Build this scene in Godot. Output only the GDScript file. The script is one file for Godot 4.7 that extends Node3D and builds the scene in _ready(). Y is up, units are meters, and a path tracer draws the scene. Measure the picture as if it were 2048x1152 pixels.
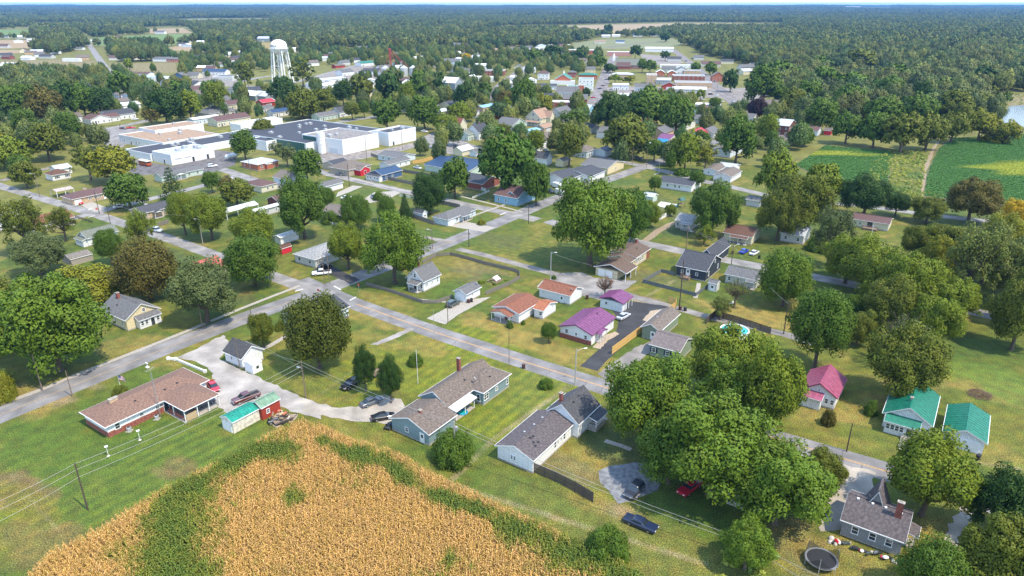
extends Node3D
var M:={}
var taken:={}
var T:Node3D
var mesh_cache:={}
var tint_cache:={}
var tree_kinds:={}
var noise_tex:={}
class MB:
	var v:=PackedVector3Array()
	var n:=PackedVector3Array()
	var c:=PackedColorArray()
	var u:=PackedVector2Array()
	var i:=PackedInt32Array()
	var x:=Transform3D()
	func poly(pts:Array)->void:
		var nn:Vector3=(x.basis*((pts[1] - pts[0]).cross(pts[2] - pts[0]))).normalized()
		var b:=v.size()
		for p in pts:
			v.append(x*p)
			n.append(nn)
		for k in range(1,pts.size() - 1):
			i.append(b)
			i.append(b+k+1)
			i.append(b+k)
	func box(m:Vector3,s:Vector3)->void:
		var a:=m - s/2.0
		var b:=m+s/2.0
		poly([Vector3(a.x,a.y,b.z),Vector3(b.x,a.y,b.z),Vector3(b.x,b.y,b.z),Vector3(a.x,b.y,b.z)])
		poly([Vector3(b.x,a.y,a.z),Vector3(a.x,a.y,a.z),Vector3(a.x,b.y,a.z),Vector3(b.x,b.y,a.z)])
		poly([Vector3(b.x,a.y,b.z),Vector3(b.x,a.y,a.z),Vector3(b.x,b.y,a.z),Vector3(b.x,b.y,b.z)])
		poly([Vector3(a.x,a.y,a.z),Vector3(a.x,a.y,b.z),Vector3(a.x,b.y,b.z),Vector3(a.x,b.y,a.z)])
		poly([Vector3(a.x,b.y,b.z),Vector3(b.x,b.y,b.z),Vector3(b.x,b.y,a.z),Vector3(a.x,b.y,a.z)])
		poly([Vector3(a.x,a.y,a.z),Vector3(b.x,a.y,a.z),Vector3(b.x,a.y,b.z),Vector3(a.x,a.y,b.z)])
	
	func prism(o:Array,x0:float,x1:float)->void:
		var front:=[]
		var back:=[]
		for p in o:
			front.append(Vector3(x1,p.y,p.x))
			back.push_front(Vector3(x0,p.y,p.x))
		front.reverse()
		back.reverse()
		poly(front)
		poly(back)
		for k in o.size():
			var p:Vector2=o[k]
			var q:Vector2=o[(k+1)%o.size()]
			poly([Vector3(x0,p.y,p.x),Vector3(x1,p.y,p.x),Vector3(x1,q.y,q.x),Vector3(x0,q.y,q.x)])
	func tube(a:Vector3,b:Vector3,ra:float,rb:float,sides:=6)->void:
		var d:=(b - a).normalized()
		var s:=d.cross(Vector3.RIGHT if absf(d.x)<0.9 else Vector3.UP).normalized()
		var t:=d.cross(s)
		var base:=v.size()
		for k in sides:
			var w:=TAU*k/sides
			var r:=s*cos(w)+t*sin(w)
			v.append(x*(a+r*ra))
			v.append(x*(b+r*rb))
			var nn:=(x.basis*r).normalized()
			n.append(nn)
			n.append(nn)
		for k in sides:
			var p:=base+2*k
			var q:=base+2*((k+1)%sides)
			for e in [p,p+1,q,q,p+1,q+1]:
				i.append(e)
		var cap:=[]
		for k in sides:
			var w:=TAU*k/sides
			cap.append(b+(s*cos(w)+t*sin(w))*rb)
		poly(cap)
	
	func lathe(rings:Array,sides:int,at:=Vector3.ZERO)->void:
		var base:=v.size()
		for j in rings.size():
			var a:Vector2=rings[maxi(j - 1,0)]
			var b:Vector2=rings[mini(j+1,rings.size() - 1)]
			var nn:=Vector2(b.y - a.y,a.x - b.x).normalized()
			for k in sides+1:
				var w:=TAU*k/sides
				var d:=Vector3(cos(w),0,sin(w))
				v.append(x*(at+d*rings[j].x+Vector3.UP*rings[j].y))
				n.append((x.basis*(d*nn.x+Vector3.UP*nn.y)).normalized())
		for j in rings.size() - 1:
			for k in sides:
				var p:=base+j*(sides+1)+k
				var q:=p+sides+1
				for e in [p,p+1,q,p+1,q+1,q]:
					i.append(e)
	
	func hull(st:Array)->void:
		var rings:=[]
		for s in st:
			var hw:float=s[1]
			var hu:float=s[2]
			var y0:float=s[3]
			var y1:float=s[4]
			var b:float=minf(0.12,(y1 - y0)*0.35)
			rings.append([Vector3(s[0],y0,hw - 0.06),Vector3(s[0],y0+b,hw),Vector3(s[0],y1 - b,lerpf(hw,hu,0.7)),Vector3(s[0],y1,hu - b*0.9),Vector3(s[0],y1,-hu+b*0.9),Vector3(s[0],y1 - b,-lerpf(hw,hu,0.7)),Vector3(s[0],y0+b,-hw),Vector3(s[0],y0,-hw+0.06)])
		for j in rings.size() - 1:
			for k in 8:
				var l:=(k+1)%8
				poly([rings[j][k],rings[j+1][k],rings[j+1][l],rings[j][l]])
		var a:Array=rings[0].duplicate()
		a.reverse()
		a.reverse()
		poly(a)
		var z:Array=rings[-1].duplicate()
		z.reverse()
		poly(z)
	func done()->ArrayMesh:
		var m:=ArrayMesh.new()
		var a:=[]
		a.resize(Mesh.ARRAY_MAX)
		a[Mesh.ARRAY_VERTEX]=v
		a[Mesh.ARRAY_NORMAL]=n
		a[Mesh.ARRAY_INDEX]=i
		if c.size()==v.size():
			a[Mesh.ARRAY_COLOR]=c
		if u.size()==v.size():
			a[Mesh.ARRAY_TEX_UV]=u
		m.add_surface_from_arrays(Mesh.PRIMITIVE_TRIANGLES,a)
		return m
func xy(n:Array)->PackedVector2Array:
	var p:=PackedVector2Array()
	for k in range(0,n.size(),2):
		p.append(Vector2(n[k],n[k+1]))
	return p
func numbered(called:String)->String:
	var k:int=taken.get(called,-1)+1
	taken[called]=k
	return called if k==0 else "%s_%03d"%[called,k]
func tag(o:Node,label:String,category:String,group:="")->void:
	o.set_meta("label",label)
	o.set_meta("category",category)
	if group!="":
		o.set_meta("group",group)
func thing(called:String,label:String,category:String,x:float,z:float,turn:=0.0,group:="")->Node3D:
	var o:=Node3D.new()
	o.name=numbered(called)
	add_child(o,true)
	o.position=Vector3(x,0,z)
	o.rotation_degrees.y=turn
	tag(o,label,category,group)
	T=o
	return o
func obj(called:String,mesh:Mesh,mat:Material,parent:Node)->MeshInstance3D:
	var o:=MeshInstance3D.new()
	o.mesh=mesh
	o.material_override=mat
	o.name=numbered(called) if parent==self else called
	parent.add_child(o,true)
	return o
func part(called:String,mb:MB,mat:String,parent:Node=null)->MeshInstance3D:
	return obj(called,mb.done(),M[mat],parent if parent else T)
func setting(called:String,mb:MB,mat:Material)->MeshInstance3D:
	var o:=obj(called,mb.done(),mat,self)
	o.set_meta("kind","structure")
	return o
# ---------------------------------------------------------------- materials
func lin(r:float,g:float,b:float)->Color:
	return Color(r,g,b).linear_to_srgb()
func noise_image(seed_:int,freq:float,octaves:int,size:int,lo:float,hi:float,sx:=1.0,sy:=1.0,power:=1.0)->Image:
	var f:=FastNoiseLite.new()
	f.seed=seed_
	f.noise_type=FastNoiseLite.TYPE_SIMPLEX_SMOOTH
	f.frequency=freq
	f.fractal_octaves=octaves
	var im:Image
	if sx==1.0 and sy==1.0:
		im=f.get_seamless_image(size,size)
	else:
		im=f.get_seamless_image(int(size*sx),int(size*sy))
		im.resize(size,size,Image.INTERPOLATE_CUBIC)
	im.convert(Image.FORMAT_L8)
	var d:=im.get_data()
	var lut:=PackedByteArray()
	for k in 256:
		lut.append(int(255.0*lerpf(lo,hi,pow(k/255.0,power))))
	var total:=0
	for k in d.size():
		d[k]=lut[d[k]]
		total+=d[k]
	last_mean=pow(total/255.0/d.size(),1.9)
	return Image.create_from_data(im.get_width(),im.get_height(),false,Image.FORMAT_L8,d)
var last_mean:=1.0
var means:={}
# the pattern is made to average one, so that a colour keeps its real base value
func pattern(called:String,im:Image)->void:
	noise_tex[called]=tex(im)
	means[called]=last_mean
	last_mean=1.0
func tex(im:Image)->ImageTexture:
	im.generate_mipmaps()
	return ImageTexture.create_from_image(im)
func surf(called:String,r:float,g:float,b:float,rough:=0.8,pattern_:="",scale:=0.5,bump:="",bump_cm:=1.0,metal:=0.0)->StandardMaterial3D:
	var m:=StandardMaterial3D.new()
	m.resource_name=called
	var k:float=1.0/means.get(pattern_,1.0)
	m.albedo_color=lin(r*k,g*k,b*k)
	m.roughness=rough
	m.metallic=metal
	if pattern_!="":
		m.albedo_texture=noise_tex[pattern_]
		m.uv1_triplanar=true
		m.uv1_scale=Vector3.ONE*scale
		m.uv1_triplanar_sharpness=4.0
	if bump!="":
		m.heightmap_enabled=true
		m.heightmap_texture=noise_tex[bump]
		m.heightmap_scale=bump_cm
	M[called]=m
	return m
func world_surf(m:StandardMaterial3D)->StandardMaterial3D:
	m.uv1_world_triplanar=true
	return m
# ---------------------------------------------------------------- ground sheets
func rough_edge(pts:PackedVector2Array,amount:float,seed_:int)->PackedVector2Array:
	if amount<=0.0:
		return pts
	var r:=RandomNumberGenerator.new()
	r.seed=seed_
	var out:=PackedVector2Array()
	for k in pts.size():
		var a:=pts[k]
		var b:=pts[(k+1)%pts.size()]
		var steps:=maxi(1,int(a.distance_to(b)/maxf(amount*3.0,0.8)))
		for s in steps:
			out.append(a.lerp(b,float(s)/steps)+Vector2(r.randf_range(-amount,amount),r.randf_range(-amount,amount)))
	return out
func sheet(called:String,pts:PackedVector2Array,y:float,mat:String,ragged:=0.0,thick:=0.0)->MeshInstance3D:
	var p:=rough_edge(pts,ragged,pts.size()*7+int(absf(pts[0].x)*10.0))
	var t:=Geometry2D.triangulate_polygon(p)
	if t.is_empty():
		p=pts
		t=Geometry2D.triangulate_polygon(p)
	var mb:=MB.new()
	for k in p.size():
		mb.v.append(Vector3(p[k].x,y,p[k].y))
		mb.n.append(Vector3.UP)
		mb.u.append(p[k])
	for k in range(0,t.size(),3):
		var a:=p[t[k]]
		var b:=p[t[k+1]]
		var c:=p[t[k+2]]
		if (b - a).cross(c - a)>0.0:
			mb.i.append_array(PackedInt32Array([t[k],t[k+1],t[k+2]]))
		else:
			mb.i.append_array(PackedInt32Array([t[k],t[k+2],t[k+1]]))
	if thick>0.0:
		for k in p.size():
			var a:=p[k]
			var b:=p[(k+1)%p.size()]
			var q:=[Vector3(a.x,y - thick,a.y),Vector3(b.x,y - thick,b.y),Vector3(b.x,y,b.y),Vector3(a.x,y,a.y)]
			if Geometry2D.is_polygon_clockwise(p):
				q.reverse()
			var was:=mb.u.size()
			mb.poly(q)
			for w in 4:
				mb.u.append(Vector2.ZERO)
	return setting(called,mb,M.get(mat))
# a strip of road along a centre line; sub-divided so that its edges wander a little
func strip(line:PackedVector2Array,width:float,wander:=0.0)->PackedVector2Array:
	var fine:=PackedVector2Array()
	for k in line.size() - 1:
		var steps:=maxi(1,int(line[k].distance_to(line[k+1])/4.0))
		for s in steps:
			fine.append(line[k].lerp(line[k+1],float(s)/steps))
	fine.append(line[-1])
	var r:=RandomNumberGenerator.new()
	r.seed=int(absf(line[0].x*13.0+line[0].y))
	var left:=PackedVector2Array()
	var right:=PackedVector2Array()
	for k in fine.size():
		var d:=(fine[mini(k+1,fine.size() - 1)] - fine[maxi(k - 1,0)]).normalized()
		var s:=Vector2(-d.y,d.x)
		left.append(fine[k]+s*(width/2.0+r.randf_range(-wander,wander)))
		right.append(fine[k] - s*(width/2.0+r.randf_range(-wander,wander)))
	right.reverse()
	left.append_array(right)
	return left
func road(called:String,line:PackedVector2Array,width:float,y:float,mat:String,wander:=0.08)->MeshInstance3D:
	streets.append([line,width/2.0])
	return sheet(called,strip(line,width,wander),y,mat)
# ---------------------------------------------------------------- buildings
func house(called:String,x:float,z:float,turn:float,label:String,category:="house",group:="")->void:
	thing(called,label,category,x,z,turn,group)
	occupied.append(Vector3(x,9.0,z))
# One block of a building: cx, cz centre of its roof's outline; w along x, d along z; h height of the roof's edge
func wing(cx:float,cz:float,w:float,d:float,h:float,rise:float,kind:String,wall:String,roof:String,opt:={})->void:
	var over:float=opt.get("over",0.35)
	var y0:float=opt.get("y0",0.0)
	var t:=0.14
	var turned:=kind=="gz" or kind=="hz"
	var k:=kind.replace("z","x")
	var W:=(d if turned else w)/2.0
	var D:=(w if turned else d)/2.0
	var at:=Transform3D(Basis(Vector3.UP,PI/2 if turned else 0.0),Vector3(cx,0,cz))
	var slope:=rise/D
	if wall!="":
		var mb:=MB.new()
		mb.x=at
		var dw:=D - over
		var ww:=W - over
		var low:float=y0+opt.get("skirt",0.0)
		if k=="gx":
			mb.prism([Vector2(-dw,low),Vector2(dw,low),Vector2(dw,h+over*slope),Vector2(0,h+rise - 0.01),Vector2(-dw,h+over*slope)],-ww,ww)
		elif k=="flat":
			mb.box(Vector3(0,(low+h)/2,0),Vector3(2*W,h - low,2*D))
		else:
			mb.box(Vector3(0,(low+h)/2,0),Vector3(2*ww,h - low,2*dw))
		part("wall",mb,wall)
		if opt.has("skirt"):
			var sk:=MB.new()
			sk.x=at
			sk.box(Vector3(0,y0+opt.skirt/2,0),Vector3(2*ww+0.06,opt.skirt,2*dw+0.06))
			part("brick_base",sk,opt.get("skirt_mat","brick_red"))
		elif opt.get("plinth",true) and k!="flat":
			var pl:=MB.new()
			pl.x=at
			pl.box(Vector3(0,y0+0.15,0),Vector3(2*ww+0.05,0.36,2*dw+0.05))
			part("foundation",pl,opt.get("plinth_mat","concrete"))
	var rb:=MB.new()
	rb.x=at
	var tr:=MB.new()
	tr.x=at
	var e:=h
	if k=="gx":
		rb.prism([Vector2(0,e+rise),Vector2(D,e),Vector2(D,e+t),Vector2(0,e+rise+t)],-W,W)
		rb.prism([Vector2(0,e+rise+t),Vector2(-D,e+t),Vector2(-D,e),Vector2(0,e+rise)],-W,W)
		rb.box(Vector3(0,e+rise+t+0.01,0),Vector3(2*W,0.05,0.3))
		for s in [-1.0,1.0]:
			tr.prism([Vector2(0,e+rise - 0.1),Vector2(D,e - 0.1),Vector2(D,e+t - 0.03),Vector2(0,e+rise+t - 0.03)],s*(W+0.012) - 0.02,s*(W+0.012)+0.02)
			tr.prism([Vector2(0,e+rise+t - 0.03),Vector2(-D,e+t - 0.03),Vector2(-D,e - 0.1),Vector2(0,e+rise - 0.1)],s*(W+0.012) - 0.02,s*(W+0.012)+0.02)
			tr.box(Vector3(0,e+0.03,s*(D+0.05)),Vector3(2*W+0.06,0.14,0.1))
	elif k=="hx":
		var rl:float=maxf(W - D*opt.get("hip",1.0),0.0)
		var A:=Vector3(-W,e,D)
		var B:=Vector3(W,e,D)
		var C:=Vector3(W,e,-D)
		var E:=Vector3(-W,e,-D)
		var up:=Vector3.UP*t
		var p:=Vector3(-rl,e+rise+t,0)
		var q:=Vector3(rl,e+rise+t,0)
		if rl>0.01:
			rb.poly([A+up,B+up,q,p])
			rb.poly([C+up,E+up,p,q])
		else:
			rb.poly([A+up,B+up,q])
			rb.poly([C+up,E+up,p])
		rb.poly([B+up,C+up,q])
		rb.poly([E+up,A+up,p])
		rb.poly([A,E,C,B])
		for s in [[A,B],[B,C],[C,E],[E,A]]:
			rb.poly([s[0],s[1],s[1]+up,s[0]+up])
		for s in [-1.0,1.0]:
			tr.box(Vector3(0,e+0.03,s*(D+0.05)),Vector3(2*W+0.2,0.14,0.1))
			tr.box(Vector3(s*(W+0.05),e+0.03,0),Vector3(0.1,0.14,2*D+0.02))
	elif k=="shed":
		rb.prism([Vector2(-D,e+rise),Vector2(D,e),Vector2(D,e+t),Vector2(-D,e+rise+t)],-W,W)
		tr.box(Vector3(0,e+0.03,D+0.05),Vector3(2*W,0.14,0.1))
	elif k=="flat":
		rb.box(Vector3(0,h - 0.02,0),Vector3(2*W - 0.5,0.1,2*D - 0.5))
		for s in [-1.0,1.0]:
			tr.box(Vector3(0,h+rise/2,s*(D - 0.12)),Vector3(2*W+0.06,rise,0.3))
			tr.box(Vector3(s*(W - 0.12),h+rise/2,0),Vector3(0.3,rise,2*D - 0.54))
	var ro:=part("roof",rb,roof)
	if opt.get("trim",true) and tr.v.size():
		part("parapet" if k=="flat" else "eaves_trim",tr,opt.get("trim_mat","white"))
	if opt.has("ribs") and k=="gx":
		var ri:=MB.new()
		ri.x=at
		var cnt:=int(2*W/float(opt.ribs))
		for j in cnt+1:
			var rx:=-W+0.04+(2*W - 0.08)*j/cnt
			ri.prism([Vector2(0,e+rise+t),Vector2(D,e+t),Vector2(D,e+t+0.05),Vector2(0,e+rise+t+0.05)],rx - 0.03,rx+0.03)
			ri.prism([Vector2(0,e+rise+t+0.05),Vector2(-D,e+t+0.05),Vector2(-D,e+t),Vector2(0,e+rise+t)],rx - 0.03,rx+0.03)
		var rr:=part("roof_ribs",ri,roof,ro)
		rr.set_meta("kind","stuff")
func posts(list:Array,h:float,mat:="white",s:=0.16)->void:
	for p in list:
		var mb:=MB.new()
		mb.box(Vector3(p[0],h/2,p[1]),Vector3(s,h,s))
		part("post",mb,mat)
func pad(cx:float,cz:float,w:float,d:float,h:=0.12,mat:="concrete",called:="porch_floor")->void:
	var mb:=MB.new()
	mb.box(Vector3(cx,h/2,cz),Vector3(w,h,d))
	part(called,mb,mat)
func block(called:String,x:float,y:float,z:float,w:float,h:float,d:float,mat:String)->void:
	var mb:=MB.new()
	mb.box(Vector3(x,y,z),Vector3(w,h,d))
	part(called,mb,mat)
# windows: at the middle of their sill
func win(x:float,y:float,z:float,turn:float,w:=0.9,h:=1.3,opt:={})->void:
	var key:="win%.2f_%.2f"%[w,h]
	if not mesh_cache.has(key):
		var f:=MB.new()
		var b:=0.1
		f.box(Vector3(0,h - b/2,0.03),Vector3(w,b,0.12))
		f.box(Vector3(0,b/2,0.04),Vector3(w+0.08,b,0.16))
		f.box(Vector3(-w/2+b/2,h/2,0.03),Vector3(b,h - 2*b,0.12))
		f.box(Vector3(w/2 - b/2,h/2,0.03),Vector3(b,h - 2*b,0.12))
		f.box(Vector3(0,h/2,0.025),Vector3(w - 2*b,0.06,0.09))
		if w>1.3:
			f.box(Vector3(0,h/2,0.022),Vector3(0.1,h - 2*b,0.08))
		var p:=MB.new()
		p.box(Vector3(0,h/2,0.0),Vector3(w - 0.1,h - 0.1,0.06))
		mesh_cache[key]=[f.done(),p.done()]
	var o:=obj("window",mesh_cache[key][0],M[opt.get("frame","white")],T)
	o.position=Vector3(x,y,z)
	o.rotation_degrees.y=turn
	obj("pane",mesh_cache[key][1],M["glass"],o)
	if opt.has("shutters"):
		for s in [-1.0,1.0]:
			var sh:=MB.new()
			sh.box(Vector3(s*(w/2+0.2),h/2,0.03),Vector3(0.36,h,0.07))
			part("shutter",sh,opt.shutters,o)
func door(x:float,y:float,z:float,turn:float,w:=0.95,h:=2.05,mat:="white")->void:
	var f:=MB.new()
	f.box(Vector3(0,h/2,0.02),Vector3(w,h,0.1))
	var o:=part("garage_door" if w>1.9 else "door",f,mat)
	o.position=Vector3(x,y,z)
	o.rotation_degrees.y=turn
	if w>1.9:
		for k in 4:
			var p:=MB.new()
			p.box(Vector3(0,(k+0.5)*h/4,0.08),Vector3(w - 0.12,h/4 - 0.06,0.04))
			part("panel",p,mat,o)
	else:
		var fr:=MB.new()
		fr.box(Vector3(0,h+0.05,0.03),Vector3(w+0.24,0.1,0.12))
		for s in [-1.0,1.0]:
			fr.box(Vector3(s*(w/2+0.06),h/2,0.03),Vector3(0.11,h,0.12))
		part("door_frame",fr,"white",o)
		var g:=MB.new()
		g.box(Vector3(0,h*0.7,0.06),Vector3(w*0.55,h*0.35,0.05))
		part("pane",g,"glass",o)
func chimney(x:float,z:float,y0:float,y1:float,w:=0.6,d:=0.6,mat:="brick_red")->void:
	var mb:=MB.new()
	mb.box(Vector3(x,(y0+y1)/2,z),Vector3(w,y1 - y0,d))
	var o:=part("chimney",mb,mat)
	var cap:=MB.new()
	cap.box(Vector3(x,y1+0.05,z),Vector3(w+0.12,0.1,d+0.12))
	cap.box(Vector3(x,y1+0.17,z),Vector3(w*0.4,0.16,d*0.4))
	part("cap",cap,"concrete",o)
func vent(x:float,y:float,z:float,mat:="dark_metal")->void:
	var mb:=MB.new()
	mb.box(Vector3(x,y+0.12,z),Vector3(0.34,0.24,0.34))
	part("roof_vent",mb,mat)
func dish(x:float,y:float,z:float,turn:=0.0)->void:
	var mb:=MB.new()
	mb.x=Transform3D(Basis(Vector3.UP,deg_to_rad(turn))*Basis(Vector3.RIGHT,0.9),Vector3(x,y+0.5,z))
	mb.lathe([Vector2(0.01,0.0),Vector2(0.2,0.03),Vector2(0.36,0.1),Vector2(0.36,0.12),Vector2(0.19,0.05),Vector2(0.01,0.02)],12)
	mb.tube(Vector3(0,0,0),Vector3(0,0.34,0.1),0.02,0.02,5)
	mb.x=Transform3D()
	mb.tube(Vector3(x,y,z),Vector3(x,y+0.5,z),0.03,0.03,5)
	part("satellite_dish",mb,"galvanised")
func roof_unit(x:float,y:float,z:float,s:=1.6,mat:="galvanised")->void:
	var mb:=MB.new()
	mb.box(Vector3(x,y+s*0.3,z),Vector3(s,s*0.6,s))
	mb.lathe([Vector2(s*0.4,s*0.6),Vector2(s*0.4,s*0.72),Vector2(s*0.3,s*0.72),Vector2(0.02,s*0.66)],10,Vector3(x,y,z))
	part("roof_unit",mb,mat)
# ordinary windows for houses that are far away
func far_windows(w:float,d:float,h:float,rows:int,over:float,south:=true,west:=true)->void:
	for r in rows:
		var y:=0.95+r*2.7
		if south:
			var c:=clampi(int(w/3.2),1,7)
			for k in c:
				win(-w/2+w*(k+0.5)/c,y,d/2 - over,0,1.0,1.25)
		if west:
			var c2:=clampi(int(d/3.6),1,5)
			for k in c2:
				win(-w/2+over,y,-d/2+d*(k+0.5)/c2,-90,1.0,1.25)
	if south and rows>0:
		door(-w*0.5+w/clampi(int(w/3.2),1,7),0.2,d/2 - over,0,0.95,2.05,"door_dark")
# ---------------------------------------------------------------- vehicles
var car_parts:={}
func car_shape(kind:String)->Dictionary:
	if car_parts.has(kind):
		return car_parts[kind]
	var body:=MB.new()
	var glass:=MB.new()
	var roof:=MB.new()
	var bed:=MB.new()
	var wr:=0.33
	var wx:=1.4
	var hw:=0.88
	match kind:
		"sedan":
			body.hull([[-2.38,0.72,0.7,0.42,0.72],[-2.3,0.84,0.8,0.32,0.92],[-1.6,0.9,0.84,0.27,0.98],[-0.6,0.91,0.86,0.25,0.95],[0.75,0.91,0.86,0.25,0.93],[1.7,0.88,0.8,0.27,0.83],[2.25,0.8,0.74,0.32,0.7],[2.4,0.66,0.62,0.42,0.58]])
			glass.hull([[-1.75,0.72,0.68,0.93,0.97],[-0.85,0.78,0.62,0.9,1.36],[0.25,0.78,0.62,0.88,1.38],[1.15,0.76,0.7,0.88,0.94]])
			roof.hull([[-0.95,0.56,0.52,1.33,1.37],[-0.75,0.63,0.58,1.33,1.41],[0.2,0.63,0.58,1.35,1.43],[0.45,0.58,0.54,1.31,1.36]])
		"oldsedan":
			body.hull([[-2.7,0.88,0.86,0.42,0.82],[-2.6,0.94,0.9,0.34,0.9],[-1.3,0.97,0.92,0.28,0.94],[0.9,0.97,0.92,0.28,0.93],[2.5,0.94,0.9,0.32,0.9],[2.66,0.9,0.88,0.4,0.8]])
			glass.hull([[-1.45,0.8,0.76,0.9,0.95],[-0.95,0.8,0.68,0.9,1.34],[0.4,0.8,0.68,0.9,1.35],[0.95,0.8,0.76,0.9,0.95]])
			roof.hull([[-1.1,0.66,0.64,1.29,1.34],[-0.9,0.7,0.66,1.31,1.4],[0.35,0.7,0.66,1.31,1.41],[0.52,0.66,0.64,1.27,1.32]])
			wx=1.55
		"suv":
			body.hull([[-2.3,0.84,0.8,0.45,1.0],[-2.2,0.92,0.88,0.38,1.08],[-0.5,0.95,0.9,0.34,1.08],[0.9,0.95,0.9,0.34,1.06],[1.9,0.92,0.86,0.36,1.0],[2.25,0.86,0.8,0.42,0.86]])
			glass.hull([[-2.15,0.84,0.78,1.04,1.1],[-1.9,0.85,0.7,1.02,1.64],[0.1,0.85,0.7,1.02,1.66],[0.95,0.84,0.78,1.02,1.08]])
			roof.hull([[-2.02,0.7,0.66,1.58,1.64],[-1.8,0.74,0.68,1.62,1.71],[0.05,0.74,0.68,1.63,1.73],[0.28,0.68,0.64,1.58,1.63]])
			wr=0.37
			wx=1.38
		"pickup":
			body.hull([[-2.85,0.92,0.9,0.55,1.08],[-2.75,0.97,0.94,0.48,1.12],[-0.75,0.98,0.94,0.46,1.12],[-0.7,0.98,0.94,0.46,1.12],[1.2,0.98,0.94,0.44,1.14],[2.5,0.96,0.9,0.46,1.1],[2.75,0.9,0.86,0.52,0.98]])
			bed.box(Vector3(-1.72,1.1,0),Vector3(1.85,0.05,1.5))
			glass.hull([[-0.72,0.84,0.76,1.08,1.2],[-0.55,0.86,0.72,1.06,1.76],[0.65,0.86,0.72,1.06,1.78],[1.35,0.84,0.8,1.06,1.14]])
			roof.hull([[-0.66,0.7,0.68,1.7,1.76],[-0.5,0.76,0.7,1.74,1.83],[0.6,0.76,0.7,1.75,1.85],[0.8,0.7,0.66,1.69,1.75]])
			wr=0.4
			wx=1.75
			hw=0.92
		"van":
			body.hull([[-2.9,0.96,0.92,0.5,2.3],[-2.8,1.0,0.95,0.42,2.4],[1.1,1.0,0.95,0.4,2.4],[1.5,1.0,0.9,0.4,2.1],[2.2,0.98,0.88,0.42,1.35],[2.8,0.9,0.84,0.5,1.05]])
			glass.hull([[1.28,0.98,0.86,1.4,2.2],[1.5,1.02,0.86,1.3,2.08],[2.1,1.0,0.84,1.25,1.46],[2.28,0.9,0.8,1.22,1.3]])
			wr=0.38
			wx=1.75
			hw=0.92
	var wheel:=MB.new()
	wheel.x=Transform3D(Basis(Vector3.RIGHT,PI/2),Vector3.ZERO)
	wheel.lathe([Vector2(0.02,-0.11),Vector2(wr - 0.05,-0.11),Vector2(wr,-0.07),Vector2(wr,0.07),Vector2(wr - 0.05,0.11),Vector2(0.02,0.11)],14)
	var rim:=MB.new()
	rim.x=wheel.x
	rim.lathe([Vector2(0.02,-0.125),Vector2(wr*0.6,-0.115),Vector2(wr*0.64,-0.1),Vector2(wr*0.64,0.1),Vector2(wr*0.6,0.115),Vector2(0.02,0.125)],10)
	var out:={"body":body.done(),"glass":glass.done(),"wheel":wheel.done(),"rim":rim.done(),"wr":wr,"wx":wx,"hw":hw}
	if roof.v.size():
		out.roof=roof.done()
	if bed.v.size():
		out.bed=bed.done()
	var ends:={"sedan":[2.33,0.56,-2.32,0.76],"oldsedan":[2.62,0.66,-2.66,0.72],"suv":[2.18,0.78,-2.25,0.9],"pickup":[2.68,0.84,-2.82,0.92],"van":[2.74,0.84,-2.87,0.95]}
	out.ends=ends[kind]
	car_parts[kind]=out
	return out
func car(called:String,kind:String,x:float,z:float,heading:float,paint:String,label:String,category:="car",detail:=true,group:="")->void:
	var s:=car_shape(kind)
	var o:=thing(called,label,category,x,z,heading,group)
	obj("body",s.body,M[paint],o)
	obj("window",s.glass,M["car_glass"],o)
	if s.has("roof"):
		obj("roof",s.roof,M[paint],o)
	if s.has("bed"):
		obj("cargo_bed",s.bed,M["rubber"],o)
	for a in [-1.0,1.0]:
		for b in [-1.0,1.0]:
			var w:=obj("wheel",s.wheel,M["rubber"],o)
			w.position=Vector3(a*s.wx,s.wr,b*(s.hw - 0.05))
			if detail:
				obj("rim",s.rim,M["rim"],w)
	if detail:
		for b in [-1.0,1.0]:
			var l:=MB.new()
			l.box(Vector3(s.ends[0],s.ends[1],b*0.58),Vector3(0.2,0.14,0.3))
			part("headlight",l,"lamp_glass")
			var r:=MB.new()
			r.box(Vector3(s.ends[2],s.ends[3],b*0.62),Vector3(0.12,0.16,0.3))
			part("taillight",r,"red_lamp")
# ---------------------------------------------------------------- fences, poles, wires
func panel_mesh(kind:String,w:float,h:float)->ArrayMesh:
	var key:="fence%s%.1f%.1f"%[kind,w,h]
	if mesh_cache.has(key):
		return mesh_cache[key]
	var mb:=MB.new()
	var r:=RandomNumberGenerator.new()
	r.seed=5
	if kind=="rail":
		for k in 3:
			mb.box(Vector3(0,0.3+k*(h - 0.4)/2.0,0),Vector3(w - 0.13,0.14,0.05))
	elif kind=="solid":
		mb.box(Vector3(0,h/2,0),Vector3(w - 0.12,h - 0.12,0.04))
		for k in 5:
			mb.box(Vector3(-w/2+w*(k+0.5)/5.0,h/2,0.025),Vector3(0.03,h - 0.2,0.02))
	else:
		var c:=int(w/0.17)
		for k in c:
			var hh:=h*(1.0 - r.randf()*0.035)
			mb.box(Vector3(-w/2+w*(k+0.5)/c,hh/2+0.04,r.randf_range(-0.008,0.008)),Vector3(0.145,hh,0.025))
		for y in [0.3,h*0.55,h - 0.2]:
			mb.box(Vector3(0,y,0.04),Vector3(w - 0.13,0.09,0.045))
	mesh_cache[key]=mb.done()
	return mesh_cache[key]
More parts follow.
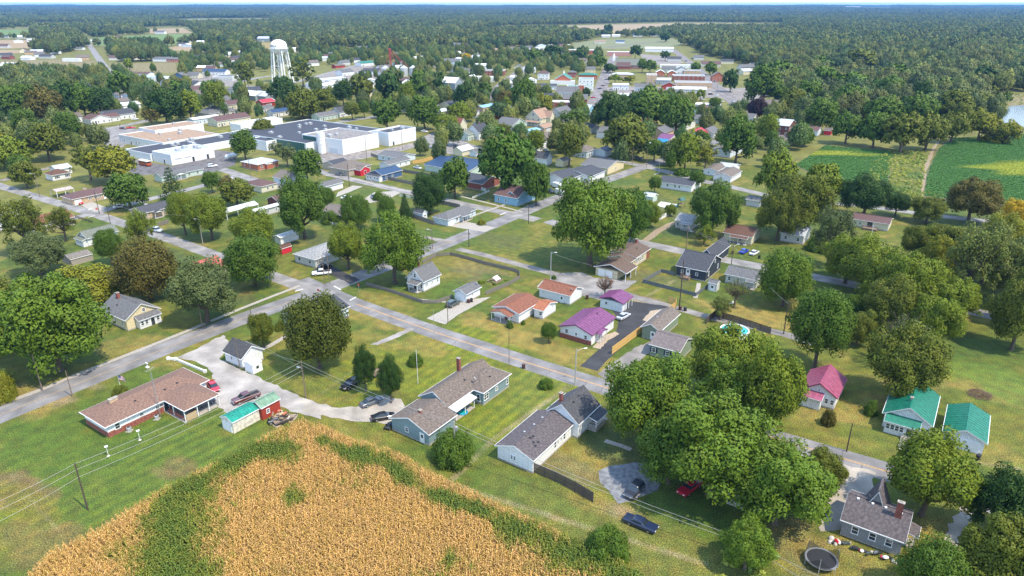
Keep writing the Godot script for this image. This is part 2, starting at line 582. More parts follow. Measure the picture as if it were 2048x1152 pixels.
func fence(pts:PackedVector2Array,kind:String,h:float,mat:String,label:String,turned:=0.0)->void:
	var o:=thing("fence",label,"fence",pts[0].x,pts[0].y)
	var o0:Vector2=pts[0]
	for k in pts.size() - 1:
		var a:Vector2=pts[k]
		var b:Vector2=pts[k+1]
		var steps:=maxi(1,roundi(a.distance_to(b)/2.4))
		var w:=a.distance_to(b)/steps
		var dir:=(b - a).normalized()
		for s in steps+1:
			if s==0 and k>0:
				continue
			var q:=a.lerp(b,float(s)/steps) - o0
			var mb:=MB.new()
			mb.box(Vector3(0,(h+0.1)/2,0),Vector3(0.11,h+0.1,0.11))
			var p:=obj("fence_post",mb.done() if not mesh_cache.has("post%.1f"%h) else mesh_cache["post%.1f"%h],M[mat],o)
			mesh_cache["post%.1f"%h]=p.mesh
			p.position=Vector3(q.x,0,q.y)
			p.rotation.y=-dir.angle()
		for s in steps:
			var q:=a.lerp(b,(s+0.5)/steps) - o0
			var p:=obj("fence_panel",panel_mesh(kind,snappedf(w,0.1),h),M[mat],o)
			p.position=Vector3(q.x,0.02,q.y)
			p.rotation.y=-dir.angle()+turned
func pole(x:float,z:float,h:float,label:String,opt:={})->void:
	var lamp:bool=opt.get("lamp",false)
	var o:=thing("street_lamp" if opt.get("street",false) else "utility_pole",label,"street lamp" if opt.get("street",false) else "utility pole",x,z,opt.get("turn",0.0))
	var r:float=opt.get("r",0.15)
	var mb:=MB.new()
	mb.tube(Vector3(0,0,0),Vector3(0,h,0),r,r*0.65,8)
	part("pole",mb,opt.get("mat","pole_wood"))
	if opt.get("arm",0.0)>0.0:
		var c:=MB.new()
		c.box(Vector3(0,h - 0.5,0.1),Vector3(opt.arm,0.12,0.12))
		part("cross_arm",c,"pole_wood")
		for s in [-0.9,-0.3,0.3,0.9]:
			var ins:=MB.new()
			ins.lathe([Vector2(0.05,0),Vector2(0.06,0.1),Vector2(0.02,0.2)],6,Vector3(s*opt.arm/2,h - 0.44,0.1))
			part("insulator",ins,"galvanised")
	if opt.get("drum",false):
		var d:=MB.new()
		d.lathe([Vector2(0.02,0),Vector2(0.24,0.02),Vector2(0.26,0.8),Vector2(0.2,0.88),Vector2(0.02,0.9)],10,Vector3(0.36,h - 1.9,0))
		part("transformer",d,"galvanised")
	if lamp:
		var a:=MB.new()
		var len_:float=opt.get("reach",1.2)
		var y:float=h - opt.get("drop",0.15)
		a.tube(Vector3(0,y - 0.4,0),Vector3(len_*0.6,y,0),0.05,0.04,6)
		a.tube(Vector3(len_*0.6,y,0),Vector3(len_,y+0.05,0),0.04,0.04,6)
		part("arm",a,"galvanised")
		var l:=MB.new()
		l.hull([[len_ - 0.1,0.1,0.08,y - 0.06,y+0.1],[len_+0.25,0.17,0.13,y - 0.1,y+0.13],[len_+0.7,0.12,0.09,y - 0.06,y+0.08]])
		part("lamp_head",l,"galvanised")
func wires(label:String,runs:Array,r:=0.022)->void:
	var o:=thing("power_line",label,"power line",0,0)
	for w in runs:
		var mb:=MB.new()
		var a:Vector3=w[0]
		var b:Vector3=w[1]
		var sag:=a.distance_to(b)*0.018
		var last:=a
		for k in range(1,11):
			var f:=k/10.0
			var p:=a.lerp(b,f) - Vector3.UP*sag*4.0*f*(1.0 - f)
			mb.tube(last,p,r,r,4)
			last=p
		part("wire",mb,"wire")
func bin(x:float,z:float,turn:float,mat:String,label:String,group:="")->void:
	thing("trash_bin",label,"trash bin",x,z,turn,group)
	var b:=MB.new()
	for f in [[0.05,0.23,0.5,0.26],[0.5,0.26,0.98,0.3]]:
		var y0:float=f[0]
		var s0:float=f[1]
		var y1:float=f[2]
		var s1:float=f[3]
		for k in 4:
			var d0:=Vector3(s0,0,s0).rotated(Vector3.UP,k*PI/2)
			var d1:=Vector3(s0,0,s0).rotated(Vector3.UP,(k+1)*PI/2)
			var e0:=Vector3(s1,0,s1).rotated(Vector3.UP,k*PI/2)
			var e1:=Vector3(s1,0,s1).rotated(Vector3.UP,(k+1)*PI/2)
			b.poly([d0+Vector3.UP*y0,d1+Vector3.UP*y0,e1+Vector3.UP*y1,e0+Vector3.UP*y1])
	part("body",b,mat)
	var l:=MB.new()
	l.box(Vector3(0,1.02,0),Vector3(0.68,0.08,0.7))
	l.box(Vector3(0.32,0.95,0),Vector3(0.1,0.06,0.5))
	part("lid",l,mat)
	for s in [-1.0,1.0]:
		var w:=MB.new()
		w.x=Transform3D(Basis(Vector3.RIGHT,PI/2),Vector3(0.27,0.13,s*0.27))
		w.lathe([Vector2(0.01,-0.04),Vector2(0.13,-0.03),Vector2(0.13,0.03),Vector2(0.01,0.04)],10)
		part("wheel",w,"rubber")
# ---------------------------------------------------------------- trees
# A tree is one unit high and two units across; its thing scales it. Leaves stand in puffs round the limbs.
func tree_kind(kind:String,variant:int,fine:int)->Array:
	var key:="%s%d_%d"%[kind,variant,fine]
	if tree_kinds.has(key):
		return tree_kinds[key]
	var r:=RandomNumberGenerator.new()
	r.seed=hash(key)
	var low:=0.16
	var puffs:=[]
	var count:=95
	var lumps:=FastNoiseLite.new()
	lumps.seed=r.randi()%10000
	lumps.frequency=0.9
	var dens:=1.0
	match kind:
		"round":
			low=0.05
		"oval":
			low=0.15
		"loose":
			low=0.12
			count=70
			dens=0.6
		"spread":
			low=0.06
			count=140
		"column":
			low=0.05
		"shrub":
			low=0.0
			count=46
		"bare":
			low=0.25
			count=40
			dens=0.12
	if fine==1:
		count=int(count*0.7)
	if fine==2:
		count=26
	var lobes:=[]
	if kind=="spread" or kind=="loose":
		for k in 13:
			var a:=k*2.39996+r.randf_range(-0.35,0.35)
			var up:=1.0 - 1.5*(k+0.5)/13.0
			var ring:=sqrt(1.0 - up*up)*r.randf_range(0.5,0.68)
			lobes.append(Vector3(cos(a)*ring,lerpf(low,1.0,0.47+up*r.randf_range(0.26,0.36)),sin(a)*ring))
	if kind=="conifer":
		low=0.03
		var tiers:=15 if fine==0 else 10 if fine==1 else 6
		for k in tiers:
			var y:=low+0.06+(0.9 - low)*k/tiers
			var rad:=(1.0 - y)*0.95+0.04
			var c:=maxi(4,int((13 if fine==0 else 8)*rad+3))
			for j in c:
				var a:=TAU*j/c+k*0.7+r.randf_range(-0.2,0.2)
				var rr:=rad*r.randf_range(0.6,0.92)
				puffs.append([Vector3(cos(a)*rr,y+r.randf_range(-0.02,0.02),sin(a)*rr),0.2*rad+0.07])
			puffs.append([Vector3(0,y,0),rad*0.5])
	else:
		for k in count:
			var f:=(k+0.5)/count
			var a:=k*2.39996+r.randf_range(-0.3,0.3)
			var up:=1.0 - 1.75*f
			var ring:=sqrt(maxf(0.0,1.0 - up*up))
			var d:=Vector3(cos(a)*ring,up,sin(a)*ring)
			var bulge:=1.0+0.28*lumps.get_noise_3dv(d*1.7)
			var p:=d*r.randf_range(0.56,0.84)*bulge
			var cy:=(1.0+low)/2.0
			var ry:=(1.0 - low)/2.0
			var q:=Vector3(p.x,cy+p.y*ry*1.05,p.z)
			if kind=="column":
				var g:=clampf((q.y - low)/(1.0 - low),0.0,1.0)
				q.x*=0.75+0.35*sin(g*PI)
				q.z*=0.75+0.35*sin(g*PI)
			if kind=="shrub":
				q=Vector3(p.x,absf(p.y)*0.85+0.04,p.z)
			var size:=r.randf_range(0.2,0.33)
			if lobes.size():
				var l:Vector3=lobes[k%lobes.size()]
				var e:=Vector3(r.randfn(),r.randfn(),r.randfn()).normalized()
				q=l+Vector3(e.x*0.3,e.y*0.19,e.z*0.3)*r.randf_range(0.5,1.0)*bulge
				q.y=clampf(q.y,low+0.04,0.95)
				size=r.randf_range(0.15,0.26)
				if kind=="loose":
					size=r.randf_range(0.11,0.21)
			if kind=="bare":
				size=0.16
			puffs.append([q,size])
		for k in int(count*0.16):
			puffs.append([Vector3(r.randf_range(-0.4,0.4),lerpf(low,1.0,r.randf_range(0.35,0.75)),r.randf_range(-0.4,0.4)),0.34])
	var mb:=MB.new()
	var per:=(300 if fine==0 else 60 if fine==1 else 17)*dens
	var leaf:=0.0275 if fine==0 else 0.062 if fine==1 else 0.16
	if kind=="conifer":
		per*=0.55
		leaf*=0.8
	if kind=="shrub":
		leaf*=1.25
	var ky:=1.0
	var squash:={"round":0.62,"oval":0.42,"loose":0.5,"spread":0.55,"column":0.3,"shrub":0.8,"bare":0.5,"conifer":0.33}
	ky=squash[kind]
	for pf in puffs:
		var pc:Vector3=pf[0]
		var pr:float=pf[1]
		var tone:=r.randf_range(0.78,1.16) if fine==0 else r.randf_range(0.9,1.08)
		var warm:=r.randf_range(-0.06,0.1)
		var cnt:=int(per*clampf(pr/0.26,0.5,1.7))
		for j in cnt:
			var d:=Vector3(r.randfn(),r.randfn()*0.9+0.3,r.randfn()).normalized()
			var rr:=pr*pow(r.randf(),0.28)
			var at:=pc+Vector3(d.x*rr,d.y*rr*ky,d.z*rr)
			if at.y<0.015:
				continue
			var nn:=(d+Vector3(r.randfn(),r.randfn()+0.5,r.randfn())*0.55).normalized()
			var s:=nn.cross(Vector3(r.randfn(),r.randfn(),r.randfn())).normalized()
			var t:=nn.cross(s)
			var L:=leaf*r.randf_range(0.7,1.35)
			var wd:=L*r.randf_range(0.5,0.75)
			var b:=mb.v.size()
			var k3:=Vector3(1,ky,1)
			var out:=(at - Vector3(0,0.45,0)).normalized()
			var smooth:=(nn*0.75+d*0.5+out*0.2+Vector3.UP*0.3).normalized() if fine==0 else (nn*0.4+d*0.4+out*0.6+Vector3.UP*0.3).normalized()
			mb.v.append(at+(-s*wd)*k3)
			mb.v.append(at+(-t*L - nn*L*0.25)*k3)
			mb.v.append(at+(s*wd)*k3)
			mb.v.append(at+(t*L - nn*L*0.25)*k3)
			var g:=tone*r.randf_range(0.82,1.18)
			var y:=warm+r.randf_range(-0.05,0.09)
			var col:=Color(g*(1.0+y*1.6),g*(1.0+y*0.4),g*(1.0 - y))
			for q in 4:
				mb.n.append(smooth)
				mb.c.append(col)
			for e in [0,2,1,0,3,2]:
				mb.i.append(b+e)
	var wood:=MB.new()
	var sides:=7 if fine==0 else 5 if fine==1 else 4
	var top:=0.62
	if kind=="conifer":
		top=0.95
	if kind=="column":
		top=0.85
	var lean:=Vector3(r.randf_range(-0.04,0.04),0,r.randf_range(-0.04,0.04))
	var fork:=Vector3(lean.x,low+0.12,lean.z)
	if kind!="shrub":
		wood.tube(Vector3(0,-0.01,0),Vector3(0,0.03,0),0.1,0.066,sides)
		wood.tube(Vector3(0,0.03,0),fork,0.066,0.052,sides)
		wood.tube(fork,Vector3(lean.x*2,top,lean.z*2),0.05,0.012,sides)
	if fine<2 and kind!="conifer" and puffs.size():
		var limbs:=16 if fine==0 else 7
		if kind=="bare":
			limbs=60
		if kind=="loose":
			limbs=24
		for k in limbs:
			var pf=puffs[(k*7+3)%puffs.size()]
			var e:Vector3=pf[0]
			var s:=fork.lerp(Vector3(lean.x*2,top,lean.z*2),r.randf_range(0.0,0.6)) if kind!="shrub" else Vector3(r.randf_range(-0.1,0.1),0,r.randf_range(-0.1,0.1))
			if e.y<s.y:
				s.y=maxf(low*0.8,e.y - 0.1)
			var m:=s.lerp(e,0.5)+Vector3(0,-0.03,0)
			wood.tube(s,m,0.024,0.014,4)
			wood.tube(m,e,0.014,0.004,4)
			if kind=="bare" or kind=="loose":
				for w in 3:
					wood.tube(m.lerp(e,r.randf_range(0.2,0.9)),e+Vector3(r.randf_range(-0.2,0.2),r.randf_range(-0.02,0.14),r.randf_range(-0.2,0.2)),0.007,0.003,3)
	tree_kinds[key]=[mb.done(),wood.done() if wood.v.size() else null]
	return tree_kinds[key]
func foliage(tone:String)->StandardMaterial3D:
	if tint_cache.has(tone):
		return tint_cache[tone]
	var col:Array=TONES[tone]
	var m:=StandardMaterial3D.new()
	m.resource_name="foliage_"+tone
	m.albedo_color=lin(col[0],col[1],col[2])
	m.vertex_color_use_as_albedo=true
	m.roughness=0.62
	m.metallic_specular=0.35
	m.backlight_enabled=true
	m.backlight=Color(0.5,0.55,0.2)
	tint_cache[tone]=m
	return m
func tree(kind:String,x:float,z:float,rad:float,h:float,tone:String,code:String)->void:
	var called:String="copper_beech_tree" if tone=="purple" else TREE_WORDS[kind][0]
	var size:="small " if h<6.0 and kind!="shrub" else "tall " if h>15.0 else ""
	var label:=located("%s%s %s %s"%[size,TONE_WORDS[tone],TREE_WORDS[kind][1],"shrub" if kind=="shrub" else "tree"],code)
	var fine:=0 if z>-265.0 else 1 if z>-560.0 else 2
	var variant:=int(absf(x*3.0+z*7.0))%((3 if kind=="spread" else 2) if fine==0 else 4)
	var k:=tree_kind(kind,variant,fine)
	var o:=thing(called,label,"shrub" if kind=="shrub" else "tree",x,z,fposmod(x*37.0+z*17.0,360.0))
	o.scale=Vector3(rad,h,rad)
	trees_at.append(Vector2(x,z))
	if k[1]!=null:
		obj("trunk" if kind!="shrub" else "stems",k[1],M["bark"],o)
	obj("crown" if kind!="shrub" else "foliage",k[0],foliage(tone),o)
func scatter(called:String,mesh:Mesh,mat:Material,where:Array,tints:PackedColorArray)->void:
	var mm:=MultiMesh.new()
	mm.transform_format=MultiMesh.TRANSFORM_3D
	mm.use_colors=true
	mm.mesh=mesh
	mm.instance_count=where.size()
	for k in where.size():
		mm.set_instance_transform(k,where[k])
		mm.set_instance_color(k,tints[k])
	var o:=MultiMeshInstance3D.new()
	o.multimesh=mm
	o.material_override=mat
	o.name=numbered(called)
	add_child(o,true)
	o.set_meta("kind","stuff")
func porch(cx:float,cz:float,turn:float,ln:float,dep:float,h:float,rise:float,roof:String,wall:String,gable:bool,deck_h:float)->void:
	var at:=Transform3D(Basis(Vector3.UP,deg_to_rad(turn)),Vector3(cx,0,cz))
	var rb:=MB.new()
	rb.x=at
	var t:=0.12
	var tr:=MB.new()
	tr.x=at
	if gable:
		var W:=ln/2+0.2
		var z0:=-dep/2
		var z1:=dep/2+0.25
		rb.poly([Vector3(-W,h+t,z0 - 0.3),Vector3(-W,h+t,z1),Vector3(0,h+rise+t,z1),Vector3(0,h+rise+t,z0 - 1.2)])
		rb.poly([Vector3(W,h+t,z1),Vector3(W,h+t,z0 - 0.3),Vector3(0,h+rise+t,z0 - 1.2),Vector3(0,h+rise+t,z1)])
		rb.poly([Vector3(-W,h+t - 0.1,z0),Vector3(0,h+rise+t - 0.1,z0 - 1.2),Vector3(0,h+rise+t - 0.1,z1),Vector3(-W,h+t - 0.1,z1)])
		rb.poly([Vector3(W,h+t - 0.1,z1),Vector3(0,h+rise+t - 0.1,z1),Vector3(0,h+rise+t - 0.1,z0 - 1.2),Vector3(W,h+t - 0.1,z0)])
		tr.poly([Vector3(-W,h - 0.08,z1 - 0.15),Vector3(W,h - 0.08,z1 - 0.15),Vector3(W,h+t - 0.1,z1 - 0.15),Vector3(0,h+rise+t - 0.1,z1 - 0.15),Vector3(-W,h+t - 0.1,z1 - 0.15)])
		tr.poly([Vector3(-W,h - 0.08,z0),Vector3(-W,h - 0.08,z1 - 0.15),Vector3(-W,h+t - 0.11,z1 - 0.15),Vector3(-W,h+t - 0.11,z0)])
		tr.poly([Vector3(W,h - 0.08,z1 - 0.15),Vector3(W,h - 0.08,z0),Vector3(W,h+t - 0.11,z0),Vector3(W,h+t - 0.11,z1 - 0.15)])
	else:
		rb.prism([Vector2(-dep/2 - 0.1,h+rise),Vector2(dep/2+0.3,h),Vector2(dep/2+0.3,h+t),Vector2(-dep/2 - 0.1,h+rise+t)],-ln/2 - 0.25,ln/2+0.25)
		tr.box(Vector3(0,h+0.02,dep/2+0.33),Vector3(ln+0.52,0.15,0.05))
		for s in [-1.0,1.0]:
			tr.prism([Vector2(-dep/2,h+rise - 0.1),Vector2(dep/2+0.3,h - 0.1),Vector2(dep/2+0.3,h+t - 0.03),Vector2(-dep/2,h+rise+t - 0.03)],s*(ln/2+0.27) - 0.02,s*(ln/2+0.27)+0.02)
	part("porch_roof",rb,roof)
	part("porch_trim",tr,"white")
	var fl:=MB.new()
	fl.x=at
	fl.box(Vector3(0,deck_h/2,0),Vector3(ln,deck_h,dep))
	part("porch_floor",fl,"concrete")
	if wall!="":
		var wb:=MB.new()
		wb.x=at
		wb.box(Vector3(0,(deck_h+h)/2,0),Vector3(ln - 0.04,h - deck_h+0.1,dep - 0.04))
		part("porch_wall",wb,wall)
	else:
		var n:=maxi(2,int(ln/2.4)+1)
		for k in n:
			var pb:=MB.new()
			pb.x=at
			pb.box(Vector3(-ln/2+0.12+(ln - 0.24)*k/(n - 1),(deck_h+h)/2,dep/2 - 0.12),Vector3(0.13,h - deck_h,0.13))
			part("post",pb,"white")
		if deck_h>0.3:
			var rl:=MB.new()
			rl.x=at
			for y in [0.25,0.95]:
				rl.box(Vector3(0,deck_h+y,dep/2 - 0.12),Vector3(ln - 0.4,0.07,0.06))
				rl.box(Vector3(-ln/2+0.12,deck_h+y,0),Vector3(0.06,0.07,dep - 0.4))
			for k in int(ln/0.2):
				rl.box(Vector3(-ln/2+0.2+k*0.2,deck_h+0.6,dep/2 - 0.12),Vector3(0.04,0.66,0.035))
			part("railing",rl,"white")
			var sb:=MB.new()
			sb.x=at
			for k in 4:
				sb.box(Vector3(ln/2+0.15+k*0.3,(deck_h - k*0.22)/2,0.1),Vector3(0.3,maxf(0.08,deck_h - k*0.22),1.1))
			part("steps",sb,"white")
func steps(x:float,z:float,turn:float)->void:
	for k in 4:
		var mb:=MB.new()
		mb.x=Transform3D(Basis(Vector3.UP,deg_to_rad(turn)),Vector3(x,0,z))
		mb.box(Vector3(0,(0.72 - k*0.17)/2,k*0.3),Vector3(1.5,0.72 - k*0.17,0.3))
		part("step",mb,"concrete")
func deck(cx:float,cz:float,turn:float,ln:float,dep:float,h:float)->void:
	var at:=Transform3D(Basis(Vector3.UP,deg_to_rad(turn)),Vector3(cx,0,cz))
	var n:=int(ln/0.3)
	var mb:=MB.new()
	mb.x=at
	for k in n:
		mb.box(Vector3(-ln/2+ln*(k+0.5)/n,h - 0.03,0),Vector3(ln/n - 0.02,0.05,dep))
	mb.box(Vector3(0,h/2 - 0.1,0),Vector3(ln - 0.1,h - 0.2,dep - 0.1))
	part("deck",mb,"deck_wood")
	var rl:=MB.new()
	rl.x=at
	for s in [-1.0,1.0]:
		rl.box(Vector3(s*ln/2,h+0.5,0),Vector3(0.08,1.0,0.08))
		rl.box(Vector3(s*ln/2,h+0.5,dep/2 - 0.06),Vector3(0.08,1.0,0.08))
		rl.box(Vector3(s*ln/2,h+0.97,0),Vector3(0.1,0.06,dep))
	rl.box(Vector3(-ln*0.15,h+0.97,dep/2 - 0.06),Vector3(ln*0.7,0.06,0.1))
	for k in int(ln*0.7/0.16):
		rl.box(Vector3(-ln/2+0.1+k*0.16,h+0.5,dep/2 - 0.06),Vector3(0.04,0.88,0.04))
	part("railing",rl,"deck_wood")
func lattice(x:float,z:float,h:float,mat:="galvanised",w:=0.14)->void:
	var mb:=MB.new()
	var c:=[Vector3(w,0,0),Vector3(-w*0.5,0,w*0.87),Vector3(-w*0.5,0,-w*0.87)]
	var at:=Vector3(x,0,z)
	for k in 3:
		mb.tube(at+c[k],at+c[k]+Vector3.UP*h,0.02,0.02,4)
	var s:=int(h/0.5)
	for j in s:
		for k in 3:
			mb.tube(at+c[k]+Vector3.UP*h*j/s,at+c[(k+1)%3]+Vector3.UP*h*(j+1)/s,0.012,0.012,3)
	part("mast",mb,mat)
	var an:=MB.new()
	an.tube(at+Vector3(0,h,0),at+Vector3(0,h+1.2,0),0.025,0.02,5)
	an.tube(at+Vector3(-1.0,h+0.9,0.3),at+Vector3(1.0,h+0.9,-0.3),0.025,0.025,4)
	for k in 6:
		var p:=at+Vector3(-0.9+k*0.36,h+0.9,0.27 - k*0.108)
		an.tube(p+Vector3(-0.15,0,-0.5),p+Vector3(0.15,0,0.5),0.015,0.015,3)
	part("antenna",an,mat)
func far(code:String,noun:String,x:float,z:float,turn:float,w:float,d:float,h:float,rise:float,kind:String,wall:String,roof:String,rows:int)->void:
	var category:=noun.get_slice(" ",noun.get_slice_count(" ") - 1)
	thing("mobile_home" if category=="trailer" else category,located("%s %s with a %s roof"%[WALL_WORDS[wall],noun,ROOF_WORDS[roof]],code),category,x,z,turn)
	occupied.append(Vector3(x,maxf(w,d)*0.5+3.0,z))
	if kind=="flat":
		wing(0,0,w,d,h,rise,kind,wall,roof,{"over":0.0})
	else:
		wing(0,0,w,d,h,rise,kind,wall,roof,{"trim":z>-700.0})
	var over:=0.0 if kind=="flat" else 0.35
	if rows>0:
		far_windows(w,d,h,rows,over,true,z>-560.0)
	elif category=="garage" or category=="barn":
		door(0,0.05,d/2 - over,0,minf(w*0.5,5.0),2.3,"door_pale")
	if category=="house" and z>-480.0 and rise>2.0:
		chimney(w*0.18,-d*0.1,h+rise*0.4,h+rise+0.7)
func silo(x:float,z:float,r:float,h:float,label:String)->void:
	thing("silo",label,"silo",x,z)
	var mb:=MB.new()
	mb.lathe([Vector2(r,0),Vector2(r,h)],24)
	part("shell",mb,"metal_white")
	var c:=MB.new()
	c.lathe([Vector2(r+0.06,h - 0.1),Vector2(r+0.06,h+0.1),Vector2(r*0.5,h+0.7),Vector2(0.05,h+0.9)],24)
	part("roof",c,"metal_silver")
	for k in 4:
		var b:=MB.new()
		b.lathe([Vector2(r+0.01,h*(k+1)/5.0),Vector2(r+0.05,h*(k+1)/5.0+0.03),Vector2(r+0.01,h*(k+1)/5.0+0.06)],24)
		part("band",b,"metal_silver")
func letters(text:String,at:Vector3,r:float,from_deg:float,step_deg:float,size:float,mat:String)->void:
	for k in text.length():
		var t:=TextMesh.new()
		t.text=text[k]
		var f:=SystemFont.new()
		f.font_names=PackedStringArray(["Droid Sans"])
		f.font_weight=700
		t.font=f
		t.font_size=64
		t.pixel_size=size/64.0
		t.depth=0.06
		var o:=obj("letter",t,M[mat],T)
		var a:=deg_to_rad(from_deg+step_deg*k)
		o.position=at+Vector3(sin(a)*r,0,cos(a)*r)
		o.rotation.y=a
func water_tower(x:float,z:float)->void:
	thing("water_tower","white water tower on legs with dark town lettering round its tank","water tower",x,z,14)
	var top:=32.0
	var r:=8.1
	var t:=MB.new()
	t.lathe([Vector2(0.3,top - 4.6),Vector2(r*0.45,top - 4.2),Vector2(r*0.78,top - 3.0),Vector2(r*0.97,top - 1.3),Vector2(r,top),Vector2(r,top+2.4),Vector2(r*0.96,top+4.4),Vector2(r*0.82,top+6.4),Vector2(r*0.55,top+8.0),Vector2(r*0.25,top+8.8),Vector2(0.05,top+9.0)],40)
	part("tank",t,"tower_white")
	var w:=MB.new()
	w.lathe([Vector2(r - 0.1,top - 0.3),Vector2(r+1.0,top - 0.3),Vector2(r+1.0,top+0.9),Vector2(r+0.9,top+0.9),Vector2(r+0.9,top - 0.1),Vector2(r - 0.1,top - 0.1)],40)
	part("balcony",w,"tower_white")
	for k in 6:
		var a:=TAU*k/6.0+0.2
		var d:=Vector3(cos(a),0,sin(a))
		var l:=MB.new()
		l.tube(d*(r+2.6),d*(r - 0.2)+Vector3.UP*(top - 0.2),0.6,0.55,10)
		part("leg",l,"tower_white")
		var e:=Vector3(cos(a+TAU/6),0,sin(a+TAU/6))
		var br:=MB.new()
		for y in [[0.0,0.5],[0.5,1.0]]:
			var ra:float=lerpf(r+2.6,r - 0.2,y[0])
			var rb:float=lerpf(r+2.6,r - 0.2,y[1])
			br.tube(d*ra+Vector3.UP*top*y[0],e*rb+Vector3.UP*top*y[1]*0.98,0.1,0.1,4)
			br.tube(e*ra+Vector3.UP*top*y[0],d*rb+Vector3.UP*top*y[1]*0.98,0.1,0.1,4)
		br.tube(d*(r+1.2)+Vector3.UP*top*0.5,e*(r+1.2)+Vector3.UP*top*0.5,0.2,0.2,6)
		part("brace",br,"tower_white")
	var p:=MB.new()
	p.tube(Vector3.ZERO,Vector3.UP*(top - 4.3),0.9,0.9,12)
	part("riser_pipe",p,"tower_white")
	letters("ERSVILLE",Vector3(0,top+3.1,0),r+0.02,-84,9.5,2.6,"letter_dark")
	letters("T",Vector3(0,top+3.4,0),r+0.02,48,8,2.6,"letter_dark")
func grain_elevator(x:float,z:float)->void:
	thing("grain_elevator","red grain elevator leg with sloping spouts above the town trees","grain elevator",x,z,8)
	var h:=27.0
	var t:=MB.new()
	for k in 4:
		var c:=Vector3(1.3 if k%2 else -1.3,0,1.3 if k>1 else -1.3)
		t.tube(c*1.3,c*0.5+Vector3.UP*h,0.16,0.12,5)
	for j in 8:
		var y:=h*j/8.0
		var s:=lerpf(1.7,0.65,j/8.0)
		var s2:=lerpf(1.7,0.65,(j+1)/8.0)
		for q in [[Vector3(-s,y,s),Vector3(s2,y+h/8,s2)],[Vector3(s,y,s),Vector3(-s2,y+h/8,s2)],[Vector3(-s,y,-s),Vector3(-s2,y+h/8,s2)],[Vector3(s,y,-s),Vector3(s2,y+h/8,s2)],[Vector3(-s,y,s),Vector3(s,y,s)]]:
			t.tube(q[0],q[1],0.08,0.08,4)
	part("lattice_tower",t,"red_steel")
	var b:=MB.new()
	b.box(Vector3(0,h*0.5,0),Vector3(0.8,h,0.6))
	b.box(Vector3(0,h+0.8,0),Vector3(2.4,1.8,1.6))
	part("bucket_leg",b,"red_steel")
	for e in [[Vector3(6,12,4)],[Vector3(16,9,0)],[Vector3(22,7,3)],[Vector3(-5,12,2)]]:
		var sp:=MB.new()
		sp.tube(Vector3(0,h+0.5,0),e[0],0.2,0.2,6)
		part("spout",sp,"red_steel")
	for c in [Vector3(-6,0,2),Vector3(14,0,2),Vector3(24,0,3)]:
		var bn:=MB.new()
		bn.lathe([Vector2(4.4,0),Vector2(4.4,8.5),Vector2(4.5,8.5),Vector2(0.6,11.2),Vector2(0.1,11.3)],20,c)
		part("grain_bin",bn,"metal_silver")
func steeple(x:float,z:float,base:float,h:float)->void:
	var a:=MB.new()
	var s:=h*0.22
	a.box(Vector3(x,base+h*0.2,z),Vector3(s*1.6,h*0.4,s*1.6))
	part("steeple_base",a,"white")
	var b:=MB.new()
	b.lathe([Vector2(s*0.8,base+h*0.4),Vector2(s*0.7,base+h*0.6),Vector2(0.04,base+h)],8,Vector3(x,0,z))
	part("spire",b,"white")
func camper(x:float,z:float,turn:float,ln:float,wd:float,h:float,label:String)->void:
	thing("camper",label,"camper",x,z,turn)
	var b:=MB.new()
	b.hull([[-ln/2,wd/2 - 0.1,wd/2 - 0.2,0.7,h - 0.2],[-ln/2+0.2,wd/2,wd/2 - 0.1,0.5,h],[ln/2 - 1.2,wd/2,wd/2 - 0.1,0.5,h],[ln/2 - 0.3,wd/2,wd/2 - 0.2,0.8,h - 0.6],[ln/2,wd/2 - 0.1,wd/2 - 0.3,1.1,h - 1.1]])
	part("body",b,"metal_white")
	for k in 3:
		win(-ln*0.32+ln*0.28*k,1.4,wd/2 - 0.04,0,0.9,0.7)
	win(ln*0.45,1.5,0,70,1.2,0.7)
	for s in [-0.9,0.0]:
		for e in [-1.0,1.0]:
			var w:=obj("wheel",car_shape("van").wheel,M["rubber"],T)
			w.position=Vector3(s,0.38,e*(wd/2 - 0.12))
	var r:=MB.new()
	for k in 3:
		r.box(Vector3(-ln*0.3+k*ln*0.25,h+0.1,0),Vector3(0.6,0.22,0.6))
	part("roof_vent",r,"white")
	var st:=MB.new()
	st.box(Vector3(0,1.1,wd/2+0.01),Vector3(ln*0.8,0.18,0.02))
	part("stripe",st,"fence_slate")
func trolley(x:float,z:float,turn:float)->void:
	thing("trolley_bus","old orange red trolley style bus parked on the factory yard","bus",x,z,turn)
	var b:=MB.new()
	b.hull([[-3.8,1.1,1.1,0.5,1.5],[-3.6,1.2,1.2,0.4,1.5],[3.4,1.2,1.2,0.4,1.5],[3.9,1.0,1.0,0.5,1.4]])
	part("body",b,"trolley_red")
	var g:=MB.new()
	g.box(Vector3(-0.2,1.95,0),Vector3(6.9,0.9,2.2))
	part("window",g,"car_glass")
	for k in 8:
		for s in [-1.0,1.0]:
			var p:=MB.new()
			p.box(Vector3(-3.6+k*0.98,1.95,s*1.12),Vector3(0.16,0.92,0.1))
			part("window_post",p,"trolley_red")
	var r:=MB.new()
	r.hull([[-4.0,1.2,1.1,2.4,2.6],[-3.8,1.28,1.1,2.38,2.72],[3.4,1.28,1.1,2.38,2.72],[3.7,1.2,1.0,2.4,2.6]])
	r.hull([[-3.0,0.5,0.4,2.65,3.0],[-2.9,0.56,0.46,2.65,3.05],[2.6,0.56,0.46,2.65,3.05],[2.7,0.5,0.4,2.65,3.0]])
	part("roof",r,"metal_cream")
	for a in [-2.4,2.3]:
		for s in [-1.0,1.0]:
			var w:=obj("wheel",car_shape("van").wheel,M["rubber"],T)
			w.position=Vector3(a,0.4,s*1.1)
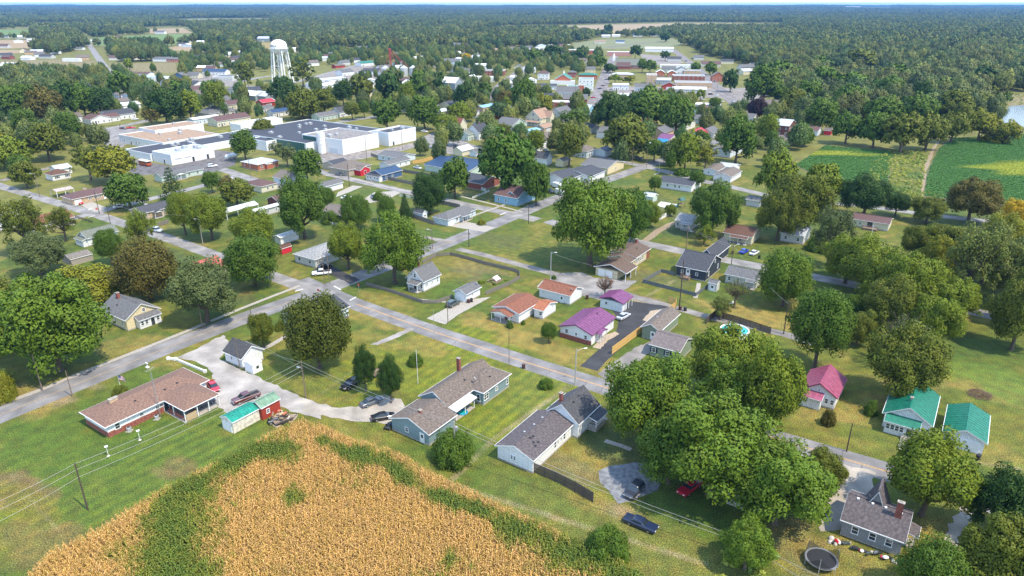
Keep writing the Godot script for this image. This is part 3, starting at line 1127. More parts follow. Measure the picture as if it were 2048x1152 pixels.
func gas_tank(x:float,z:float,turn:float)->void:
	thing("gas_tank","large white horizontal gas tank beside the factory drive","tank",x,z,turn)
	var b:=MB.new()
	b.x=Transform3D(Basis(Vector3.BACK,-PI/2),Vector3(-3.5,1.9,0))
	b.lathe([Vector2(0.05,-0.7),Vector2(0.8,-0.45),Vector2(1.25,0),Vector2(1.25,7),Vector2(0.8,7.45),Vector2(0.05,7.7)],18)
	part("vessel",b,"metal_white")
	for s in [-2.2,2.2]:
		block("saddle",s,0.45,0,0.4,0.9,2.0,"concrete")
func flag_pole(x:float,z:float,h:float,turn:float)->void:
	thing("flag_pole","white flag pole with a striped flag on the lawn by the ranch house","flag pole",x,z)
	var p:=MB.new()
	p.tube(Vector3.ZERO,Vector3.UP*h,0.05,0.035,8)
	part("pole",p,"white")
	thing("flag","red and white striped flag with a blue starred canton flying from its pole","flag",x,z,-turn)
	T.position.y=h
	var fw:=1.9
	var fh:=1.1
	for band in [["red_stripes","flag_red",0],["white_stripes","flag_white",1]]:
		var mb:=MB.new()
		for k in range(band[2],13,2):
			for s in 10:
				var x0:=0.05+fw*s/10.0
				var x1:=0.05+fw*(s+1)/10.0
				var y0:=-fh*(k+1)/13.0
				var y1:=-fh*k/13.0
				var d0:=Vector3(0,-0.18*x0*x0*0.6,sin(x0*4.0)*0.1)
				var d1:=Vector3(0,-0.18*x1*x1*0.6,sin(x1*4.0)*0.1)
				mb.poly([Vector3(x0,y0,0)+d0,Vector3(x1,y0,0)+d1,Vector3(x1,y1,0)+d1,Vector3(x0,y1,0)+d0])
		part(band[0],mb,band[1])
	var cb:=MB.new()
	var st:=MB.new()
	for s in 4:
		var x0:=0.05+fw*s/10.0
		var x1:=0.05+fw*(s+1)/10.0
		var d0:=Vector3(0,-0.18*x0*x0*0.6,sin(x0*4.0)*0.1)
		var d1:=Vector3(0,-0.18*x1*x1*0.6,sin(x1*4.0)*0.1)
		for e in [0.012,-0.012]:
			var q:=[Vector3(x0,-fh*7/13.0,e)+d0,Vector3(x1,-fh*7/13.0,e)+d1,Vector3(x1,0,e)+d1,Vector3(x0,0,e)+d0]
			if e<0:
				q.reverse()
			cb.poly(q)
		for r in 4:
			for e in [0.018,-0.018]:
				st.box(Vector3((x0+x1)/2,-fh*(r+0.6)/7.6,e)+d0.lerp(d1,0.5),Vector3(0.05,0.05,0.004))
	part("canton",cb,"flag_blue")
	part("stars",st,"flag_white").set_meta("kind","stuff")
func stop_sign(x:float,z:float,turn:float,label:String)->void:
	thing("stop_sign",label,"stop sign",x,z,turn)
	var p:=MB.new()
	p.box(Vector3(0,1.2,0),Vector3(0.07,2.4,0.05))
	part("post",p,"galvanised")
	var s:=MB.new()
	s.x=Transform3D(Basis(Vector3.RIGHT,PI/2).rotated(Vector3.BACK,PI/8),Vector3(0,2.3,0.04))
	s.lathe([Vector2(0.01,-0.015),Vector2(0.42,-0.015),Vector2(0.42,0.015),Vector2(0.01,0.015)],8)
	part("plate",s,"sign_red")
	var t:=TextMesh.new()
	t.text="STOP"
	t.font_size=32
	t.pixel_size=0.0085
	t.depth=0.01
	var o:=obj("lettering",t,M["white"],T)
	o.position=Vector3(0,2.3,0.065)
func trampoline(x:float,z:float,r:float,net:bool,label:String)->void:
	thing("trampoline",label,"trampoline",x,z)
	var m:=MB.new()
	m.lathe([Vector2(0.01,0.78),Vector2(r - 0.3,0.84),Vector2(r - 0.3,0.86),Vector2(0.01,0.8)],32)
	part("mat",m,"trampoline_black")
	var f:=MB.new()
	f.lathe([Vector2(r - 0.3,0.88),Vector2(r,0.88),Vector2(r,0.93),Vector2(r - 0.3,0.93)],32)
	part("edge_pad",f,"trampoline_blue" if label.contains("blue") else "trampoline_gray")
	for k in 6:
		var a:=TAU*k/6.0
		var l:=MB.new()
		var d:=Vector3(cos(a),0,sin(a))*r
		l.tube(d,d+Vector3.UP*(2.6 if net and k%2==0 else 0.9),0.05,0.04,6)
		part("leg",l,"galvanised")
	if net:
		var n:=MB.new()
		for k in 32:
			var a:=TAU*k/32.0
			var b:=TAU*(k+1)/32.0
			var ha:=0.93+1.5*pow(absf(cos(a*1.5)),3.0)
			var hb:=0.93+1.5*pow(absf(cos(b*1.5)),3.0)
			var A:=Vector3(cos(a),0,sin(a))*(r - 0.05)
			var B:=Vector3(cos(b),0,sin(b))*(r - 0.05)
			n.poly([B+Vector3.UP*0.93,A+Vector3.UP*0.93,A+Vector3.UP*ha,B+Vector3.UP*hb])
		part("safety_net",n,"net")
func pool(x:float,z:float,r:float,label:String)->void:
	thing("swimming_pool",label,"swimming pool",x,z)
	var w:=MB.new()
	w.lathe([Vector2(r,0),Vector2(r,1.2),Vector2(r+0.12,1.2),Vector2(r+0.12,1.28),Vector2(r - 0.16,1.28),Vector2(r - 0.16,0.9)],36)
	part("wall",w,"white")
	var s:=MB.new()
	s.lathe([Vector2(r - 0.1,1.02),Vector2(0.01,1.02)],36)
	part("water",s,"pool_water")
	var l:=MB.new()
	for e in [-0.3,0.3]:
		l.tube(Vector3(r+0.5,0,e),Vector3(r+0.05,1.9,e),0.03,0.03,5)
	for k in 4:
		l.box(Vector3(r+0.45 - k*0.1,0.3+k*0.3,0),Vector3(0.12,0.04,0.6))
	part("ladder",l,"white")
func brush_pile(x:float,z:float,r:float,label:String)->void:
	thing("brush_pile",label,"brush pile",x,z)
	var rn:=RandomNumberGenerator.new()
	rn.seed=77
	var mb:=MB.new()
	for k in 420:
		var a:=rn.randf()*TAU
		var d:=r*sqrt(rn.randf())
		var p:=Vector3(cos(a)*d,rn.randf()*1.1*(1.0 - d/r*0.8),sin(a)*d)
		var q:=Vector3(rn.randfn(),rn.randfn()*0.35,rn.randfn()).normalized()*rn.randf_range(0.4,1.1)
		mb.tube(p - q*0.5,p+q*0.5,0.035,0.012,4)
	var o:=part("branches",mb,"twig")
	o.set_meta("kind","stuff")
func wall_rail(pts:PackedVector2Array,label:String)->void:
	thing("curb_wall",label,"wall",pts[0].x,pts[0].y)
	for k in pts.size() - 1:
		var a:Vector2=pts[k] - pts[0]
		var b:Vector2=pts[k+1] - pts[0]
		var mb:=MB.new()
		var m:=(a+b)/2
		mb.x=Transform3D(Basis(Vector3.UP,-(b - a).angle()),Vector3(m.x,0,m.y))
		mb.box(Vector3(0,0.25,0),Vector3(a.distance_to(b),0.5,0.35))
		part("rail",mb,"white")
	for p in pts:
		block("end_block",p.x - pts[0].x,0.3,p.y - pts[0].y,0.6,0.6,0.6,"white")
func mailbox(x:float,z:float,label:String)->void:
	thing("mailbox",label,"mailbox",x,z,-35)
	block("post",0,0.5,0,0.14,1.0,0.14,"white")
	var b:=MB.new()
	b.hull([[-0.35,0.14,0.1,1.0,1.3],[0.35,0.14,0.1,1.0,1.3]])
	part("box",b,"white")
	block("base",0,0.1,0,0.8,0.2,0.6,"white")
func box_unit(x:float,z:float,label:String)->void:
	thing("air_conditioner",label,"air conditioner",x,z)
	var b:=MB.new()
	b.lathe([Vector2(0.42,0.1),Vector2(0.45,0.15),Vector2(0.45,0.8),Vector2(0.4,0.85),Vector2(0.3,0.85),Vector2(0.02,0.78)],16)
	part("casing",b,"galvanised")
	block("slab",0,0.05,0,1.1,0.1,1.1,"concrete")
	var f:=MB.new()
	f.lathe([Vector2(0.05,0.87),Vector2(0.3,0.87),Vector2(0.3,0.9),Vector2(0.05,0.9)],10)
	part("fan_guard",f,"dark_metal")
func lawn_lamp(x:float,z:float,label:String)->void:
	thing("feeder_post",label,"bird feeder",x,z,30)
	var p:=MB.new()
	p.tube(Vector3.ZERO,Vector3.UP*1.9,0.05,0.04,6)
	part("post",p,"white")
	var r:=MB.new()
	r.prism([Vector2(-0.22,2.05),Vector2(0.22,2.05),Vector2(0,2.2)],-0.28,0.28)
	part("roof",r,"white")
	block("tray",0,1.93,0,0.4,0.05,0.34,"white")
	var s:=MB.new()
	s.lathe([Vector2(0.01,0.12),Vector2(0.26,0.08),Vector2(0.3,0.0)],9)
	part("stone_base",s,"stone_pale")
func trailer(x:float,z:float,turn:float,label:String)->void:
	thing("utility_trailer",label,"trailer",x,z,turn)
	var b:=MB.new()
	for k in 9:
		b.box(Vector3(0,0.55,-0.88+k*0.22),Vector3(3.6,0.05,0.2))
	part("bed",b,"deck_wood")
	var f:=MB.new()
	for s in [-1.0,1.0]:
		f.box(Vector3(0,0.75,s*1.02),Vector3(3.6,0.06,0.06))
		f.box(Vector3(0,0.48,s*1.02),Vector3(3.6,0.1,0.08))
		for k in 5:
			f.box(Vector3(-1.7+k*0.85,0.62,s*1.02),Vector3(0.06,0.26,0.06))
	f.tube(Vector3(1.8,0.5,0.8),Vector3(3.0,0.5,0),0.05,0.05,5)
	f.tube(Vector3(1.8,0.5,-0.8),Vector3(3.0,0.5,0),0.05,0.05,5)
	part("frame",f,"dark_metal")
	for s in [-1.0,1.0]:
		for a in [-0.4,0.4]:
			var w:=obj("wheel",car_shape("sedan").wheel,M["rubber"],T)
			w.position=Vector3(a,0.33,s*1.15)
	if label.contains("scrap"):
		var r:=RandomNumberGenerator.new()
		r.seed=4
		for k in 12:
			var j:=MB.new()
			var c:=Vector3(r.randf_range(-1.5,1.0),0.7+r.randf()*0.8,r.randf_range(-2.4,0.7))
			j.x=Transform3D(Basis.from_euler(Vector3(r.randf_range(-0.7,0.7),r.randf()*TAU,r.randf_range(-0.7,0.7))),c)
			j.box(Vector3.ZERO,Vector3(r.randf_range(0.5,1.4),r.randf_range(0.08,0.4),r.randf_range(0.2,0.6)))
			part("scrap_piece",j,["twig","dark_metal","plywood","stone_pale","brick_orange"][k%5])
func mower(x:float,z:float,turn:float,label:String)->void:
	thing("small_tractor",label,"tractor",x,z,turn)
	var b:=MB.new()
	b.hull([[-0.9,0.4,0.36,0.45,0.8],[-0.1,0.4,0.36,0.4,0.75],[0.2,0.34,0.28,0.4,1.0],[1.0,0.32,0.26,0.42,0.92]])
	part("body",b,"paint_slate")
	var s:=MB.new()
	s.box(Vector3(-0.5,0.9,0),Vector3(0.5,0.12,0.5))
	s.box(Vector3(-0.75,1.15,0),Vector3(0.1,0.5,0.5))
	s.tube(Vector3(0.1,0.95,0),Vector3(-0.15,1.25,0),0.03,0.16,8)
	part("seat",s,"rubber")
	for a in [-0.6,0.7]:
		for e in [-1.0,1.0]:
			var w:=obj("wheel",car_shape("suv").wheel,M["rubber"],T)
			w.position=Vector3(a,0.36,e*0.5)
			obj("rim",car_shape("suv").rim,M["rim"],w)
func tyre_row(x:float,z:float,turn:float,label:String)->void:
	for k in 4:
		thing("tyre",["leftmost of the four old tyres leaning on the blue gray garage","second from left old tyre leaning on the blue gray garage","third from left old tyre leaning on the blue gray garage","rightmost of the four old tyres leaning on the blue gray garage"][k],"tyre",x+(k - 1.5)*0.72*cos(deg_to_rad(turn)),z - (k - 1.5)*0.72*sin(deg_to_rad(turn)),turn,"old tyres against the garage wall")
		var o:=MB.new()
		o.x=Transform3D(Basis(Vector3.RIGHT,PI/2 - 0.2),Vector3(0,0.36,0.0))
		o.lathe([Vector2(0.2,-0.1),Vector2(0.33,-0.11),Vector2(0.37,-0.06),Vector2(0.37,0.06),Vector2(0.33,0.11),Vector2(0.2,0.1),Vector2(0.2,-0.1)],16)
		part("tread",o,"rubber")
		var h:=MB.new()
		h.x=o.x
		h.lathe([Vector2(0.02,-0.03),Vector2(0.2,-0.03),Vector2(0.2,0.03),Vector2(0.02,0.03)],12)
		part("rim",h,"rim")
func wheel_barrow(x:float,z:float,label:String)->void:
	thing("paddling_pool",label,"paddling pool",x,z)
	var w:=MB.new()
	w.lathe([Vector2(1.0,0),Vector2(1.1,0.16),Vector2(1.0,0.3),Vector2(0.86,0.22),Vector2(0.84,0.05)],20)
	part("ring",w,"trampoline_blue")
	var s:=MB.new()
	s.lathe([Vector2(0.86,0.14),Vector2(0.01,0.14)],20)
	part("water",s,"pool_water")
func garden(x:float,z:float,label:String)->void:
	thing("garden_bed",label,"garden bed",x,z,55)
	var b:=MB.new()
	for s in [[0.0,1.5,3.6,0.12],[0.0,-1.5,3.6,0.12],[1.8,0.0,0.12,3.0],[-1.8,0.0,0.12,3.0]]:
		b.box(Vector3(s[0],0.18,s[1]),Vector3(s[2],0.36,s[3]))
	part("timber_edge",b,"deck_wood")
	block("soil",0,0.12,0,3.5,0.24,2.9,"twig")
	var r:=MB.new()
	for k in 7:
		r.x=Transform3D(Basis(Vector3.RIGHT,0.5),Vector3(0.3,0.95,0.4))
		r.box(Vector3(-1.0+k*0.33,0,0),Vector3(0.26,0.05,1.6))
	r.x=Transform3D()
	for c in [Vector3(-0.6,0.45,1),Vector3(1.2,0.45,1),Vector3(-0.6,0.6,-0.3),Vector3(1.2,0.6,-0.3)]:
		r.box(c,Vector3(0.1,c.y*2,0.1))
	part("slatted_bench",r,"white")
	var rn:=RandomNumberGenerator.new()
	rn.seed=12
	var k0=tree_kind("shrub",1,1)
	for k in 9:
		var o:=obj("bush",k0[0],foliage("lime" if k%2 else "green"),T)
		o.position=Vector3(rn.randf_range(-4,4),0,rn.randf_range(-3.4,3))
		o.scale=Vector3.ONE*rn.randf_range(0.5,1.0)
func junk(x:float,z:float,turn:float,label:String)->void:
	thing("yard_clutter",label,"yard clutter",x,z,turn)
	var r:=RandomNumberGenerator.new()
	r.seed=31
	for k in 26:
		var j:=MB.new()
		var c:=Vector3(-5.6+k*0.44,r.randf_range(0.15,0.6),r.randf_range(-0.7,0.5))
		j.x=Transform3D(Basis.from_euler(Vector3(r.randf_range(-0.4,0.4),r.randf()*TAU,r.randf_range(-0.4,0.4))),c)
		if k%3==0:
			j.lathe([Vector2(0.02,-0.1),Vector2(0.26,-0.08),Vector2(0.26,0.08),Vector2(0.02,0.1)],10)
		elif k%3==1:
			j.hull([[-0.5,0.2,0.16,-0.15,0.15],[0.0,0.28,0.2,-0.2,0.25],[0.5,0.2,0.16,-0.15,0.1]])
		else:
			j.box(Vector3.ZERO,Vector3(r.randf_range(0.3,1.0),r.randf_range(0.1,0.5),r.randf_range(0.2,0.5)))
		part("item",j,["rubber","paint_redbright","white","dark_metal","paint_green","stone_pale","paint_slate"][k%7])
func rock_group(x:float,z:float,label:String)->void:
	thing("garden_stones",label,"stones",x,z)
	for c in [[0.0,0.0,0.5],[0.7,0.4,0.35],[-0.5,0.7,0.4],[0.1,1.1,0.3]]:
		var m:=MB.new()
		m.lathe([Vector2(c[2],0),Vector2(c[2]*0.95,c[2]*0.5),Vector2(c[2]*0.5,c[2]*0.95),Vector2(0.02,c[2])],7,Vector3(c[0],0,c[1]))
		part("stone",m,"stone_pale")
func propane(x:float,z:float,label:String)->void:
	thing("propane_tank",label,"tank",x,z,30)
	var b:=MB.new()
	b.x=Transform3D(Basis(Vector3.BACK,-PI/2),Vector3(-0.7,0.6,0))
	b.lathe([Vector2(0.03,-0.3),Vector2(0.3,-0.2),Vector2(0.4,0),Vector2(0.4,1.4),Vector2(0.3,1.6),Vector2(0.03,1.7)],14)
	part("vessel",b,"white")
	for s in [-0.45,0.45]:
		block("foot",s,0.12,0,0.1,0.24,0.6,"dark_metal")
func swing(x:float,z:float,label:String)->void:
	thing("play_tower",label,"playground",x,z,30)
	for c in [[-1,-1],[1,-1],[1,1],[-1,1]]:
		block("post",c[0]*0.9,1.5,c[1]*0.9,0.14,3.0,0.14,"deck_wood")
	block("floor",0,1.4,0,1.9,0.1,1.9,"deck_wood")
	var r:=MB.new()
	r.prism([Vector2(-1.2,2.9),Vector2(1.2,2.9),Vector2(0,3.9)],-1.2,1.2)
	part("roof",r,"metal_darkgreen")
	var s:=MB.new()
	s.x=Transform3D(Basis(Vector3.BACK,0.6),Vector3(-2.2,0.75,0))
	s.box(Vector3.ZERO,Vector3(2.7,0.06,0.6))
	s.box(Vector3(0,0.1,0.32),Vector3(2.7,0.2,0.04))
	s.box(Vector3(0,0.1,-0.32),Vector3(2.7,0.2,0.04))
	part("slide",s,"metal_darkgreen")
func antenna_mast(x:float,z:float,h:float,label:String)->void:
	thing("antenna_mast",label,"antenna mast",x,z)
	lattice(0,0,h,"dark_metal",0.2)
func walker(x:float,z:float,turn:float,label:String)->void:
	thing("person",label,"person",x,z,turn)
	var b:=MB.new()
	b.tube(Vector3(0,0.05,0.22),Vector3(0.0,0.48,0.12),0.055,0.075,8)
	b.tube(Vector3(0,0.48,0.12),Vector3(0,0.9,0.09),0.075,0.1,8)
	b.tube(Vector3(0,0.05,-0.25),Vector3(0.02,0.48,-0.1),0.055,0.075,8)
	b.tube(Vector3(0.02,0.48,-0.1),Vector3(0,0.9,-0.09),0.075,0.1,8)
	b.lathe([Vector2(0.15,0.82),Vector2(0.18,0.95),Vector2(0.17,1.15),Vector2(0.21,1.38),Vector2(0.12,1.46),Vector2(0.06,1.5)],10)
	for s in [-1.0,1.0]:
		b.tube(Vector3(0,1.38,s*0.2),Vector3(0.04*s,1.1,s*0.26),0.055,0.045,6)
		b.tube(Vector3(0.04*s,1.1,s*0.26),Vector3(0.16*s,0.86,s*0.25),0.045,0.035,6)
	part("body",b,"rubber")
	var h:=MB.new()
	h.lathe([Vector2(0.05,1.46),Vector2(0.06,1.54),Vector2(0.1,1.6),Vector2(0.11,1.68),Vector2(0.09,1.76),Vector2(0.02,1.8)],10)
	part("head",h,"skin")
	var hr:=MB.new()
	hr.lathe([Vector2(0.118,1.69),Vector2(0.1,1.78),Vector2(0.03,1.82)],10)
	part("hair",hr,"rubber")
# ---------------------------------------------------------------- crops and woods
func inside(polys:Array,p:Vector2)->bool:
	for q in polys:
		if q[1].has_point(p) and Geometry2D.is_point_in_polygon(p,q[0]):
			return true
	return false
func zone(pts:PackedVector2Array)->Array:
	var r:=Rect2(pts[0],Vector2.ZERO)
	for p in pts:
		r=r.expand(p)
	return [pts,r]
func corn_plant(dry:bool,seed_:int)->ArrayMesh:
	var r:=RandomNumberGenerator.new()
	r.seed=seed_
	var mb:=MB.new()
	var h:=1.0
	for k in 2:
		var a:=k*PI/2
		var s:=Vector3(cos(a),0,sin(a))*0.018
		mb.poly([-s,s,s*0.5+Vector3.UP*h*0.95,-s*0.5+Vector3.UP*h*0.95])
	for k in 10:
		var a:=k*PI+r.randf_range(-0.5,0.5)
		var y:=0.18+0.072*k
		var d:=Vector3(cos(a),0,sin(a))
		var s:=Vector3(-d.z,0,d.x)
		var l:=r.randf_range(0.2,0.34)*(0.75 if dry else 1.0)
		var up:=r.randf_range(0.05,0.16)*(0.5 if dry else 1.0)
		var fall:=r.randf_range(0.1,0.3)*(1.3 if dry else 0.9)
		var w:=0.024 if dry else 0.03
		var p:=[Vector3(0,y,0),Vector3(0,y+up,0)+d*l*0.4,Vector3(0,y+up*1.2 - fall*0.25,0)+d*l*0.75,Vector3(0,y+up - fall,0)+d*l]
		for j in 3:
			var w0:float=w*[0.6,1.0,0.8][j]
			var w1:float=w*[1.0,0.8,0.1][j]
			mb.poly([p[j] - s*w0,p[j]+s*w0,p[j+1]+s*w1,p[j+1] - s*w1])
	for k in 5:
		var a:=k*1.3
		var d:=Vector3(cos(a),0,sin(a))*0.05
		mb.poly([Vector3(0.006,h*0.93,0),Vector3(-0.006,h*0.93,0),Vector3(0,h*1.06,0)+d])
	return mb.done()
func segment_distance(p:Vector2,a:Vector2,b:Vector2)->float:
	return p.distance_to(Geometry2D.get_closest_point_to_segment(p,a,b))
func cornfield()->void:
	var n:=FastNoiseLite.new()
	n.seed=21
	n.frequency=0.045
	n.fractal_octaves=3
	var fine:=FastNoiseLite.new()
	fine.seed=4
	fine.frequency=0.3
	var r:=RandomNumberGenerator.new()
	r.seed=99
	var places:=[[],[],[],[]]
	var tints:=[PackedColorArray(),PackedColorArray(),PackedColorArray(),PackedColorArray()]
	var e1:=Vector2(cos(deg_to_rad(34.5)),sin(deg_to_rad(34.5)))
	var e2:=Vector2(e1.y,-e1.x)
	for i in range(-140,240):
		for j in range(-670,670):
			var p:=CORN_MID+e2*(i*0.76+r.randf_range(-0.05,0.05))+e1*(j*0.2+r.randf_range(-0.08,0.08))
			if not CORN[1].has_point(p) or not Geometry2D.is_point_in_polygon(p,CORN[0]):
				continue
			var g:=n.get_noise_2dv(p)*0.55+fine.get_noise_2dv(p)*0.25 - 0.34
			for s in GREEN_LINES:
				var d:=segment_distance(p,s[0],s[1])+n.get_noise_2dv(p*2.3)*2.6
				g=maxf(g,lerpf(0.6,-0.35,clampf(d/s[2]/1.5 - 0.1,0.0,1.0))+fine.get_noise_2dv(p*1.7)*0.25)
			var green:=g+r.randf_range(-0.24,0.24)
			var h:=r.randf_range(1.95,2.5)
			var t:=Transform3D(Basis.from_euler(Vector3(r.randf_range(-0.1,0.1),r.randf()*TAU,r.randf_range(-0.1,0.1))).scaled(Vector3(h*0.92,h,h*0.92)),Vector3(p.x,0,p.y))
			var which:=(0 if green<0.12 else 2)+r.randi()%2
			var f:=r.randf_range(0.75,1.2)
			var col:=Color(0.64,0.39,0.145).lerp(Color(0.55,0.35,0.08),r.randf())
			if green>0.12:
				col=Color(0.22,0.22,0.02).lerp(Color(0.1,0.155,0.012),clampf((green - 0.12)*2.0,0,1))
			elif green>-0.05:
				col=col.lerp(Color(0.3,0.26,0.045),0.6)
			places[which].append(t)
			tints[which].append(Color(col.r*f,col.g*f,col.b*f))
	var m:=StandardMaterial3D.new()
	m.resource_name="corn_leaf"
	m.vertex_color_use_as_albedo=true
	m.roughness=0.7
	m.backlight_enabled=true
	m.backlight=Color(0.3,0.3,0.15)
	for k in 4:
		scatter("corn_crop",corn_plant(k<2,40+k),m,places[k],tints[k])
func soybeans()->void:
	var n:=FastNoiseLite.new()
	n.seed=8
	n.frequency=0.012
	n.fractal_octaves=3
	var r:=RandomNumberGenerator.new()
	r.seed=5
	var where:=[]
	var tint:=PackedColorArray()
	for q in SOY:
		var box:Rect2=q[1]
		var z:=box.position.y
		while z<box.end.y:
			var x:=box.position.x
			while x<box.end.x:
				var p:=Vector2(x+r.randf_range(-0.3,0.3),z+r.randf_range(-0.2,0.2))
				x+=1.15
				if p.x>330.0 or not Geometry2D.is_point_in_polygon(p,q[0]):
					continue
				var v:=n.get_noise_2d(p.x*0.5+p.y*0.2,p.y*1.9)
				var y:=clampf(v*4.5 - 0.75+r.randf_range(-0.15,0.15),0,1)
				var col:=Color(0.075,0.2,0.028).lerp(Color(0.4,0.43,0.04),y)
				var f:=r.randf_range(0.85,1.15)
				tint.append(Color(col.r*f,col.g*f,col.b*f))
				where.append(Transform3D(Basis(Vector3.UP,r.randf()*TAU).scaled(Vector3(0.8,r.randf_range(0.6,0.85),0.8)),Vector3(p.x,0.02,p.y)))
			z+=0.95
	scatter("soybean_crop",small_bush(3,26,0.3),plain_leaf(),where,tint)
	
	var w2:=[]
	var t2:=PackedColorArray()
	for q in WEEDS:
		var box:Rect2=q[0][1]
		for k in int(box.get_area()*float(q[1])):
			var p:=Vector2(r.randf_range(box.position.x,box.end.x),r.randf_range(box.position.y,box.end.y))
			if not Geometry2D.is_point_in_polygon(p,q[0][0]):
				continue
			var s:=r.randf_range(0.5,1.0)*float(q[2])
			w2.append(Transform3D(Basis(Vector3.UP,r.randf()*TAU).scaled(Vector3(s,s*r.randf_range(0.7,1.3),s)),Vector3(p.x,0,p.y)))
			var c:Color=Color(0.34,0.35,0.04).lerp(Color(0.11,0.2,0.025),clampf(n.get_noise_2dv(p*4.0)+0.4+r.randf_range(-0.3,0.3),0,1))
			t2.append(c)
	scatter("weeds",small_bush(9,40,0.26),plain_leaf(),w2,t2)
var leaf_plain:StandardMaterial3D
func plain_leaf()->StandardMaterial3D:
	if leaf_plain==null:
		leaf_plain=StandardMaterial3D.new()
		leaf_plain.resource_name="crop_leaf"
		leaf_plain.vertex_color_use_as_albedo=true
		leaf_plain.roughness=0.65
		leaf_plain.backlight_enabled=true
		leaf_plain.backlight=Color(0.3,0.34,0.12)
	return leaf_plain
func small_bush(seed_:int,count:int,size:float)->ArrayMesh:
	var r:=RandomNumberGenerator.new()
	r.seed=seed_
	var mb:=MB.new()
	for k in count:
		var d:=Vector3(r.randfn(),absf(r.randfn())*0.9+0.1,r.randfn()).normalized()
		var at:=Vector3(d.x*0.75,d.y*0.8,d.z*0.75)*r.randf_range(0.6,1.0)
		var nn:=(d+Vector3(r.randfn(),r.randfn()+0.6,r.randfn())*0.5).normalized()
		var s:=nn.cross(Vector3(r.randfn(),r.randfn(),r.randfn())).normalized()
		var t:=nn.cross(s)
		var L:=size*r.randf_range(0.7,1.3)
		mb.poly([at - s*L*0.7,at - t*L,at+s*L*0.7,at+t*L])
	return mb.done()
func grove(seed_:int)->ArrayMesh:
	var r:=RandomNumberGenerator.new()
	r.seed=seed_
	var mb:=MB.new()
	for k in 46:
		var c:=Vector3(r.randf_range(-34,34),r.randf_range(8,13),r.randf_range(-34,34))
		var f:=r.randf_range(0.75,1.25)
		for j in 22:
			var d:=Vector3(r.randfn(),absf(r.randfn())*0.8 - 0.1,r.randfn()).normalized()
			var at:=c+Vector3(d.x*5.5,d.y*4.5,d.z*5.5)
			var nn:=(d+Vector3(r.randfn(),r.randfn(),r.randfn())*0.3).normalized()
			var s:=nn.cross(Vector3(r.randfn(),r.randfn(),r.randfn())).normalized()
			var t:=nn.cross(s)
			var was:=mb.v.size()
			mb.poly([at - s*2.6,at - t*2.6,at+s*2.6,at+t*2.6])
			for q in mb.v.size() - was:
				mb.c.append(Color(f,f,f))
	return mb.done()
func edge_houses()->void:
	var r:=RandomNumberGenerator.new()
	r.seed=61
	var made:=0
	while made<150:
		var z:=-lerpf(420.0,1900.0,pow(r.randf(),1.3))
		var p:=Vector2(r.randf_range(-0.74,0.6)*-z,z)
		if not inside(EDGE,p) or inside(OPEN_GROUND,p):
			continue
		var bad:=false
		for o in occupied:
			bad=bad or Vector2(o.x,o.z).distance_to(p)<o.y+8.0
		if bad:
			continue
		made+=1
		var w:=r.randf_range(11,20)
		var wl:String=["siding_white","siding_white","siding_cream","siding_graywhite","brick_tan","siding_iceblue","siding_white"][made%7]
		var rf:String=["shingle_gray","metal_white","shingle_tan","shingle_slate","shingle_plumbrown","metal_silver"][made%6]
		for q in streets:
			for j in q[0].size() - 1:
				bad=bad or segment_distance(p,q[0][j],q[0][j+1])<q[1]+8.0
		if bad:
			made-=1
			continue
		thing("house","small far %s house with a %s roof among the town trees"%[WALL_WORDS[wl],ROOF_WORDS[rf]],"house",p.x,p.y,55.0 if z>-700.0 else r.randf_range(-12,60),"small %s houses with %s roofs in the far town"%[WALL_WORDS[wl],ROOF_WORDS[rf]])
		occupied.append(Vector3(p.x,w*0.5+3.0,p.y))
		wing(0,0,w,r.randf_range(9,12),3.6,r.randf_range(2,3.4),"gx" if r.randf()<0.7 else "gz",wl,rf,{"trim":false,"plinth":false})
func town_trees()->void:
	var r:=RandomNumberGenerator.new()
	r.seed=23
	var where:=[]
	var tint:=PackedColorArray()
	for k in 17000:
		var z:=-lerpf(300.0,1350.0,pow(r.randf(),0.8))
		var p:=Vector2(r.randf_range(-0.82,0.82)*-z,z)
		if not inside(TOWN,p) or inside(OPEN_GROUND,p) or (z<-620.0 and r.randf()<0.45):
			continue
		var s:=r.randf_range(2.6,6.4)
		var bad:=false
		for o in occupied:
			if absf(o.x - p.x)<o.y - 2.0+s*0.3 and absf(o.z - p.y)<o.y - 2.0+s*0.3:
				bad=true
				break
			var rel:=Vector2(o.x,o.z) - p
			var along:=rel.dot(p.normalized())
			if along>0.0 and along<30.0 and absf(rel.cross(p.normalized()))<o.y*0.75:
				bad=true
				break
		for o in trees_at:
			if o.distance_squared_to(p)<95.0:
				bad=true
				break
		for q in streets:
			if bad:
				break
			for j in q[0].size() - 1:
				if segment_distance(p,q[0][j],q[0][j+1])<q[1]+s*0.35:
					bad=true
					break
		if bad:
			continue
		trees_at.append(p)
		where.append(Transform3D(Basis(Vector3.UP,r.randf()*TAU).scaled(Vector3(s,lerpf(5.0,14.0,s/6.4)*r.randf_range(0.85,1.2),s)),Vector3(p.x,0,p.y)))
		var c:=Color(0.065,0.14,0.026).lerp(Color(0.19,0.21,0.03),r.randf())
		var f:=r.randf_range(0.7,1.2)
		tint.append(Color(c.r*f,c.g*f,c.b*f))
	var half:=where.size()/2
	scatter("town_trees",tree_kind("spread",2,1)[0],plain_leaf(),where.slice(0,half),tint.slice(0,half))
	scatter("town_trees",tree_kind("round",1,1)[0],plain_leaf(),where.slice(half),tint.slice(half))
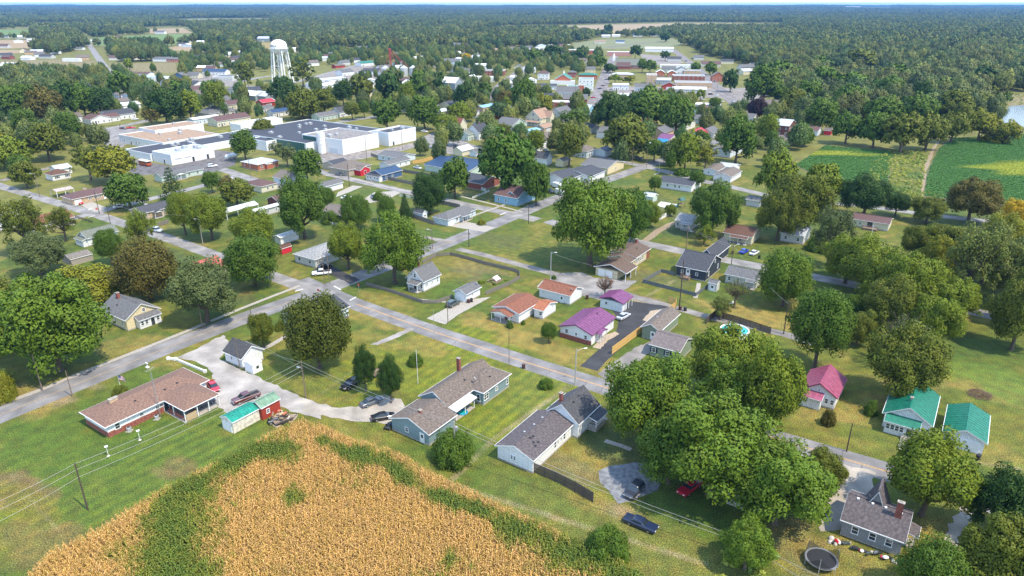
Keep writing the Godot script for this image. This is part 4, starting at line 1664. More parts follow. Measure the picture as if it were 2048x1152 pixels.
func woods()->void:
	var r:=RandomNumberGenerator.new()
	r.seed=17
	var hue:=FastNoiseLite.new()
	hue.seed=3
	hue.frequency=0.01
	var where:=[[],[],[],[]]
	var tint:=[PackedColorArray(),PackedColorArray(),PackedColorArray(),PackedColorArray()]
	var z:=-470.0
	while z>-3900.0:
		var step:=9.4 if z>-1400.0 else 12.0
		var x:=z*0.86
		while x<-z*0.86:
			var p:=Vector2(x+r.randf_range(-0.8,0.8)*step,z+r.randf_range(-0.8,0.8)*step)
			x+=step
			if z>-1330.0 and not inside(NEAR_WOODS,p):
				continue
			if inside(CLEARINGS,p):
				continue
			if z<-1330.0 and z>-2700.0 and hue.get_noise_2dv(p*0.55)>0.12 and not inside(NEAR_WOODS,p):
				continue
			var bad:=false
			if z>-2300.0:
				for o in occupied:
					if absf(o.x - p.x)<o.y and absf(o.z - p.y)<o.y:
						bad=true
						break
			if bad:
				continue
			var s:=r.randf_range(4.0,8.6)
			var h:=lerpf(8.0,17.0,s/8.2)*r.randf_range(0.8,1.2)
			var v:=r.randi()%4
			where[v].append(Transform3D(Basis(Vector3.UP,r.randf()*TAU).scaled(Vector3(s,h,s)),Vector3(p.x,0,p.y)))
			var m:=clampf(hue.get_noise_2dv(p)*0.8+0.5+r.randf_range(-0.35,0.35),0,1)
			var c:=Color(0.065,0.13,0.026).lerp(Color(0.2,0.22,0.036),m)
			var f:=r.randf_range(0.5,1.15)
			tint[v].append(Color(c.r*f,c.g*f,c.b*f))
		z-=step
	var leaf:=plain_leaf()
	for v in 4:
		var near:Array=where[v].filter(func(t):return t.origin.z>-1250.0)
		scatter("woodland",tree_kind(["spread","round","spread","oval"][v],2+v%2,1)[0],leaf,near,tint[v].slice(0,near.size()))
		scatter("woodland",tree_kind(["spread","round","spread","oval"][v],7+v,2)[0],leaf,where[v].slice(near.size()),tint[v].slice(near.size()))
	var far_at:=[]
	var far_tint:=PackedColorArray()
	z=-3900.0
	while z>-15000.0:
		var x:=z*0.84
		while x<-z*0.84:
			var p:=Vector2(x+r.randf_range(-20,20),z+r.randf_range(-20,20))
			x+=62.0
			if inside(CLEARINGS,p) or hue.get_noise_2dv(p*0.09)>0.42:
				continue
			var lift:=maxf(0.0,hue.get_noise_2d(p.x*0.03,p.y*0.05)*30.0+6.0)*clampf((-z - 4500.0)/4000.0,0,1)
			far_at.append(Transform3D(Basis(Vector3.UP,r.randf()*TAU).scaled(Vector3(1.1,r.randf_range(0.9,1.3),1.1)),Vector3(p.x,lift,p.y)))
			var c:=Color(0.055,0.1,0.028).lerp(Color(0.11,0.125,0.034),clampf(hue.get_noise_2dv(p*0.3)+0.5,0,1))
			far_tint.append(c*r.randf_range(0.7,1.1))
		z-=62.0
	scatter("distant_woodland",grove(6),leaf,far_at,far_tint)
const TONES:={"fresh":[0.115,0.185,0.012],"olive":[0.125,0.15,0.012],"dark":[0.042,0.09,0.012],"green":[0.085,0.15,0.012],"deep":[0.07,0.14,0.01],"lime":[0.155,0.205,0.012],"maple":[0.085,0.105,0.008],"brown":[0.125,0.11,0.018],"silver":[0.115,0.15,0.045],"pale":[0.155,0.185,0.036],"gold":[0.48,0.32,0.012],"purple":[0.036,0.016,0.022],"red":[0.19,0.075,0.035],"yellow":[0.2,0.21,0.012],"blue":[0.072,0.125,0.04]}
func textures()->void:
	pattern("mottle",noise_image(1,0.012,5,512,0.74,1.0))
	pattern("fine",noise_image(2,0.09,4,512,0.5,1.0))
	pattern("soft",noise_image(3,0.006,3,512,0.72,1.0))
	pattern("shingle",noise_image(4,0.014,7,512,0.6,1.0))
	pattern("grass",noise_image(5,0.06,5,512,0.28,1.0))
	pattern("streak",noise_image(6,0.02,4,512,0.55,1.0,4.0,1.0))
	pattern("stain",noise_image(7,0.01,5,512,0.55,1.0,1.0,1.0,0.6))
	pattern("gravel",noise_image(8,0.13,3,512,0.8,1.0))
	
	var lap:=Image.create_empty(64,320,false,Image.FORMAT_L8)
	for y in 320:
		var f:=(y%64)/64.0
		lap.fill_rect(Rect2i(0,y,64,1),Color.from_hsv(0,0,0.25+0.75*f if f<0.94 else 0.0))
	noise_tex["lap"]=tex(lap)
	
	var br:=Image.create_empty(256,256,false,Image.FORMAT_L8)
	var r:=RandomNumberGenerator.new()
	r.seed=11
	br.fill(Color(0.75,0.75,0.75))
	for row in 16:
		for k in 8:
			var v:=r.randf_range(0.55,1.0)
			var x:=k*32+(16 if row%2 else 0)
			br.fill_rect(Rect2i(x%256,row*16,29,13),Color(v,v,v))
			if x%256>227:
				br.fill_rect(Rect2i(0,row*16,(x%256)+29 - 256,13),Color(v,v,v))
	last_mean=0.6
	pattern("brick",br)
	
	var rib:=Image.create_empty(128,32,false,Image.FORMAT_L8)
	rib.fill(Color(0.3,0.3,0.3))
	for k in 4:
		rib.fill_rect(Rect2i(k*32,0,5,32),Color.WHITE)
	noise_tex["rib"]=tex(rib)
func materials()->void:
	for s in [["siding_white",0.76,0.77,0.77],["siding_cream",0.66,0.62,0.46],["siding_yellow",0.68,0.58,0.36],["siding_bluegray",0.2,0.285,0.3],["siding_gray",0.235,0.245,0.25],["siding_sage",0.22,0.27,0.19],["siding_navy",0.032,0.042,0.062],["siding_graywhite",0.56,0.56,0.53],["siding_iceblue",0.6,0.68,0.73],["siding_mint",0.5,0.6,0.52],["siding_beige",0.42,0.36,0.27],["siding_blue",0.06,0.12,0.24],["siding_skyblue",0.24,0.46,0.62]]:
		surf(s[0],s[1],s[2],s[3],0.6,"soft",1.0,"lap",2.5)
	for s in [["brick_red",0.27,0.085,0.06],["brick_tan",0.5,0.36,0.23],["brick_orange",0.42,0.13,0.07],["brick_barn",0.16,0.06,0.05],["brick_cream",0.62,0.53,0.34],["brick_pink",0.5,0.26,0.22]]:
		surf(s[0],s[1],s[2],s[3],0.85,"brick",0.5,"brick",0.8)
	for s in [["shingle_red",0.2,0.118,0.086],["shingle_brown",0.148,0.116,0.096],["shingle_brown2",0.128,0.088,0.068],["shingle_gray",0.132,0.132,0.136],["shingle_dark",0.06,0.06,0.064],["shingle_charcoal",0.068,0.068,0.076],["shingle_plum",0.1,0.084,0.088],["shingle_tan",0.16,0.132,0.112],["shingle_slate",0.056,0.06,0.072],["shingle_rust",0.216,0.084,0.0496],["shingle_orange",0.336,0.12,0.06],["shingle_rust2",0.12,0.06,0.04],["shingle_plumbrown",0.12,0.068,0.064],["shingle_pale",0.272,0.272,0.272],["shingle_moss",0.16,0.172,0.144],["shingle_rot",0.192,0.172,0.152],["shingle_pink",0.336,0.216,0.152]]:
		surf(s[0],s[1],s[2],s[3],0.9,"shingle",0.22,"fine",1.5)
	var rs:StandardMaterial3D=M["shingle_red"]
	rs.uv1_scale=Vector3(0.3,0.3,0.3)
	for s in [["metal_purple",0.19,0.06,0.15],["metal_pink",0.3,0.075,0.13],["metal_green",0.012,0.16,0.1],["metal_teal",0.012,0.25,0.18],["metal_sage",0.16,0.27,0.18],["metal_white",0.74,0.75,0.75],["metal_silver",0.46,0.49,0.52],["metal_brown",0.17,0.135,0.125],["metal_navy",0.025,0.055,0.12],["metal_red",0.5,0.03,0.045],["metal_darkred",0.3,0.012,0.02],["metal_coral",0.52,0.11,0.09],["metal_cream",0.68,0.62,0.52],["metal_tan",0.42,0.35,0.3],["metal_gray",0.3,0.34,0.37],["metal_skyblue",0.24,0.46,0.58],["metal_brightblue",0.02,0.25,0.65],["metal_bluegray",0.24,0.29,0.37],["metal_darkgreen",0.025,0.11,0.095]]:
		surf(s[0],s[1],s[2],s[3],0.45,"mottle",0.16,"rib",2.0,0.0)
	surf("barn_red",0.34,0.04,0.02,0.8,"streak",0.4,"rib",1.0)
	surf("barn_red_bright",0.55,0.015,0.03,0.7,"soft",0.5)
	surf("plywood",0.5,0.36,0.2,0.8,"streak",0.4)
	surf("plywood_gray",0.36,0.32,0.27,0.9,"streak",0.4)
	surf("roof_gravel",0.32,0.22,0.15,0.95,"mottle",0.07)
	surf("roof_black",0.045,0.047,0.06,0.75,"mottle",0.1)
	surf("roof_stained",0.22,0.2,0.19,0.9,"stain",0.06)
	surf("roof_bleached",0.4,0.44,0.5,0.8,"stain",0.05)
	surf("white",0.8,0.8,0.79,0.5)
	surf("tower_white",0.84,0.84,0.82,0.45,"soft",0.1)
	surf("door_pale",0.6,0.64,0.68,0.5)
	surf("door_dark",0.04,0.045,0.05,0.5)
	surf("door_brown",0.16,0.07,0.04,0.5)
	surf("navy",0.015,0.03,0.07,0.5)
	surf("concrete",0.36,0.325,0.28,0.9,"mottle",0.25,"fine",0.6)
	surf("stone_pale",0.5,0.46,0.4,0.9,"mottle",0.5)
	surf("dark_metal",0.05,0.05,0.055,0.5,"",1,"",1,0.3)
	surf("galvanised",0.5,0.51,0.52,0.45,"soft",0.6,"",1,0.4)
	surf("red_steel",0.42,0.05,0.06,0.6)
	surf("pole_wood",0.2,0.15,0.11,0.9,"streak",0.4)
	surf("pole_dark",0.085,0.06,0.045,0.9,"streak",0.4)
	surf("pole_gray",0.36,0.33,0.3,0.9,"streak",0.4)
	surf("wire",0.32,0.31,0.3,0.5)
	surf("deck_wood",0.27,0.19,0.13,0.85,"streak",0.4)
	surf("fence_gray",0.23,0.205,0.18,0.9,"streak",0.5)
	surf("fence_dark",0.085,0.07,0.06,0.9,"streak",0.5)
	surf("fence_yellow",0.66,0.42,0.14,0.8,"soft",0.6)
	surf("fence_slate",0.14,0.155,0.165,0.8,"soft",0.6)
	surf("fence_pale",0.5,0.56,0.5,0.8,"soft",0.6)
	surf("bark",0.13,0.1,0.075,0.95,"streak",2.0)
	surf("twig",0.2,0.13,0.085,0.95)
	surf("rubber",0.022,0.022,0.024,0.8)
	surf("rim",0.5,0.5,0.52,0.3,"",1,"",1,0.7)
	surf("trampoline_black",0.015,0.015,0.018,0.7)
	surf("trampoline_gray",0.16,0.17,0.18,0.7)
	surf("trampoline_blue",0.03,0.22,0.42,0.5)
	surf("bin_brown",0.075,0.03,0.022,0.5)
	surf("bin_black",0.02,0.02,0.022,0.5)
	surf("trolley_red",0.42,0.085,0.03,0.5)
	surf("sign_red",0.5,0.012,0.02,0.5)
	surf("flag_red",0.5,0.03,0.05,0.8)
	surf("flag_white",0.8,0.8,0.8,0.8)
	surf("flag_blue",0.02,0.04,0.16,0.8)
	surf("skin",0.5,0.32,0.24,0.6)
	surf("letter_dark",0.12,0.1,0.1,0.6)
	surf("red_lamp",0.4,0.01,0.01,0.25)
	surf("lamp_glass",0.7,0.72,0.74,0.15)
	surf("net",0.03,0.03,0.03,0.8).albedo_color.a=0.6
	M["net"].transparency=BaseMaterial3D.TRANSPARENCY_ALPHA
	for s in [["paint_black",0.012,0.012,0.016],["paint_black2",0.03,0.035,0.05],["paint_steel",0.09,0.115,0.15],["paint_navy",0.012,0.02,0.055],["paint_red",0.42,0.012,0.03],["paint_redbright",0.52,0.012,0.025],["paint_green",0.05,0.065,0.055],["paint_silver",0.5,0.53,0.56],["paint_maroon",0.1,0.018,0.022],["paint_white",0.76,0.77,0.78],["paint_blue",0.008,0.05,0.42],["paint_slate",0.085,0.095,0.11]]:
		var m:=surf(s[0],s[1],s[2],s[3],0.35)
		m.clearcoat_enabled=true
		m.clearcoat=1.0
		m.clearcoat_roughness=0.06
	var gl:=surf("glass",0.03,0.04,0.05,0.08)
	gl.metallic_specular=0.7
	var cg:=surf("car_glass",0.02,0.028,0.036,0.06)
	cg.metallic_specular=0.7
	var pw:=surf("pool_water",0.02,0.42,0.42,0.05,"",1.0,"soft",2.0)
	pw.metallic_specular=0.5
	world_surf(surf("water",0.12,0.16,0.17,0.06,"",1.0,"soft",4.0))
	
	for s in [["asphalt",0.21,0.2,0.197,"soft",0.045],["asphalt_pale",0.25,0.235,0.225,"soft",0.045],["asphalt_pink",0.2,0.178,0.17,"soft",0.045],["asphalt_black",0.0434,0.0434,0.0476,"soft",0.045],["asphalt_dark",0.133,0.122,0.122,"stain",0.04],["concrete_dirty",0.238,0.21,0.189,"stain",0.05],["concrete_white",0.648,0.639,0.621,"soft",0.2],["gravel_white",0.345,0.315,0.29,"soft",0.045],["gravel_tan",0.37,0.326,0.274,"soft",0.045],["gravel_pale",0.24,0.21,0.185,"soft",0.045],["gravel_gray",0.224,0.203,0.185,"soft",0.045],["gravel_bluegray",0.19,0.197,0.21,"stain",0.13],["dirt",0.28,0.21,0.133,"mottle",0.2],["dirt_pale",0.392,0.308,0.224,"mottle",0.3],["soil",0.128,0.112,0.056,"mottle",0.2]]:
		var m:=world_surf(surf(s[0],s[1],s[2],s[3],0.93,s[4],s[5],"gravel",1.2))
		m.detail_enabled=true
		m.detail_albedo=noise_tex["gravel"]
		m.detail_blend_mode=BaseMaterial3D.BLEND_MODE_MUL
		m.detail_uv_layer=BaseMaterial3D.DETAIL_UV_1
		var g:float=1.0/means["gravel"]/means.get(s[4],1.0)
		m.albedo_color=lin(s[1]*g,s[2]*g,s[3]*g)
	for s in [["crop_tan",0.315,0.225,0.12],["crop_green",0.12,0.19,0.035],["crop_olive",0.203,0.165,0.0675],["crop_pale",0.18,0.188,0.0825],["crop_gold",0.285,0.217,0.075]]:
		world_surf(surf(s[0],s[1],s[2],s[3],0.95,"streak",0.012))
	world_surf(surf("road_yellow",0.62,0.34,0.1,0.8,"mottle",0.5))
	world_surf(surf("road_yellow_worn",0.45,0.31,0.16,0.8,"stain",0.3))
	world_surf(surf("road_white",0.68,0.66,0.63,0.8,"mottle",0.5))
	world_surf(surf("tar",0.11,0.1,0.1,0.7,"mottle",0.5))
func terrain()->void:
	
	var far_m:=StandardMaterial3D.new()
	far_m.resource_name="far_grass"
	far_m.albedo_color=lin(0.19,0.185,0.03)
	far_m.albedo_texture=noise_tex["mottle"]
	far_m.uv1_triplanar=true
	far_m.uv1_world_triplanar=true
	far_m.uv1_scale=Vector3.ONE*0.011
	far_m.roughness=0.95
	sheet("ground",PackedVector2Array([Vector2(-16000,400),Vector2(16000,400),Vector2(16000,-16500),Vector2(-16000,-16500)]),0.0,"").material_override=far_m
	var W:=720
	var H:=580
	var x0:=-160.0
	var z0:=-345.0
	var px:=0.5
	var col:=PackedColorArray()
	col.resize(W*H)
	var a:=FastNoiseLite.new()
	a.seed=1
	a.frequency=0.03
	a.fractal_octaves=4
	var b:=FastNoiseLite.new()
	b.seed=2
	b.frequency=0.09
	b.fractal_octaves=4
	var n3:=FastNoiseLite.new()
	n3.seed=6
	n3.frequency=0.33
	n3.fractal_octaves=3
	var green:=Color(0.066,0.102,0.006)
	var olive:=Color(0.13,0.13,0.01)
	var dry:=Color(0.225,0.17,0.038)
	var warp:=PackedFloat32Array()
	warp.resize(W*H)
	for j in H:
		for i in W:
			var x:=x0+i*px
			var z:=z0+j*px
			var p:=a.get_noise_2d(x,z)
			var q:=b.get_noise_2d(x,z)
			warp[j*W+i]=q
			var c:=green.lerp(olive,clampf(0.45+p*1.1+q*0.5,0,1))
			col[j*W+i]=c.lerp(dry,clampf(p*0.9+q*1.1 - 0.28,0,0.75))
	for s in PATCHES:
		var R:float=s[2]*1.5
		for j in range(maxi(0,int((s[1] - R - z0)/px)),mini(H,int((s[1]+R - z0)/px))):
			for i in range(maxi(0,int((s[0] - R - x0)/px)),mini(W,int((s[0]+R - x0)/px))):
				var dx:float=x0+i*px - s[0]
				var dz:float=z0+j*px - s[1]
				var u:=dx*0.824+dz*0.566
				var v:float=(dx*0.566 - dz*0.824)*s[2]/s[3]
				var k:=j*W+i
				var d:float=sqrt(u*u+v*v)/s[2]+warp[k]*0.75
				var f:float=clampf((1.15 - d)*2.2,0.0,1.0)*s[7]
				if f>0.0:
					var c:=Color(s[4],s[5],s[6])
					if s[8]>0.5:
						var st:=sin((u if s[8]>1.5 else (dx*0.566 - dz*0.824))*TAU/2.4)*0.24
						c=Color(c.r*(1+st),c.g*(1+st*0.7),c.b)
					col[k]=col[k].lerp(c,f)
	for s in TRACKS:
		for t in int(s[0].distance_to(s[1])/0.4):
			var p:Vector2=s[0].move_toward(s[1],t*0.4)
			for j in range(-2,3):
				for i in range(-2,3):
					var ii:=int((p.x - x0)/px)+i
					var jj:=int((p.y - z0)/px)+j
					if ii<0 or jj<0 or ii>=W or jj>=H or Vector2(i,j).length()*px>s[2]:
						continue
					var k:=jj*W+ii
					col[k]=col[k].lerp(Color(0.27,0.215,0.11),0.22+warp[k]*0.3)
	for j in H:
		for i in W:
			var f:=1.0+n3.get_noise_2d(i*px,j*px)*0.42
			var g:=1.0+n3.get_noise_2d(i*px+500.0,j*px)*0.22
			var c:=col[j*W+i]
			col[j*W+i]=Color(c.r*f*g,c.g*f,c.b*f)
	var bytes:=PackedByteArray()
	bytes.resize(W*H*3)
	for k in W*H:
		var c:=col[k].linear_to_srgb()
		bytes[k*3]=clampi(int(c.r*255.0),0,255)
		bytes[k*3+1]=clampi(int(c.g*255.0),0,255)
		bytes[k*3+2]=clampi(int(c.b*255.0),0,255)
	var lawn:=StandardMaterial3D.new()
	lawn.resource_name="lawn"
	lawn.albedo_texture=tex(Image.create_from_data(W,H,false,Image.FORMAT_RGB8,bytes))
	lawn.albedo_color=lin(1,1,1)*pow(1.0/means["grass"],0.4545)
	lawn.roughness=0.95
	lawn.detail_enabled=true
	lawn.detail_albedo=noise_tex["grass"]
	lawn.detail_blend_mode=BaseMaterial3D.BLEND_MODE_MUL
	lawn.detail_uv_layer=BaseMaterial3D.DETAIL_UV_2
	var mb:=MB.new()
	mb.v=PackedVector3Array([Vector3(x0,0.006,z0),Vector3(x0+W*px,0.006,z0),Vector3(x0+W*px,0.006,z0+H*px),Vector3(x0,0.006,z0+H*px)])
	mb.n=PackedVector3Array([Vector3.UP,Vector3.UP,Vector3.UP,Vector3.UP])
	mb.u=PackedVector2Array([Vector2(0,0),Vector2(1,0),Vector2(1,1),Vector2(0,1)])
	mb.i=PackedInt32Array([0,1,2,0,2,3])
	var m:=mb.done()
	var arr:=m.surface_get_arrays(0)
	arr[Mesh.ARRAY_TEX_UV2]=PackedVector2Array([Vector2(0,0),Vector2(W*px/9.0,0),Vector2(W*px/9.0,H*px/9.0),Vector2(0,H*px/9.0)])
	var am:=ArrayMesh.new()
	am.add_surface_from_arrays(Mesh.PRIMITIVE_TRIANGLES,arr)
	var o:=obj("lawns",am,lawn,self)
	o.set_meta("kind","structure")
const NEAR_TO:=["the white water tower","the tan flat roofed factory","the low white workshop","the white factory with the silo","the big black factory roof","the red grain elevator","the white grain building","the wide downtown street","the long roofed brick church","the ball field","the dark purple tree","the soybean field","the far right soybean field","the long blue roofed barn","the straight highway","the giant shade tree","the back street","the cream Victorian house","the dark red metal roof","the bright red roof","the dark brick house with the silver roof","the long white canopy building","the long red brick shop","the red barn front","the pond","the long gray blue building","the red house","the cream gable house","the pink brown roofed house","the white twin gable house","the navy metal roofed building","the light blue corner house","the navy blue house","the beige bay house","the red brick cottage","the tan ranch house","the shuttered white house","the pale green ranch house","the dark roofed tan house","the mossy roofed cottage","the ruined shed","the coral roof","the cream farmhouse","the brown ranch house","the gray roofed white garage","the hipped corner house","the hip roofed white house","the white cape house","the rust roofed white house","the purple roofed house","the tan brick house","the navy house with the deck","the weathered gray house","the blue gray house","the long white house","the sage green house","the pink roofed cottage","the green roofed bungalow","the green roofed garage","the gray house with the front peak","the long white lawn house","the rusty roofed house","the long cream house","the silver gable outbuilding","the white camper","the white corner lawn house","the small pale cottage","the yellow sided house","the big round maple","the big left maple","the long white carport","the blue sedan on the grass","the cornfield","the far right hedge"]
const WALL_WORDS:={"siding_white": "white","siding_cream": "cream","siding_yellow": "yellow","siding_iceblue": "pale blue","siding_graywhite": "gray white","siding_mint": "pale green","brick_red": "red brick","brick_tan": "tan brick","brick_orange": "orange brick","barn_red": "red","barn_red_bright": "bright red","siding_beige": "beige","siding_blue": "navy","siding_skyblue": "sky blue","brick_barn": "dark brick","metal_gray": "gray metal","siding_navy": "dark blue","brick_pink": "pink brick","metal_white": "white metal"}
const ROOF_WORDS:={"shingle_gray": "gray","shingle_slate": "slate","shingle_tan": "gray brown","shingle_plumbrown": "maroon brown","metal_white": "white","metal_silver": "silver","metal_navy": "navy","metal_green": "green","shingle_rust": "rust brown","metal_coral": "coral red","metal_skyblue": "light blue","metal_red": "red","metal_purple": "purple","shingle_moss": "mossy gray","shingle_charcoal": "black","metal_bluegray": "blue gray","shingle_pink": "pinkish tan","roof_black": "black","roof_gravel": "tan","metal_brightblue": "bright blue","metal_darkred": "dark red","shingle_rot": "rotten gray","shingle_dark": "dark"}
const TONE_WORDS:={"fresh": "fresh green","olive": "olive green","dark": "dark green","green": "green","deep": "deep green","lime": "lime green","maple": "dark olive","brown": "brownish","silver": "silvery green","pale": "pale green","gold": "golden yellow","purple": "purple leaved","red": "reddish","yellow": "yellow green","blue": "blue green"}
const TREE_WORDS:={"round":["maple_tree","round"],"oval":["shade_tree","oval"],"loose":["ash_tree","thin crowned"],"spread":["oak_tree","spreading"],"column":["pear_tree","columnar"],"conifer":["spruce_tree","conical"],"shrub":["shrub","bushy"],"bare":["bare_tree","sparse"]}
const SIDES:={"l": "left of","r": "right of","b": "behind","f": "in front of","bl": "behind and left of","br": "behind and right of","fl": "before and left of","fr": "before and right of"}
const ORDINALS:=["second","third","fourth","fifth","sixth","seventh","eighth","ninth","tenth"]
